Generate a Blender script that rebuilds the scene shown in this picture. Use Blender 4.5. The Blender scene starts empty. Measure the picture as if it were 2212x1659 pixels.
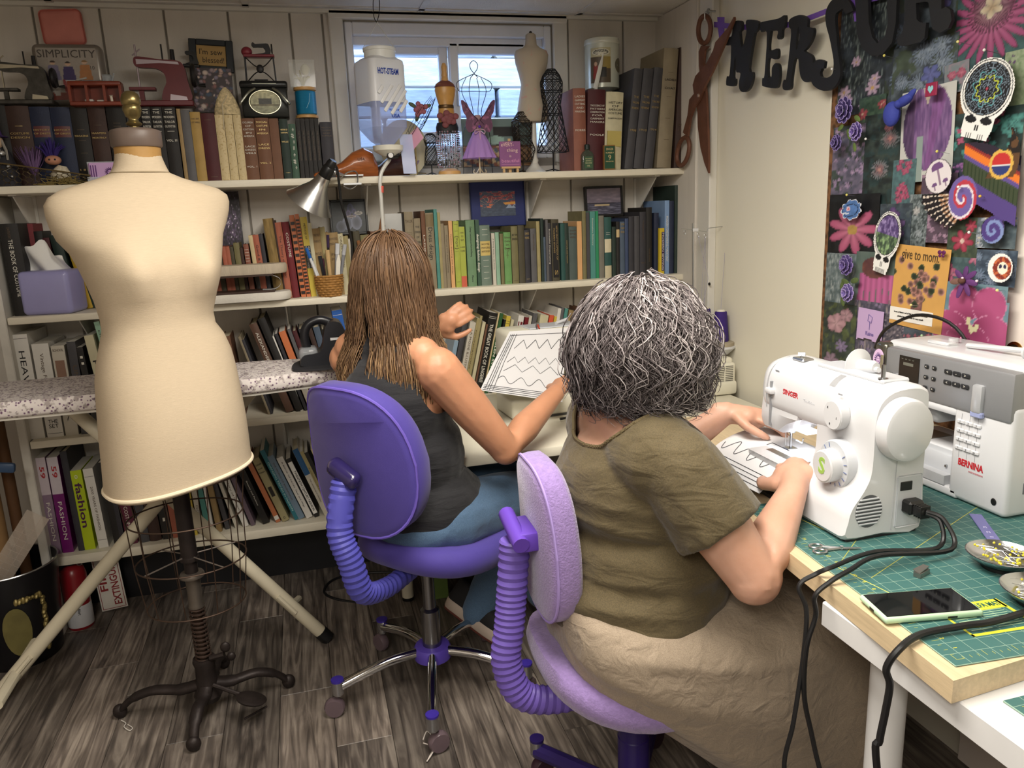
import bpy,bmesh,math,random
import numpy as np
from mathutils import Vector,Matrix,noise as mnoise
random.seed(7);np.random.seed(7)
COL=bpy.context.scene.collection
SC=bpy.context.scene
PI=math.pi
def R(d): return math.radians(d)

# ---------------------------------------------------------------- camera
F,IW,IH=1664.0,2212.0,1659.0
CAMP=np.array([0.0,0.0,1.40])
def _cam(roll,pitch,yaw):
    r,p,y=R(roll),R(pitch),R(yaw)
    fw=np.array([math.sin(y)*math.cos(p),math.cos(y)*math.cos(p),-math.sin(p)])
    rt=np.array([math.cos(y),-math.sin(y),0.0]);up=np.cross(rt,fw)
    return fw,math.cos(r)*rt+math.sin(r)*up,math.cos(r)*up-math.sin(r)*rt
FW,RT,UP=_cam(-2.308,12.69,14.83)
cd=bpy.data.cameras.new('camera');cam=bpy.data.objects.new('camera',cd);COL.objects.link(cam)
cd.sensor_width=36.0;cd.lens=F/IW*36.0;cd.clip_start=0.02
cam.matrix_world=Matrix(((RT[0],UP[0],-FW[0],CAMP[0]),(RT[1],UP[1],-FW[1],CAMP[1]),(RT[2],UP[2],-FW[2],CAMP[2]),(0,0,0,1)))
SC.camera=cam
def _ray(px,py): return FW+RT*(px-IW/2)/F-UP*(py-IH/2)/F
def aty(px,py,y):
    v=_ray(px,py);return CAMP+v*((y-CAMP[1])/v[1])
def atx(px,py,x):
    v=_ray(px,py);return CAMP+v*((x-CAMP[0])/v[0])
def atz(px,py,z):
    v=_ray(px,py);return CAMP+v*((z-CAMP[2])/v[2])

# ---------------------------------------------------------------- world, exposure, large lights
wd=bpy.data.worlds.new('world');SC.world=wd;wd.use_nodes=True
_n=wd.node_tree.nodes;_bg=_n['Background']
_bg.inputs[0].default_value=(0.50,0.68,1.0,1);_bg.inputs[1].default_value=9.0
SC.view_settings.view_transform='Standard';SC.view_settings.look='None'
SC.view_settings.exposure=0.05;SC.view_settings.gamma=1.0;SC.view_settings.use_curve_mapping=False
def area_light(name,loc,sx,sy,power,col):
    l=bpy.data.lights.new(name,'AREA');l.shape='RECTANGLE';l.size=sx;l.size_y=sy;l.energy=power;l.color=col
    o=bpy.data.objects.new(name,l);COL.objects.link(o);o.location=loc
    return o
area_light('ceiling_main_fill_light',(0.34,1.12,2.075),0.56,1.12,38,(1.0,0.945,0.86))
area_light('ceiling_main_fill_light',(-0.5,-0.45,2.075),0.56,1.12,38,(1.0,0.945,0.86))  # added fill light above and behind the camera

# ---------------------------------------------------------------- colour and material helpers
def lin(c):
    if isinstance(c,str):
        c=c.lstrip('#');c=[int(c[i:i+2],16)/255 for i in (0,2,4)]
    return tuple((x/12.92 if x <= .04045 else ((x+.055)/1.055)**2.4) for x in c)
_M={}
def mat(col,rough=.6,metal=0.0,bump=0.0,bscale=400,var=.10,vscale=18,coat=0.0,trans=0.0,alpha=1.0,emis=None,estr=0.0,sheen=0.0,ior=1.45,stretch=None,kind='noise',col2=None,c2=.5,sss=0.0):
    key=(str(col),rough,metal,bump,bscale,var,vscale,coat,trans,alpha,emis,estr,sheen,str(stretch),kind,str(col2),c2,sss)
    if key in _M: return _M[key]
    m=bpy.data.materials.new('m_%03d' % len(_M));m.use_nodes=True
    nt=m.node_tree;N=nt.nodes;L=nt.links;b=N['Principled BSDF']
    c=lin(col)
    b.inputs['Roughness'].default_value=rough;b.inputs['Metallic'].default_value=metal
    b.inputs['Coat Weight'].default_value=coat;b.inputs['Transmission Weight'].default_value=trans
    b.inputs['Alpha'].default_value=alpha;b.inputs['Sheen Weight'].default_value=sheen;b.inputs['IOR'].default_value=ior
    if sss:
        b.inputs['Subsurface Weight'].default_value=sss;b.inputs['Subsurface Radius'].default_value=(.012,.005,.003);b.inputs['Subsurface Scale'].default_value=1.0
    if emis:
        b.inputs['Emission Color'].default_value=(*lin(emis),1);b.inputs['Emission Strength'].default_value=estr
    tc=N.new('ShaderNodeTexCoord');vec=tc.outputs['Object']
    if stretch:
        mp=N.new('ShaderNodeMapping');mp.inputs['Scale'].default_value=stretch;L.new(vec,mp.inputs[0]);vec=mp.outputs[0]
    if var > 0 or col2:
        t=N.new('ShaderNodeTexNoise' if kind != 'voronoi' else 'ShaderNodeTexVoronoi')
        t.inputs['Scale'].default_value=vscale
        if kind != 'voronoi': t.inputs['Detail'].default_value=5
        L.new(vec,t.inputs['Vector'])
        cr=N.new('ShaderNodeValToRGB');fac=t.outputs[0]
        L.new(fac,cr.inputs[0])
        if col2:
            cr.color_ramp.elements[0].position=max(0,c2-.08);cr.color_ramp.elements[1].position=min(1,c2+.08)
            cr.color_ramp.elements[0].color=(*c,1);cr.color_ramp.elements[1].color=(*lin(col2),1)
        else:
            cr.color_ramp.elements[0].position=.25;cr.color_ramp.elements[1].position=.75
            cr.color_ramp.elements[0].color=(*[x*(1-var) for x in c],1);cr.color_ramp.elements[1].color=(*[min(1,x*(1+var)) for x in c],1)
        L.new(cr.outputs[0],b.inputs['Base Color'])
    else:
        b.inputs['Base Color'].default_value=(*c,1)
    if bump > 0:
        t2=N.new('ShaderNodeTexNoise');t2.inputs['Scale'].default_value=bscale;t2.inputs['Detail'].default_value=3;L.new(vec,t2.inputs['Vector'])
        bp=N.new('ShaderNodeBump');bp.inputs['Strength'].default_value=bump;bp.inputs['Distance'].default_value=.002
        L.new(t2.outputs[0],bp.inputs['Height']);L.new(bp.outputs[0],b.inputs['Normal'])
    _M[key]=m
    return m
def nodemat(name):
    m=bpy.data.materials.new(name);m.use_nodes=True
    return m,m.node_tree.nodes,m.node_tree.links,m.node_tree.nodes['Principled BSDF']
PRINT,_N,_L,_b=nodemat('printed_paper')
_a=_N.new('ShaderNodeAttribute');_a.attribute_name='Col';_L.new(_a.outputs['Color'],_b.inputs['Base Color']);_b.inputs['Roughness'].default_value=.45

# ---------------------------------------------------------------- mesh builder
def T3(loc=(0,0,0),rz=0,rx=0,ry=0,s=1):
    return Matrix.Translation(loc) @ Matrix.Rotation(R(rz),4,'Z') @ Matrix.Rotation(R(ry),4,'Y') @ Matrix.Rotation(R(rx),4,'X') @ Matrix.Scale(s,4)
def FR(loc,ex,ey,ez):
    return Matrix(((ex[0],ey[0],ez[0],loc[0]),(ex[1],ey[1],ez[1],loc[1]),(ex[2],ey[2],ez[2],loc[2]),(0,0,0,1)))
class MB:
    def __init__(s): s.v=[];s.f=[];s.m=[]
    def add(s,vs,fs,T=None,m=0):
        o=len(s.v)
        if T is not None: vs=[T @ Vector(p) for p in vs]
        s.v += [tuple(p) for p in vs];s.f += [tuple(i+o for i in f) for f in fs];s.m += [m]*len(fs)
        return s
    def box(s,lo,hi,T=None,m=0):
        x0,y0,z0=lo;x1,y1,z1=hi
        return s.add([(x0,y0,z0),(x1,y0,z0),(x1,y1,z0),(x0,y1,z0),(x0,y0,z1),(x1,y0,z1),(x1,y1,z1),(x0,y1,z1)],
                     [(0,3,2,1),(4,5,6,7),(0,1,5,4),(1,2,6,5),(2,3,7,6),(3,0,4,7)],T,m)
    def rbox(s,lo,hi,b=.004,seg=2,T=None,m=0):
        bm=bmesh.new();bmesh.ops.create_cube(bm,size=1)
        for v in bm.verts: v.co=Vector([(lo[i]+hi[i])/2+v.co[i]*(hi[i]-lo[i]) for i in range(3)])
        bmesh.ops.bevel(bm,geom=bm.edges[:],offset=b,segments=seg,profile=.5,affect='EDGES')
        vs=[v.co.copy() for v in bm.verts];bm.verts.index_update();fs=[[v.index for v in f.verts] for f in bm.faces];bm.free()
        return s.add(vs,fs,T,m)
    def loft(s,rings,cap=True,T=None,m=0,closed=True):
        n=len(rings[0]);vs=[p for r in rings for p in r];fs=[]
        for i in range(len(rings)-1):
            for j in range(n if closed else n-1):
                k=(j+1) % n;fs.append((i*n+j,i*n+k,(i+1)*n+k,(i+1)*n+j))
        if cap: fs.append(tuple(reversed(range(n))));fs.append(tuple(range((len(rings)-1)*n,len(rings)*n)))
        return s.add(vs,fs,T,m)
    def tube(s,pts,r=.005,n=8,cap=True,T=None,m=0,flat=1.0,loop=False):
        P=[Vector(p) for p in pts];k=len(P)
        rr=[r]*k if not hasattr(r,'__len__') else list(r)
        rings=[];up=None
        for i in range(k):
            if loop: d=P[(i+1) % k]-P[(i-1) % k]
            else: d=P[min(i+1,k-1)]-P[max(i-1,0)]
            d=d.normalized() if d.length > 1e-9 else Vector((0,0,1))
            if up is None:
                up=Vector((0,0,1)) if abs(d.z) < .9 else Vector((0,1,0))
            a=d.cross(up);a=a.normalized() if a.length > 1e-6 else d.orthogonal().normalized()
            b=a.cross(d).normalized();up=b
            rings.append([P[i]+a*(math.cos(t)*rr[i])+b*(math.sin(t)*rr[i]*flat) for t in [2*PI*q/n for q in range(n)]])
        if loop: rings.append(rings[0]);return s.loft(rings,False,T,m)
        return s.loft(rings,cap,T,m)
    def lathe(s,prof,n=24,T=None,m=0,cap=True,sx=1,sy=1):
        rings=[[(r*math.cos(2*PI*j/n)*sx,r*math.sin(2*PI*j/n)*sy,z) for j in range(n)] for r,z in prof]
        return s.loft(rings,cap,T,m)
    def cyl(s,r,z0,z1,n=16,T=None,m=0): return s.lathe([(r,z0),(r,z1)],n,T,m)
    def prism(s,poly,z0,z1,T=None,m=0):
        n=len(poly);vs=[(x,y,z0) for x,y in poly]+[(x,y,z1) for x,y in poly]
        a=sum(poly[i][0]*poly[(i+1) % n][1]-poly[(i+1) % n][0]*poly[i][1] for i in range(n))
        idx=list(range(n)) if a > 0 else list(reversed(range(n)))
        fs=[tuple(reversed(idx)),tuple(i+n for i in idx)]
        for q in range(n):
            i,j=idx[q],idx[(q+1) % n];fs.append((i,j,j+n,i+n))
        return s.add(vs,fs,T,m)
    def ell(s,c,r,T=None,m=0,nu=16,nv=10,rot=None):
        rings=[]
        for i in range(nv+1):
            t=PI*i/nv;rad=max(math.sin(t),1e-4)
            ring=[Vector((r[0]*rad*math.cos(2*PI*j/nu),r[1]*rad*math.sin(2*PI*j/nu),-r[2]*math.cos(t))) for j in range(nu)]
            if rot is not None: ring=[rot @ p for p in ring]
            rings.append([p+Vector(c) for p in ring])
        return s.loft(rings,True,T,m)
    def grid(s,fn,nu,nv,T=None,m=0):
        vs=[fn(i/nu,j/nv) for j in range(nv+1) for i in range(nu+1)]
        fs=[(j*(nu+1)+i,j*(nu+1)+i+1,(j+1)*(nu+1)+i+1,(j+1)*(nu+1)+i) for j in range(nv) for i in range(nu)]
        return s.add(vs,fs,T,m)
    def text(s,body,size,T=None,m=0,ext=.0003,align='CENTER',width=None,bold=0.0):
        key=(body,align,bold)
        if key not in _TX:
            c=bpy.data.curves.new('t','FONT');c.body=body;c.size=1;c.align_x=align;c.align_y='CENTER';c.resolution_u=2;c.extrude=.02;c.offset=bold
            o=bpy.data.objects.new('t',c);me=bpy.data.meshes.new_from_object(o)
            vs=[v.co.copy() for v in me.vertices];fs=[tuple(p.vertices) for p in me.polygons]
            bpy.data.objects.remove(o);bpy.data.curves.remove(c);bpy.data.meshes.remove(me)
            _TX[key]=(vs,fs)
        vs,fs=_TX[key]
        if not vs: return s
        sx=size
        if width:
            w=max(v.x for v in vs)-min(v.x for v in vs);sx=width/max(w,1e-6)
        return s.add([(v.x*sx,v.y*size,(v.z/.02)*ext) for v in vs],fs,T,m)
_TX={}
def mesh_of(mb,name,mats,smooth=30):
    me=bpy.data.meshes.new(name);me.from_pydata([tuple(p) for p in mb.v],[],mb.f)
    if not isinstance(mats,(list,tuple)): mats=[mats]
    for q in mats: me.materials.append(q)
    if len(mats) > 1: me.polygons.foreach_set('material_index',mb.m)
    me.update()
    if smooth:
        me.polygons.foreach_set('use_smooth',[True]*len(me.polygons));me.set_sharp_from_angle(angle=R(smooth))
    return me
def obj(name,mb,mats,parent=None,loc=None,world=False,smooth=30,me=None):
    """one mesh object; with world=True the builder's points are world points"""
    if me is None:
        if world:
            inv=(WM[parent.name] if parent else Matrix.Translation(loc or (0,0,0))).inverted()
            mb.v=[tuple(inv @ Vector(p)) for p in mb.v]
        me=mesh_of(mb,name,mats,smooth)
    o=bpy.data.objects.new(name,me);COL.objects.link(o)
    if parent: o.parent=parent
    if loc is not None and not (parent and world): o.location=loc
    WM[o.name]=(WM[parent.name] if parent else Matrix.Identity(4)) @ (Matrix.Translation(loc) if loc is not None and not (parent and world) else Matrix.Identity(4))
    return o
WM={}
def tag(o,label=None,cat=None,group=None,kind=None):
    if label: o['label']=label
    if cat: o['category']=cat
    if group: o['group']=group
    if kind: o['kind']=kind
    return o
def thing(name,label,cat,loc=(0,0,0),rz=0,group=None,mtx=None):
    o=bpy.data.objects.new(name,None);COL.objects.link(o);o.empty_display_size=.05
    m=mtx if mtx is not None else T3(loc,rz)
    o.matrix_world=m;WM[o.name]=m.copy()
    return tag(o,label,cat,group)
def struct(name,mb,m,parent=None,loc=None,smooth=30):
    o=obj(name,mb,m,parent,loc,smooth=smooth)
    if not parent: o['kind']='structure'
    return o
def painted(name,w,h,nx,ny,fn,parent=None,T=None,t=.0008,curl=None,outline=None,mats=None,world=False,loc=None):
    """a flat printed piece: front in x-z style plane (local x right, y up, z towards viewer), colours from fn(u, v)"""
    us,vs_=np.meshgrid(np.linspace(0,1,nx+1),np.linspace(0,1,ny+1))
    u=us.ravel();v=vs_.ravel()
    c=np.clip(np.asarray(fn(u,v),float),0,1);c=np.where(c <= .04045,c/12.92,((c+.055)/1.055)**2.4)
    mb=MB();z=np.zeros_like(u) if curl is None else curl(u,v)
    mb.v=[((a-.5)*w,(b-.5)*h,q) for a,b,q in zip(u,v,z)]
    keep=None if outline is None else outline(u,v)
    n1=nx+1
    for j in range(ny):
        for i in range(nx):
            q=(j*n1+i,j*n1+i+1,(j+1)*n1+i+1,(j+1)*n1+i)
            if keep is not None and not all(keep[k] for k in q): continue
            mb.f.append(q)
    # rim and back give the sheet its thickness
    from collections import defaultdict
    ec=defaultdict(int)
    for q in mb.f:
        for k in range(4): ec[(q[k],q[(k+1) % 4])] += 1
    o=len(mb.v);mb.v += [(x,y,zz-t) for x,y,zz in mb.v];front=list(mb.f)
    mb.f += [tuple(reversed([k+o for k in q])) for q in front]
    for (a,b) in list(ec):
        if (b,a) not in ec: mb.f.append((b,a,a+o,b+o))
    c=np.vstack([c,c*.9])
    if T is not None: mb.v=[tuple(T @ Vector(p)) for p in mb.v]
    ob=obj(name,mb,mats or PRINT,parent,loc,world=world,smooth=0)
    at=ob.data.color_attributes.new('Col','FLOAT_COLOR','POINT')
    at.data.foreach_set('color',np.hstack([c,np.ones((len(c),1))]).astype(np.float32).ravel())
    return ob
def hx(s):
    s=s.lstrip('#');return np.array([int(s[i:i+2],16)/255 for i in (0,2,4)])
def vnoise(u,v,s=8,seed=0,oct=3):
    r=np.zeros_like(u);amp=1;tot=0
    for o in range(oct):
        rs=np.random.RandomState(seed*13+o);g=rs.rand(67,67);x=u*s;y=v*s
        xi=np.floor(x).astype(int);yi=np.floor(y).astype(int);fx=x-xi;fy=y-yi;fx=fx*fx*(3-2*fx);fy=fy*fy*(3-2*fy)
        a=g[yi % 67,xi % 67];b=g[yi % 67,(xi+1) % 67];c=g[(yi+1) % 67,xi % 67];d=g[(yi+1) % 67,(xi+1) % 67]
        r += amp*((a*(1-fx)+b*fx)*(1-fy)+(c*(1-fx)+d*fx)*fy);tot += amp;amp *= .5;s *= 2
    return r/tot
def mixc(a,b,t):
    t=np.clip(t,0,1)[:,None];return a*(1-t)+b*t
def smooth_pts(pts,n=6,loop=False):
    """Catmull-Rom through pts"""
    P=[Vector(p) for p in pts];k=len(P);out=[]
    rng=range(k if loop else k-1)
    for i in rng:
        p0,p1,p2,p3=(P[(i-1) % k],P[i],P[(i+1) % k],P[(i+2) % k]) if loop else (P[max(i-1,0)],P[i],P[i+1],P[min(i+2,k-1)])
        for q in range(n):
            t=q/n;out.append(.5*((2*p1)+(p2-p0)*t+(2*p0-5*p1+4*p2-p3)*t*t+(3*p1-p0-3*p2+p3)*t**3))
    if not loop: out.append(P[-1])
    return out
def smooth_poly(pts,n=4):
    return [(p.x,p.y) for p in smooth_pts([(x,y,0) for x,y in pts],n,True)]
# ================================================================ the room
WY=3.06;CZ=2.125;RX=1.50;LX=-1.55;FY=-1.9
WHITE_WALL=mat('#cfc9c0',.55,bump=.25,bscale=60,var=.05,vscale=3,stretch=(8,8,1))
WHITE_TRIM=mat('#d6d3cb',.45,bump=.15,bscale=90,var=.05,vscale=6)
CREAM=mat('#e2ddcc',.5,bump=.06,bscale=40,var=.02,vscale=2)
# weathered plank material: tone per plank, grain along the plank
PLANK,N,L,b=nodemat('weathered_plank')
tc=N.new('ShaderNodeTexCoord');oi=N.new('ShaderNodeObjectInfo')
mp=N.new('ShaderNodeMapping');mp.inputs['Scale'].default_value=(15,1.1,1)
va=N.new('ShaderNodeVectorMath');va.operation='ADD';L.new(tc.outputs['Object'],va.inputs[0])
cm=N.new('ShaderNodeCombineXYZ');ml=N.new('ShaderNodeMath');ml.operation='MULTIPLY';ml.inputs[1].default_value=37
L.new(oi.outputs['Random'],ml.inputs[0]);L.new(ml.outputs[0],cm.inputs[0]);L.new(ml.outputs[0],cm.inputs[1]);L.new(cm.outputs[0],va.inputs[1])
L.new(va.outputs[0],mp.inputs[0])
n1=N.new('ShaderNodeTexNoise');n1.inputs['Scale'].default_value=3.0;n1.inputs['Detail'].default_value=8;n1.inputs['Distortion'].default_value=1.3;L.new(mp.outputs[0],n1.inputs['Vector'])
n2=N.new('ShaderNodeTexNoise');n2.inputs['Scale'].default_value=5;n2.inputs['Detail'].default_value=4;L.new(va.outputs[0],n2.inputs['Vector'])
r1=N.new('ShaderNodeValToRGB');e=r1.color_ramp.elements
e[0].position=.30;e[0].color=(*lin('#4c4744'),1);e[1].position=.68;e[1].color=(*lin('#a39b92'),1)
q=e.new(.48);q.color=(*lin('#746c66'),1);L.new(n1.outputs[0],r1.inputs[0])
mx=N.new('ShaderNodeMix');mx.data_type='RGBA';mx.blend_type='MULTIPLY'
r2=N.new('ShaderNodeValToRGB');r2.color_ramp.elements[0].position=.38;r2.color_ramp.elements[0].color=(.42,.40,.38,1);r2.color_ramp.elements[1].position=.6;r2.color_ramp.elements[1].color=(1,1,1,1)
L.new(n2.outputs[0],r2.inputs[0]);mx.inputs['Factor'].default_value=.55;L.new(r1.outputs[0],mx.inputs['A']);L.new(r2.outputs[0],mx.inputs['B'])
m2=N.new('ShaderNodeMix');m2.data_type='RGBA';m2.blend_type='MULTIPLY';m2.inputs['Factor'].default_value=1.0
r3=N.new('ShaderNodeValToRGB');r3.color_ramp.elements[0].color=(.52,.50,.48,1);r3.color_ramp.elements[1].color=(1.05,1.0,.95,1);L.new(oi.outputs['Random'],r3.inputs[0])
L.new(mx.outputs['Result'],m2.inputs['A']);L.new(r3.outputs[0],m2.inputs['B']);L.new(m2.outputs['Result'],b.inputs['Base Color'])
b.inputs['Roughness'].default_value=.42
bp=N.new('ShaderNodeBump');bp.inputs['Strength'].default_value=.25;bp.inputs['Distance'].default_value=.002;L.new(n1.outputs[0],bp.inputs['Height']);L.new(bp.outputs[0],b.inputs['Normal'])

floor=struct('floor',MB().box((LX-.1,FY-.1,-.12),(2.1,WY+.1,-.006)),mat('#3a342f',.8))
PW,PL=.152,.92
x=LX;k=0
_pm={}
def plank_mesh(l):
    l=round(l,3)
    if l not in _pm: _pm[l]=mesh_of(MB().rbox((-PW/2+.0006,-l/2+.0006,-.012),(PW/2-.0006,l/2-.0006,0),.0012,1),'plank',PLANK)
    return _pm[l]
while x < 1.50:
    y=.5-[0,.31,.62,.17,.48,.79][k % 6]*PL;k += 1
    while y < WY-.02:
        y1=min(y+PL,WY-.002);obj('plank',None,None,floor,(x+PW/2,(y+y1)/2,0),me=plank_mesh(y1-y));y += PL
    x += PW
# ---- window numbers
WX0,WX1=aty(743,60,WY)[0],aty(1189,60,WY)[0]
WZ0,WZ1=1.60,aty(900,50,WY)[2]
wall=MB()
wall.box((LX-.1,WY,0),(WX0,WY+.12,CZ+.1)).box((WX1,WY,0),(2.1,WY+.12,CZ+.1)).box((WX0,WY,0),(WX1,WY+.12,WZ0)).box((WX0,WY,WZ1),(WX1,WY+.12,CZ+.1))
wb=struct('wall_back',wall,mat('#8d877e',.8))
gx=[aty(p,25,WY)[0] for p in (-75,71,215,353,491,624)]
gx=[gx[0]-(gx[1]-gx[0])*1.0,*gx,aty(694,28,WY)[0]]
sp=.233
g2=[gx[-1]]
while g2[-1] < RX: g2.append(g2[-1]+sp)
edges=[LX]+gx+g2[1:]
for a,c in zip(edges[:-1],edges[1:]):
    lo,hi=a+.0035,min(c,RX)-.0035
    if hi-lo < .01: continue
    segs=[(lo,hi,.26,CZ)]
    if hi > WX0-.01 and lo < WX1+.01:
        segs=[(lo,hi,.26,WZ0-.03)]
        if lo < WX0-.02: segs.append((lo,min(hi,WX0-.01),WZ0-.03,CZ))
        if hi > WX1+.02: segs.append((max(lo,WX1+.01),hi,WZ0-.03,CZ))
    for (u0,u1,z0,z1) in segs: obj('panel',MB().rbox((u0,WY-.008,z0),(u1,WY+.002,z1),.002,1),WHITE_WALL,wb)
bb=struct('baseboard_back',MB().box((LX,WY-.03,0),(RX,WY,.25)),mat('#16161a',.5))
# window: casing, frame, two sashes with panes
cas=MB()
cas.rbox((WX0-.055,WY-.022,WZ0-.02),(WX0-.004,WY,CZ),.004,1);cas.rbox((WX1+.004,WY-.022,WZ0-.02),(WX1+.062,WY,CZ),.004,1)
cas.rbox((WX0-.055,WY-.03,WZ1+.005),(WX1+.06,WY,CZ),.004,1)
struct('trim_1',cas,WHITE_TRIM)
WINW=mat('#dfe1e6',.35,var=.03)
win=thing('window_1',None,None,((WX0+WX1)/2,WY,WZ0));win['kind']='structure'
fr=MB();t_=.028
for lo,hi in (((WX0,WY-.005,WZ0),(WX0+t_,WY+.11,WZ1)),((WX1-t_,WY-.005,WZ0),(WX1,WY+.11,WZ1)),((WX0+t_,WY-.005,WZ1-.045),(WX1-t_,WY+.11,WZ1)),((WX0+t_,WY-.005,WZ0),(WX1-t_,WY+.11,WZ0+.05))): fr.rbox(lo,hi,.004,1)
fr.rbox((WX0+t_,WY+.02,WZ1-.075),(WX1-t_,WY+.1,WZ1-.043),.003,1)
obj('window_frame',fr,WINW,win,world=True)
def sash(px0,px1,py0,py1,yy):
    a=aty(px0,py0,yy);c=aty(px1,py1,yy);x0,x1,z1,z0=a[0],c[0],a[2],c[2]
    m=MB()
    for lo,hi in (((x0-.035,yy-.015,z0-.04),(x0,yy+.02,z1+.04)),((x1,yy-.015,z0-.04),(x1+.035,yy+.02,z1+.04)),((x0,yy-.015,z1),(x1,yy+.02,z1+.04)),((x0,yy-.015,z0-.04),(x1,yy+.02,z0))): m.rbox(lo,hi,.004,1)
    s=obj('sash',m,WINW,win,world=True)
    g=MB().box((x0-.004,yy,z0-.004),(x1+.004,yy+.004,z1+.004))
    obj('pane',g,mat('#eef4ff',.02,trans=1.0,var=0,ior=1.08),s,world=True)
sash(812,955,118,285,WY+.06);sash(988,1136,118,262,WY+.035)
obj('sash_latch',MB().rbox((aty(990,200,WY)[0]-.004,WY+.01,1.80),(aty(990,200,WY)[0]+.006,WY+.03,1.86),.003,1),mat('#b9bcc2',.3,.6),win,world=True)
# what stands outside the window: a stepped retaining wall of weathered timbers
rw=thing('retaining_wall','weathered timber retaining wall outside the basement window','wall',(.6,3.75,1.0))
for i in range(7):
    for j in range(3):
        m=MB().rbox((-.9+j*.85+(.3 if i % 2 else 0)-.4,0,0),(-.9+j*.85+(.3 if i % 2 else 0)+.43,.25,.132),.008,1)
        obj('timber',m,mat(['#8f97a5','#a7adb5','#b9b3a5'][(i*2+j) % 3],.9,bump=.5,bscale=30,var=.3,vscale=7,stretch=(1,4,8)),rw,(0,.012*i,.3+i*.136))
struct('ground_outside',MB().box((-1.5,WY+.13,1.1),(3,3.9,1.32)),mat('#7d8088',.9))
# ---- right wall
rwall=MB().box((RX,FY,0),(RX+.12,WY,CZ+.1))
struct('wall_right',rwall,CREAM)
TY0,TY1=atx(1549,400,RX)[1],atx(1503,400,1.47)[1]
struct('trim_2',MB().rbox((RX-.03,TY0,0),(RX+.001,TY1-.01,CZ),.004,1),WHITE_TRIM)
pn=MB();pn.rbox((1.462,TY1-.012,0),(RX,WY,CZ),.003,1)
struct('trim_3',pn,WHITE_WALL)
struct('trim_4',MB().rbox((RX-.014,atx(1795,400,RX)[1],0),(RX+.001,atx(1832,400,RX)[1]+.0,CZ),.003,1),CREAM)
struct('trim_5',MB().box((RX-.035,1.2,CZ-.03),(RX-.005,TY0-.01,CZ-.012)),mat('#1a1a1c',.5))
kh=aty(1552,612,2.60)
struct('trim_6',MB().lathe([(.006,0),(.0055,.004)],14,T3((RX-.0305,kh[1],kh[2]),0,0,-90)),mat('#1c1714',.8))
# brass hole fitting of the door frame beside the cork board
dk=atx(2206,757,RX)
struct('door_1',MB().rbox((RX-.018,1.0,0),(RX+.001,dk[1]+.045,CZ),.006,1),mat('#e3d9d0',.5,var=.02))
kn=thing('door_bore',None,None,(RX-.018,dk[1],dk[2]));kn['kind']='structure';kn.name='trim_7';WM['trim_7']=WM['door_bore']
obj('brass_rim',MB().lathe([(.021,0),(.021,.002),(.015,.003),(.0145,-.012)],20,T3((0,0,0),0,0,-90),cap=False),mat('#b98d3f',.25,1.0),kn)
obj('hollow',MB().lathe([(.015,0),(.0,.0005)],16,T3((0,0,0),0,0,-90)),mat('#2a1c0e',.6),kn)
# ---- other walls
struct('wall_left',MB().box((LX-.12,FY,0),(LX,WY,CZ+.1)),mat('#b9b0a6',.6))
struct('wall_front',MB().box((LX,FY-.12,0),(RX,FY,CZ+.1)),mat('#c9c2b8',.6))
# ---- ceiling: tiles in a T-bar grid
ceil=struct('ceiling',MB().box((LX,FY,CZ+.012),(RX,WY,CZ+.06)),mat('#9a958c',.9))
TILE=mat('#d2cdc5',.9,bump=.8,bscale=220,var=.10,vscale=5)
tx0=atz(1262,22,CZ)[0];ty0=atz(1000,22,CZ)[1]
S=.61;tme=mesh_of(MB().rbox((-S/2+.006,-S/2+.006,0),(S/2-.006,S/2-.006,.012),.003,1),'ceiling_tile',TILE)
xs=[tx0+S*i for i in range(-6,3)];ys=[ty0+S*i for i in range(-9,2)]
LIGHTS=[(0.34,1.12),(-0.5,-0.45)]
for xa in xs[:-1]:
    for ya in ys[:-1]:
        u0,u1,v0,v1=max(xa,LX),min(xa+S,RX),max(ya,FY),min(ya+S,WY)
        if u1-u0 < .04 or v1-v0 < .04: continue
        obj('ceiling_tile',MB().rbox((u0+.004,v0+.004,CZ+.001),(u1-.004,v1-.004,CZ+.012),.003,1),TILE,ceil)
TB=mat('#c9c6c0',.5)
for xa in xs:
    if LX < xa < RX: obj('ceiling_bar',MB().box((xa-.011,FY,CZ-.003),(xa+.011,WY,CZ+.003)),TB,ceil)
for ya in ys:
    if FY < ya < WY: obj('ceiling_bar',MB().box((LX,ya-.011,CZ-.003),(RX,ya+.011,CZ+.003)),TB,ceil)
obj('ceiling_bar',MB().box((LX,WY-.03,CZ-.012),(RX,WY-.008,CZ+.002)),WHITE_TRIM,ceil)
obj('ceiling_bar',MB().box((RX-.03,FY,CZ-.01),(RX,WY,CZ+.002)),WHITE_TRIM,ceil)
for i,(lx,ly) in enumerate(LIGHTS):  # second fixture is added out of view to house the fill light
    t=thing('ceiling_main_fill_panel',['flat fluorescent ceiling panel above the sewing table','flat ceiling panel added for fill light over the middle of the room'][i],'ceiling light',(lx,ly,CZ))
    m=MB()
    for lo,hi in (((-.31,-.6,-.035),(-.29,.6,0)),((.29,-.6,-.035),(.31,.6,0)),((-.29,-.6,-.035),(.29,-.575,0)),((-.29,.575,-.035),(.29,.6,0))): m.box(lo,hi)
    obj('light_frame',m,mat('#e8e8e6',.4),t)
    obj('diffuser',MB().box((-.29,-.575,-.022),(.29,.575,-.012)),mat('#fff6e6',.4,emis='#fff1da',estr=2.5,var=0),t)
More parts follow.
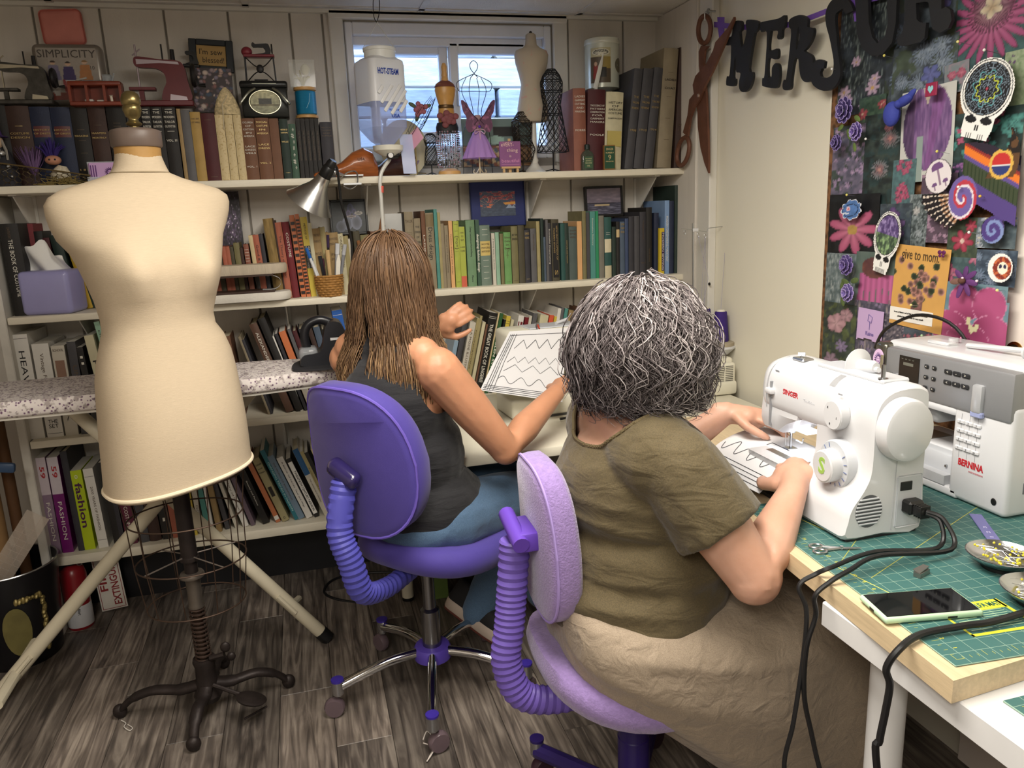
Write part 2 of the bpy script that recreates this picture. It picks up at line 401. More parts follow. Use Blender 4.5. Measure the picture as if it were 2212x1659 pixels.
# ================================================================ bookcase
S1,S2,S3,S4=1.535,1.127,.712,.294
SY=2.80
SHELFM=mat('#e3dcc9',.42,bump=.3,bscale=120,var=.07,vscale=14,stretch=(1,6,6))
SHELF=[]
for nm,z,x0,x1,th in (('topmost',S1,LX+.02,1.487,.024),('second',S2,-.925,1.487,.024),('third',S3,-.925,1.47,.026),('lowest',S4,-.925,1.47,.034)):
    t=thing('wall_shelf',{'topmost': 'topmost white wall shelf, running under the window','second': 'second white wall shelf down, below the window shelf','third': 'third white wall shelf down, level with the ironing board','lowest': 'lowest white wall shelf, just above the floor'}[nm],'shelf',((x0+x1)/2,WY-.01,z-th))
    obj('shelf_board',MB().rbox((x0,SY,z-th),(x1,WY-.009,z),.004,2),SHELFM,t,world=True);SHELF.append(t)
tag(obj('side_board',MB().rbox((-.014,-.12,0),(.014,.128,S1-.026),.003,1),mat('#cfcbc2',.5,bump=.2,bscale=90,var=.1),None,(-.942,SY+.118,0)),'upright white side board at the end of the wall shelves','board')
def bracket(t,x,z,d=.2,h=.17):
    m=MB();w=.011
    m.box((x-w,WY-.014,z-h),(x+w,WY-.009,z));m.box((x-w,WY-.009-d,z-.004),(x+w,WY-.009,z))
    m.add([(x-.002,WY-.012,z-h+.02),(x+.002,WY-.012,z-h+.02),(x+.002,WY-d,z-.006),(x-.002,WY-d,z-.006),(x-.002,WY-.012,z-.004),(x+.002,WY-.012,z-.004)],[(0,1,2,3),(0,3,4),(1,5,2),(0,4,5,1)])
    obj('bracket',m,mat('#dcd9d2',.4),t,world=True)
for p in (70,785,1140,1372): bracket(SHELF[0],aty(p,420,WY)[0],S1-.024)
for p in (200,620,1045,1130): bracket(SHELF[1],aty(p,660,WY)[0],S2-.024)
for p in (100,620): bracket(SHELF[2],aty(p,950,WY)[0],S3-.026)
# ================================================================ books
CN={'black': '#22201f','dark brown': '#3d2a24','navy blue': '#222a42','charcoal': '#35343a','grey': '#5d5c5e','tan': '#9a8158','maroon': '#4a1d22','cream': '#cdbb92','brown': '#6e4b36',
      'dark green': '#26352f','green': '#3f5a4a','red-brown': '#8c5848','pale cream': '#c9c2a2','dark olive': '#4b4636','olive': '#77714e','terracotta': '#a8604a','dark red': '#6d1f26','orange': '#c9744a','yellow': '#cdb64a',
      'taupe': '#8d816a','teal': '#4f8c84','lime': '#a9b24e','sage green': '#6f8f6c','grey-green': '#6e7f73','mint': '#8fb39a','bright green': '#6c9a5c','slate blue': '#4c5a6c','blue': '#34507e','light blue': '#8fa6ba',
      'white': '#dcd9d2','off-white': '#c8c2b4','purple-grey': '#8a7488','purple': '#6d1766','acid green': '#b4c81e','red': '#c2393a','pink': '#c9506e','peach': '#d8a874','dark grey': '#47464a','gold-tan': '#a88a4e','emerald': '#2f8a5f','golden yellow': '#b8962c','khaki': '#a09468','dark teal': '#29504c'}
PAGE=mat('#d9cdb2',.8,bump=.5,bscale=900,var=.12,vscale=300,stretch=(30,1,1))
PAGEW=mat('#e6e2d8',.8,bump=.4,bscale=900,var=.08,vscale=300,stretch=(30,1,1))
GILT=mat('#b8a06a',.35,.5,var=.15,vscale=300);INKW=mat('#dcd8cc',.5,var=0);INKB=mat('#1c1a1a',.5,var=0);INKR=mat('#a81f28',.5,var=0);INKP=mat('#4a1246',.5,var=0)
INKS={'g': GILT,'w': INKW,'k': INKB,'r': INKR,'p': INKP,'y': mat('#d9b93c',.5,var=0),'d': mat('#5b4a38',.5,var=0),'t': mat('#bfe0dc',.5,var=0)}
BOOKS=[]
def book(shelf,zs,yf,xl,xr,yt,lean,colour,d=.165,hard=True,marks=(),rnd=.14,page=None,pat=None,extra='',cover_only=False):
    """xl, xr, yt: where the top corners of the spine stand; lean in degrees, + to the right"""
    a=R(lean);A=aty(xl,yt,yf);Bp=aty(xr,yt,yf)
    w=max((Bp[0]-A[0])*math.cos(a),.004)
    if lean > 0:
        h=(A[2]-zs-w*math.sin(a))/math.cos(a);px=A[0]+w*math.cos(a)-h*math.sin(a);M=Matrix.Translation((px,yf,zs)) @ Matrix.Rotation(a,4,'Y') @ Matrix.Translation((-w,0,0))
    else:
        h=(A[2]-zs)/math.cos(a);px=A[0]-h*math.sin(a);M=Matrix.Translation((px,yf,zs)) @ Matrix.Rotation(a,4,'Y')
    d=min(d,WY-.012-yf)
    t=min(.0026 if hard else .0012,w*.22);ins=.004 if hard else 0.0
    bul=w*rnd if hard else w*.03
    n=5
    out=[(w*i/n,-bul*math.sin(PI*i/n)) for i in range(n+1)]
    inn=[(t+(w-2*t)*i/n,t-bul*.8*math.sin(PI*i/n)) for i in range(n+1)]
    mb=MB()
    prof=out+[(w,d),(w-t,d)]+list(reversed(inn))+[(t,d),(0,d)]
    mb.prism(prof,0,h)
    cm_=mat(CN[colour],.62 if hard else .35,bump=.3 if hard else .05,bscale=700,var=.16 if hard else .05,vscale=22) if pat is None else pat
    o=bpy.data.objects.new('book',mesh_of(mb,'book',cm_));COL.objects.link(o);o.matrix_world=M;WM[o.name]=M.copy()
    obj('pages',MB().box((t,t,ins),(w-t,d-ins,h-ins)),page or (PAGE if hard else PAGEW),o)
    front=-bul-.0004
    for mk in marks:
        kind=mk[0]
        if kind == 'band':      # ('band', z0, z1, colour)  fractions of height
            obj('spine_label',MB().prism([(p[0]*.96+w*.02,p[1]-.0004) for p in out]+[(w*.98,.0005),(w*.02,.0005)],h*mk[1],h*mk[2]),mat(CN.get(mk[3],mk[3]),.5,var=.08),o)
        elif kind == 'line':    # ('line', [fractions], ink)
            m_=MB()
            for zf in mk[1]: m_.prism([(p[0]*.9+w*.05,p[1]-.0003) for p in out]+[(w*.95,.0),(w*.05,.0)],h*zf,h*zf+.0012)
            obj('gilt_lines',m_,INKS[mk[2]],o)
        elif kind == 'v':       # ('v', text, zc, length fraction, ink, size fraction, bold)
            T=FR((w*(mk[7] if len(mk) > 7 else .5),front,h*mk[2]),(0,0,-1),(1,0,0),(0,-1,0))
            obj('title',MB().text(mk[1],w*mk[5],T,width=h*mk[3],bold=mk[6] if len(mk) > 6 else 0),INKS[mk[4]],o,smooth=0)
        elif kind == 'h':       # ('h', [lines], z top fraction, z step, ink, size)
            m_=MB()
            for i,s_ in enumerate(mk[1]):
                if s_: m_.text(s_,mk[5]*h,FR((w/2,front,h*(mk[2]-i*mk[3])),(1,0,0),(0,0,1),(0,-1,0)),width=w*min(.8,.16*len(s_)+.1))
            tag(obj('title',m_,INKS[mk[4]],o,smooth=0),kind='stuff')
        elif kind == 'block':   # ('block', x0,x1,z0,z1,colour) fractions: printed rectangle
            obj('spine_print',MB().box((w*mk[1],front,h*mk[3]),(w*mk[2],front+.0012+bul*.5,h*mk[4])),mat(CN.get(mk[5],mk[5]),.5,var=.05),o)
        elif kind == 'comb':
            m_=MB()
            for i in range(int(mk[1])):
                zz=h*(.04+.92*i/mk[1]);m_.box((w*.1,-.0035,zz),(w*.9,.004,zz+h*.42/mk[1]))
            obj('comb_binding',m_,mat('#2a211c',.4),o)
    BOOKS.append([o,shelf,colour,w,h,extra,(M @ Vector((w/2,0,h/2))).x])
    return o
def row(shelf,zs,yf,items,**kw):
    for it in items:
        xl,xr,yt,lean,c=it[:5];k2=dict(kw)
        if len(it) > 5: k2.update(it[5])
        book(shelf,zs,yf,xl,xr,yt,lean,c,**k2)
FLOR=mat('#c9b78d',.6,col2='#a98f5c',c2=.62,var=.1,vscale=160,bump=.1)
H=lambda *l: list(l)
# --- top shelf, to the dress form and the window
row('top shelf',S1,2.885,[
    (-22,8,215,0,'black'),(9,60,229,0,'dark brown',dict(marks=[('h',['COSTUME','DESIGN'],.66,.05,'g',.035),('line',[.75,.3],'g')])),
    (61,105,231,0,'navy blue',dict(marks=[('band',.62,.76,'#5d3436'),('h',['HISTORY','OF DRESS'],.71,.045,'g',.03)])),(106,149,232,0,'navy blue',dict(marks=[('band',.62,.76,'#5a3030'),('h',['HISTORY','OF DRESS'],.71,.045,'g',.03)])),
    (150,186,234,0,'black',dict(marks=[('line',[.72,.58,.42],'d'),('h',['MAGAZINE','','','','1 8 8 2'],.64,.11,'g',.035)])),(187,225,230,0,'dark brown',dict(marks=[('h',['HARPERS','MONTHLY'],.66,.06,'g',.032),('line',[.76],'d')])),
    (227,268,229,0,'black',dict(marks=[('line',[.78,.74],'d'),('h',['PEERLESS'],.65,.06,'g',.035)])),(270,301,232,0,'dark grey')],d=.15)
row('top shelf',S1,2.83,[
    (302,323,232,0,'black',dict(marks=[('h',['THE','MODERN','TAILOR','OUTFITTER'],.93,.062,'w',.042),('line',[.97,.68],'w')])),(324,348,232,0,'black',dict(marks=[('h',['THE','MODERN','TAILOR','OUTFITTER'],.93,.062,'w',.042),('line',[.97,.68],'w')])),
    (349,377,232,0,'black',dict(marks=[('h',['THE','MODERN','TAILOR','OUTFITTER','','','VOL. III'],.93,.062,'w',.042),('line',[.97,.68],'w')])),
    (380,388,235,0,'tan',dict(d=.15)),(389,408,238,0,'grey'),(409,431,242,0,'gold-tan',dict(marks=[('h',['THE ART','OF DRESS'],.9,.05,'d',.03)])),(432,462,245,0,'maroon',dict(marks=[('line',[.9,.06],'d')])),
    (463,482,248,0,'cream',dict(pat=FLOR,extra='flower-printed')),(483,501,248,0,'cream',dict(pat=FLOR,extra='flower-printed')),(502,519,248,0,'cream',dict(pat=FLOR,extra='flower-printed')),
    (520,548,256,0,'brown',dict(marks=[('h',['CYCLOPEDIA','OF','COTTON','IN','AMERICA','','','LACE','DRESS','VEILS','','','','VOL. 1'],.93,.055,'w',.04)])),(549,579,255,0,'brown',dict(marks=[('h',['SOCIAL','COSTUME','IN','AMERICA','','','LACE','DRESS','','','','VOL. 2'],.93,.06,'g',.04)])),
    (580,600,256,0,'brown',dict(rnd=.05)),(602,620,257,0,'dark green',dict(marks=[('h',['HISTORY OF','COSTUME','','','WILLE'],.82,.05,'g',.035),('line',[.1],'g')])),
    (622,637,268,0,'green',dict(marks=[('v','* # * = + # *',.55,.75,'w',.6)])),*[(638+i*10,647+i*10,256,0,'black',dict(rnd=.05,marks=[('v','THE MODERN DRESSMAKER',.55,.5,'d',.5)])) for i in range(5)],
    (690,716,264,0,'charcoal',dict(marks=[('h',['PRACTICAL','TAILORING','AND','CUTTING'],.9,.05,'d',.035),('h',['W. & CO'],.25,.05,'d',.03)]))])
row('top shelf',S1,2.83,[
    (1237,1264,191,0,'red-brown',dict(d=.17,marks=[('h',['LADIES','GARMENT','CUTTING','AND','MAKING','','','','','MORRIS'],.9,.045,'w',.035)])),
    (1270,1308,193,2,'maroon',dict(d=.17,marks=[('h',['THE SCIENCE OF','PATTERN','CONSTRUCTION','FOR','GARMENT','MAKERS','','','','POOLE'],.8,.04,'w',.032)])),(1310,1347,198,3,'pale cream',dict(d=.17,marks=[('h',['HISTORY','OF','AMERICAN','COSTUME'],.86,.045,'k',.04),('block',.1,.9,.3,.5,'#b8a860'),('h',['ELISABETH McCLELLAN'],.66,.05,'k',.025)]))])
row('top shelf',S1,2.83,[
    (1371,1389,147,7,'dark grey',dict(d=.2,marks=[('h',['THE','TAILORS','REVIEW','','','','1908'],.72,.055,'g',.03)])),(1391,1412,147,7,'dark grey',dict(d=.2,marks=[('h',['THE','TAILORS','REVIEW','','','','1910'],.72,.055,'g',.03)])),
    (1414,1433,145,7,'dark grey',dict(d=.2,marks=[('h',['THE','TAILORS','REVIEW','','','','1914'],.72,.055,'g',.03)])),
    (1435,1466,103,4,'taupe',dict(d=.21,marks=[('line',[.8,.6,.42,.24],'d'),('h',['LADIES','','COAT'],.74,.035,'k',.025)])),(1469,1496,102,3,'dark brown',dict(d=.21,marks=[('line',[.85,.75],'d'),('h',['LONDON','1908'],.36,.04,'d',.03)]))])
# --- second shelf: behind the tissue box
row('second shelf',S2,2.845,[(-4,37,484,0,'black',dict(d=.19,marks=[('v','THE BOOK OF COSTUME',.52,.62,'w',.34),('v','DAVENPORT',.9,.12,'d',.2)]))])
row('second shelf',S2,2.945,[(38,70,484,0,'dark red',dict(d=.18)),(71,90,500,0,'black',dict(d=.17)),(91,106,514,0,'maroon',dict(d=.17)),
    (106,129,509,-6,'dark green',dict(d=.18)),(137,152,513,-9,'golden yellow',dict(d=.18)),(152,165,522,-9,'dark green',dict(d=.18)),(168,176,540,-9,'golden yellow',dict(d=.16)),(180,200,530,-9,'charcoal'),(203,220,530,-9,'brown'),(224,245,525,-7,'dark red')])
# --- second shelf: between dress form and lamp
row('second shelf',S2,2.855,[
    (452,464,530,-2,'terracotta',dict(d=.13)),(465,476,536,-2,'dark olive',dict(d=.13)),
    (477,486,533,-2,'terracotta',dict(d=.13)),(486,495,533,-2,'terracotta',dict(d=.13)),(495,503,533,-2,'dark olive',dict(d=.13)),(503,516,525,-2,'olive',dict(d=.13)),(516,524,535,-2,'dark brown',dict(d=.13)),
    (525,536,528,-2,'red-brown',dict(d=.13,marks=[('line',[.9,.85,.8,.75,.7],'w')])),(536,545,509,-3,'cream',dict(d=.14,marks=[('band',.05,.55,'#2b2726')])),(545,558,508,-3,'terracotta',dict(d=.14,marks=[('v','Good & Easy',.65,.4,'k',.5)])),(558,567,506,-3,'charcoal',dict(d=.14)),
    (567,588,473,-3,'tan',dict(rnd=.3,pat=mat('#8a7346',.8,bump=.9,bscale=60,var=.4,vscale=40,stretch=(3,3,.6)),extra='torn-spined')),(589,593,476,-3,'dark brown'),(593,607,481,-3,'terracotta',dict(marks=[('v','The Theory of Fashion',.55,.55,'k',.45)])),
    (608,623,480,-3,'dark red',dict(marks=[('v','COSTUME',.7,.32,'w',.5)])),(624,635,465,-3,'orange',dict(hard=False,marks=[('comb',12)])),(636,645,463,-3,'orange',dict(hard=False,marks=[('comb',22)])),
    (647,662,469,-3,'yellow',dict(hard=False,marks=[('band',.36,.64,'#33363a'),('v','CLOTHING',.5,.26,'w',.3,0,.68),('v','CONSTRUCTION',.5,.27,'w',.3,0,.3),('v','METHOD OF',.82,.2,'k',.4)])),(663,672,482,-2,'pale cream',dict(d=.15)),
    (673,690,494,-2,'tan',dict(d=.14,marks=[('h',['TEXTILE','FABRICS','','DOOLEY'],.9,.09,'d',.05)])),(690,701,491,-2,'khaki',dict(d=.14)),(702,708,502,-2,'tan',dict(d=.14)),(708,729,503,-2,'tan',dict(d=.14,marks=[('h',['DRESS','DESIGN','','AN ACCOUNT','OF COSTUME'],.9,.08,'d',.05)])),
    (729,740,505,-2,'pale cream',dict(d=.13,marks=[('v','DRESS DESIGN',.7,.5,'d',.5)])),(740,751,510,-2,'khaki',dict(d=.13)),(751,759,516,-2,'off-white',dict(d=.13)),(762,776,500,-1,'dark olive',dict(d=.13)),(778,796,508,-1,'olive',dict(d=.13)),(800,818,500,0,'brown',dict(d=.13)),(820,832,505,0,'grey',dict(d=.13))])
# --- second shelf: the long row under the window
row('second shelf',S2,2.85,[
    (863,871,462,0,'black',dict(d=.17)),(872,891,458,0,'taupe',dict(d=.18,marks=[('h',['TAILOR'],.88,.05,'d',.05),('line',[.74,.72],'d')])),(893,907,472,0,'taupe',dict(marks=[('h',['THE','DRESS','OF','WOMEN','','','HARRAP'],.88,.07,'k',.04)])),
    (908,917,456,0,'brown',dict(d=.18,marks=[('v','LADIES CA',.5,.4,'w',.5)])),(918,935,460,0,'taupe',dict(d=.19,marks=[('band',.82,.98,'#7a6a4c'),('v','Dress design',.6,.42,'k',.75)])),(936,943,452,0,'teal',dict(d=.2)),(944,950,459,0,'khaki',dict(d=.15)),(951,958,483,0,'taupe',dict(d=.14)),
    (959,967,487,0,'taupe',dict(d=.14,marks=[('v','Draping and dressmaking',.55,.6,'d',.4)])),(968,976,477,0,'peach',dict(hard=False,marks=[('v','Fashion drawing and design',.5,.6,'d',.4)])),(978,990,478,0,'lime',dict(marks=[('line',[.95,.85,.55,.08],'d'),('v','{=o=}',.68,.2,'d',.8)])),
    (991,1003,490,0,'lime',dict(hard=False,marks=[('band',.0,.18,'#c8604a'),('h',['HOW','TO','SEW','','A HOME','COURSE'],.9,.06,'d',.04)])),(1005,1024,476,0,'sage green',dict(marks=[('v','Clothing Construction and Wardrobe Planning',.68,.45,'k',.28),('v','Moore',.12,.1,'k',.3)])),
    (1026,1034,475,0,'green',dict(hard=False,marks=[('v','designing fashion design',.5,.58,'w',.8,.02)])),(1035,1057,487,0,'grey-green',dict(marks=[('band',.5,.74,'#cdb56c'),('h',['HOME','MAKERS','HANDBOOK'],.69,.06,'d',.045),('line',[.93,.84,.42,.32,.22,.12],'w')])),
    (1061,1068,504,0,'off-white',dict(hard=False,d=.14,marks=[('v','A Sewing Guide for the Home',.6,.6,'k',.4)])),(1069,1077,502,0,'mint',dict(d=.14)),(1079,1086,505,0,'olive',dict(d=.14)),(1087,1102,502,0,'bright green',dict(d=.14,marks=[('h',['School','Course','in','Dress'],.9,.07,'d',.05),('v','>>--o--',.6,.2,'d',.6),('line',[.04],'d')])),
    (1103,1117,489,0,'olive',dict(marks=[('h',['ART OF','DRESS'],.85,.07,'k',.05),('line',[.78,.76,.05],'d')])),(1118,1131,487,0,'dark olive'),(1132,1143,497,0,'charcoal',dict(marks=[('h',['DRESS','MAKING'],.93,.08,'g',.06),('line',[.07],'g')])),(1145,1157,494,0,'grey',dict(marks=[('v','Shelter and Clothing',.75,.3,'d',.4)])),
    (1158,1165,478,0,'khaki'),(1167,1173,472,0,'dark green'),(1173,1178,512,0,'slate blue',dict(d=.12)),(1178,1183,475,0,'grey',dict(hard=False)),(1183,1189,482,0,'charcoal',dict(hard=False,marks=[('v','Successful Dressmaking',.6,.6,'w',.6)])),
    (1190,1206,474,0,'dark olive',dict(marks=[('block',.15,.85,.06,.94,'#1c1b1e'),('v','NEW ENCYCLOPEDIA OF',.62,.55,'g',.28,0,.68),('v','MODERN SEWING',.66,.4,'g',.28,0,.32),('v','S',.14,.08,'g',.6)])),(1210,1219,483,0,'dark teal'),(1219,1227,482,0,'dark green',dict(marks=[('v','COSTUME AND FASHION',.5,.4,'g',.4)])),
    (1228,1245,490,0,'grey-green',dict(marks=[('h',['Costume','through','Ages'],.93,.06,'d',.04)],pat=mat('#4e5a57',.65,bump=.3,bscale=700,var=.15))),(1246,1256,478,0,'peach',dict(hard=False)),(1257,1265,456,0,'olive'),(1266,1273,459,0,'dark grey',dict(hard=False)),
    (1274,1285,457,0,'teal',dict(hard=False,marks=[('v','Dressmakers Dictionary',.7,.4,'w',.3)])),(1286,1292,456,0,'emerald',dict(hard=False)),(1293,1304,466,0,'grey',dict(pat=mat('#77746a',.65,bump=.3,bscale=700,var=.15))),(1305,1320,469,0,'dark teal',dict(marks=[('band',.42,.64,'#cfc6a8'),('band',.0,.2,'#c5bb9c'),('line',[.74,.71],'w')])),
    (1322,1330,490,0,'dark green',dict(d=.14)),(1331,1338,479,0,'black',dict(marks=[('band',.72,.86,'#c9b184')])),(1339,1349,479,0,'slate blue',dict(marks=[('h',['CUTTING','TAYLOR','MASTER'],.95,.07,'g',.05)])),(1350,1357,472,0,'blue',dict(pat=mat('#3a4868',.6,var=.15))),(1358,1369,468,0,'charcoal'),(1370,1381,467,0,'dark grey'),
    (1382,1395,458,0,'charcoal',dict(marks=[('v','The Dressmakers Guide',.72,.3,'d',.35),('h',['VOL. V'],.2,.05,'d',.04)])),(1396,1408,448,0,'black',dict(d=.18,marks=[('v','Tailored Garments',.3,.2,'d',.3)])),(1413,1423,460,0,'navy blue',dict(d=.15)),(1436,1446,433,0,'light blue',dict(d=.2,hard=False,pat=mat('#7f9cc4',.4,var=.1),marks=[('v','MODERN DRESSMAKING MADE EASY',.48,.62,'w',.7)])),
    (1447,1456,434,0,'navy blue',dict(d=.2)),(1458,1469,400,0,'dark green',dict(d=.2,hard=True))])
row('second shelf',S2,2.832,[(1424.5,1435,493,0,'golden yellow',dict(d=.013,hard=False,pat=mat('#cdb22e',.5,var=.1),marks=[('block',.45,1.0,.08,.92,'#3a2550'),('v','MODERN SEWING',.5,.8,'w',.42,.01,.72)]))])
# --- third shelf
row('third shelf',S3,2.835,[
    (21,58,724,0,'white',dict(d=.2,hard=False,marks=[('v','HEAVENLY',.55,.6,'k',.5),('line',[.96],'k')])),(67,104,744,0,'white',dict(d=.19,hard=False,marks=[('v','Vintage Fashion Book',.6,.6,'d',.3),('h',['THE','SET'],.17,.05,'k',.06),('line',[.04,.25],'k')])),(109,138,748,0,'off-white',dict(d=.18,hard=False,marks=[('h',['SCHOOL'],.95,.05,'d',.04),('block',.15,.85,.62,.84,'#8a6a58'),('v','K',.22,.1,'k',.5)])),
    (143,162,739,0,'dark grey',dict(hard=False,marks=[('v','UNDIE',.6,.3,'d',.7)])),(164,178,751,-3,'black',dict(hard=False,marks=[('v','100',.55,.2,'w',.7),('v','II',.85,.1,'w',.6)])),(181,201,726,-5,'pale cream',dict(hard=False,marks=[('v','POUR',.55,.4,'k',.75)])),(202,214,696,-7,'mint',dict(hard=False,d=.2,marks=[('v','DIRT',.85,.15,'k',.4)])),(226,245,720,-7,'charcoal')])
row('third shelf',S3,2.85,[
    (478,497,728,-4,'brown',dict(d=.15)),(514,520,728,-14,'taupe',dict(d=.17)),(521,528,735,-14,'charcoal'),(538,556,702,-16,'brown',dict(d=.2,pat=mat('#5a4236',.45,var=.08),marks=[('v','ALEXANDER McQUEEN',.6,.6,'w',.5)])),(556,573,690,-16,'black',dict(d=.21)),
    (585,592,728,-15,'white',dict(hard=False)),(593,600,722,-15,'charcoal',dict(hard=False)),(602,617,718,-15,'orange',dict(hard=False,marks=[('band',0,.5,'#b9b3a6')])),(620,628,712,-14,'grey',dict(hard=False)),(631,641,716,-14,'maroon',dict(marks=[('h',['o'],.08,.1,'w',.1)])),(644,658,712,-14,'charcoal',dict(marks=[('h',['o'],.08,.1,'w',.08)])),(662,672,705,-12,'dark brown'),(676,690,708,-10,'slate blue'),(694,706,712,-8,'black'),(716,738,672,-6,'blue',dict(hard=False,d=.14,pat=mat('#2f5fae',.35,var=.1),marks=[('line',[.95],'w')]))])
row('third shelf',S3,2.835,[
    (982,991,735,14,'light blue',dict(hard=False)),(993,1004,735,14,'black',dict(hard=False,marks=[('v','BUBE-U',.5,.5,'w',.6)])),(1003,1014,681,14,'dark grey',dict(d=.19)),(1016,1029,695,14,'off-white',dict(hard=False,marks=[('v','LA MODE ILLUSTREE',.6,.6,'d',.5)])),(1031,1037,687,14,'khaki',dict(hard=False,marks=[('v','FOUNDATIONS',.6,.5,'d',.6)])),(1038,1043,682,14,'khaki'),(1043,1050,695,14,'pale cream',dict(hard=False)),
    (1051,1055,700,14,'brown'),(1058,1076,674,14,'black',dict(d=.2,hard=False,marks=[('v','THE GREAT BOOK OF LINGERIE',.5,.72,'w',.6,.01),('line',[.95,.93],'w')])),(1077,1080,675,14,'cream',dict(hard=False)),(1081,1088,676,14,'dark green',dict(hard=False,pat=mat('#2f5a34',.4,var=.1),marks=[('v','STOLEN SWEETS',.45,.6,'w',.95,.02)])),(1089,1094,690,14,'black',dict(hard=False,marks=[('v','Fashion Book',.8,.2,'w',.5)])),(1095,1104,682,13,'yellow',dict(hard=False,marks=[('line',[.93,.9],'k')])),(1105,1111,690,13,'pale cream',dict(hard=False)),
    (1121,1133,681,12,'white',dict(hard=False,marks=[('block',.5,.9,.6,.92,'dark red'),('block',.1,.3,.6,.92,'dark red')])),(1135,1143,685,12,'dark red',dict(hard=False)),(1144,1150,682,12,'off-white',dict(hard=False)),(1153,1162,676,12,'grey',dict(hard=False)),(1168,1186,679,12,'pale cream',dict(hard=False,marks=[('block',.1,.75,.6,.88,'#b8406a')])),(1188,1197,680,11,'red',dict(hard=False,pat=mat('#d0583c',.4,var=.08))),(1198,1204,683,11,'yellow',dict(hard=False)),(1206,1213,666,11,'white',dict(hard=False)),(1214,1220,664,11,'grey'),(1221,1228,666,11,'teal',dict(hard=False)),(1230,1240,670,10,'tan'),(1243,1256,674,8,'dark grey'),(1260,1270,668,6,'brown')])
# --- bottom shelf
row('bottom shelf',S4,2.835,[
    (74,97,990,0,'purple-grey',dict(d=.2,hard=False,marks=[('band',.62,1.0,'#c9bcc4'),('v','FASHION',.34,.4,'w',.5),('v','59',.85,.12,'r',.6,.02)])),(99,124,989,0,'purple',dict(d=.2,hard=False,marks=[('band',.62,1.0,'#c9c0c8'),('v','FASHION',.34,.4,'w',.5),('v','59',.85,.12,'r',.6,.02)])),(128,143,976,-1,'charcoal',dict(d=.2)),
    (149,175,1018,-1,'acid green',dict(d=.17,hard=False,marks=[('v','fashion',.56,.56,'p',.8,.02),('h',['o'],.93,.1,'w',.1)])),(178,200,1014,-2,'white',dict(d=.18,hard=False,marks=[('v','2000 YEARS OF FASHION',.5,.55,'d',.35),('line',[.9,.1],'k')])),(211,226,1000,-2,'black',dict(hard=False,marks=[('v','WOMEN OF FASHION',.75,.4,'w',.5)])),(228,238,1010,-2,'charcoal',dict(hard=False)),
    (241,266,1010,-2,'maroon',dict(d=.18,pat=mat('#5a2036',.5,var=.1),marks=[('v','HISTORIC COSTUME',.5,.6,'w',.45)])),(272,294,1015,-2,'dark grey',dict(marks=[('v','MODES',.6,.3,'d',.5)])),(296,322,1020,-2,'dark brown'),(326,345,1025,-2,'black',dict(hard=False,marks=[('h',['1'],.3,.1,'w',.08)])),(350,362,1030,-2,'terracotta',dict(hard=False)),(364,379,1035,-2,'red',dict(hard=False,marks=[('v','PASTS',.6,.3,'d',.5)])),
    (384,396,1045,-2,'grey'),(398,408,1048,-2,'yellow',dict(hard=False)),(409,420,1040,-3,'off-white',dict(hard=False,marks=[('v','CLOTHES',.4,.3,'k',.6)])),(422,433,1035,-3,'teal',dict(hard=False)),(435,441,1035,-3,'white',dict(hard=False)),(443,455,1030,-4,'tan')])
row('bottom shelf',S4,2.85,[
    (452,462,1022,-8,'dark grey',dict(hard=False)),(465,472,1026,-12,'off-white',dict(hard=False)),(476,489,1020,-14,'white',dict(hard=False,marks=[('v','History of fashion',.6,.6,'d',.4)])),(492,502,1020,-15,'purple-grey',dict(hard=False,pat=mat('#6a5a66',.4,var=.1))),(506,522,1002,-17,'black',dict(hard=False,marks=[('v','Beauty and Fashion',.5,.4,'w',.25)])),(530,541,995,-18,'orange',dict(hard=False,pat=mat('#b9714c',.4,var=.1),marks=[('band',.04,.1,'white')])),
    (544,561,993,-18,'cream',dict(pat=mat('#a39a74',.5,var=.1),marks=[('h',['COSTUME','and','FASHION'],.9,.06,'k',.03),('block',.25,.75,.4,.55,'#2b2723'),('h',['o'],.06,.1,'k',.08)])),(561,572,975,-19,'teal',dict(hard=False,pat=mat('#2f7482',.4,var=.08),marks=[('v','CHANGING TRENDS IN FASHION',.48,.7,'t',.55)])),(576,592,988,-19,'light blue',dict(hard=False,pat=mat('#74899c',.4,var=.06),marks=[('v','THE WORLD OF BALENCIAGA',.6,.6,'d',.3)])),
    (597,612,991,-19,'white',dict(hard=False,marks=[('v','A BOOK OF FACES  Hats and Wigs',.55,.75,'k',.3)])),(617,629,993,-19,'black',dict(hard=False,marks=[('block',.08,.92,.06,.94,'#e8e6e0'),('v','TWENTIETH CENTURY FASHION',.45,.68,'k',.6,.02)])),(631,645,973,-19,'off-white',dict(marks=[('band',.62,1.0,'#2f5a86'),('v','THE LANGUAGE OF FASHION',.38,.35,'d',.3)])),
    (646,656,978,-19,'khaki',dict(hard=False,marks=[('v','Evolution of Fashion',.5,.5,'d',.4)])),(657,666,979,-19,'black',dict(hard=False)),(671,681,971,-18,'cream',dict(hard=False)),(684,695,973,-17,'maroon',dict(hard=False,pat=mat('#6a2c38',.4,var=.1),marks=[('v','LADY ALICE',.75,.3,'y',.7)])),(700,716,975,-15,'tan'),(722,736,980,-12,'dark green'),(742,756,985,-9,'grey')])
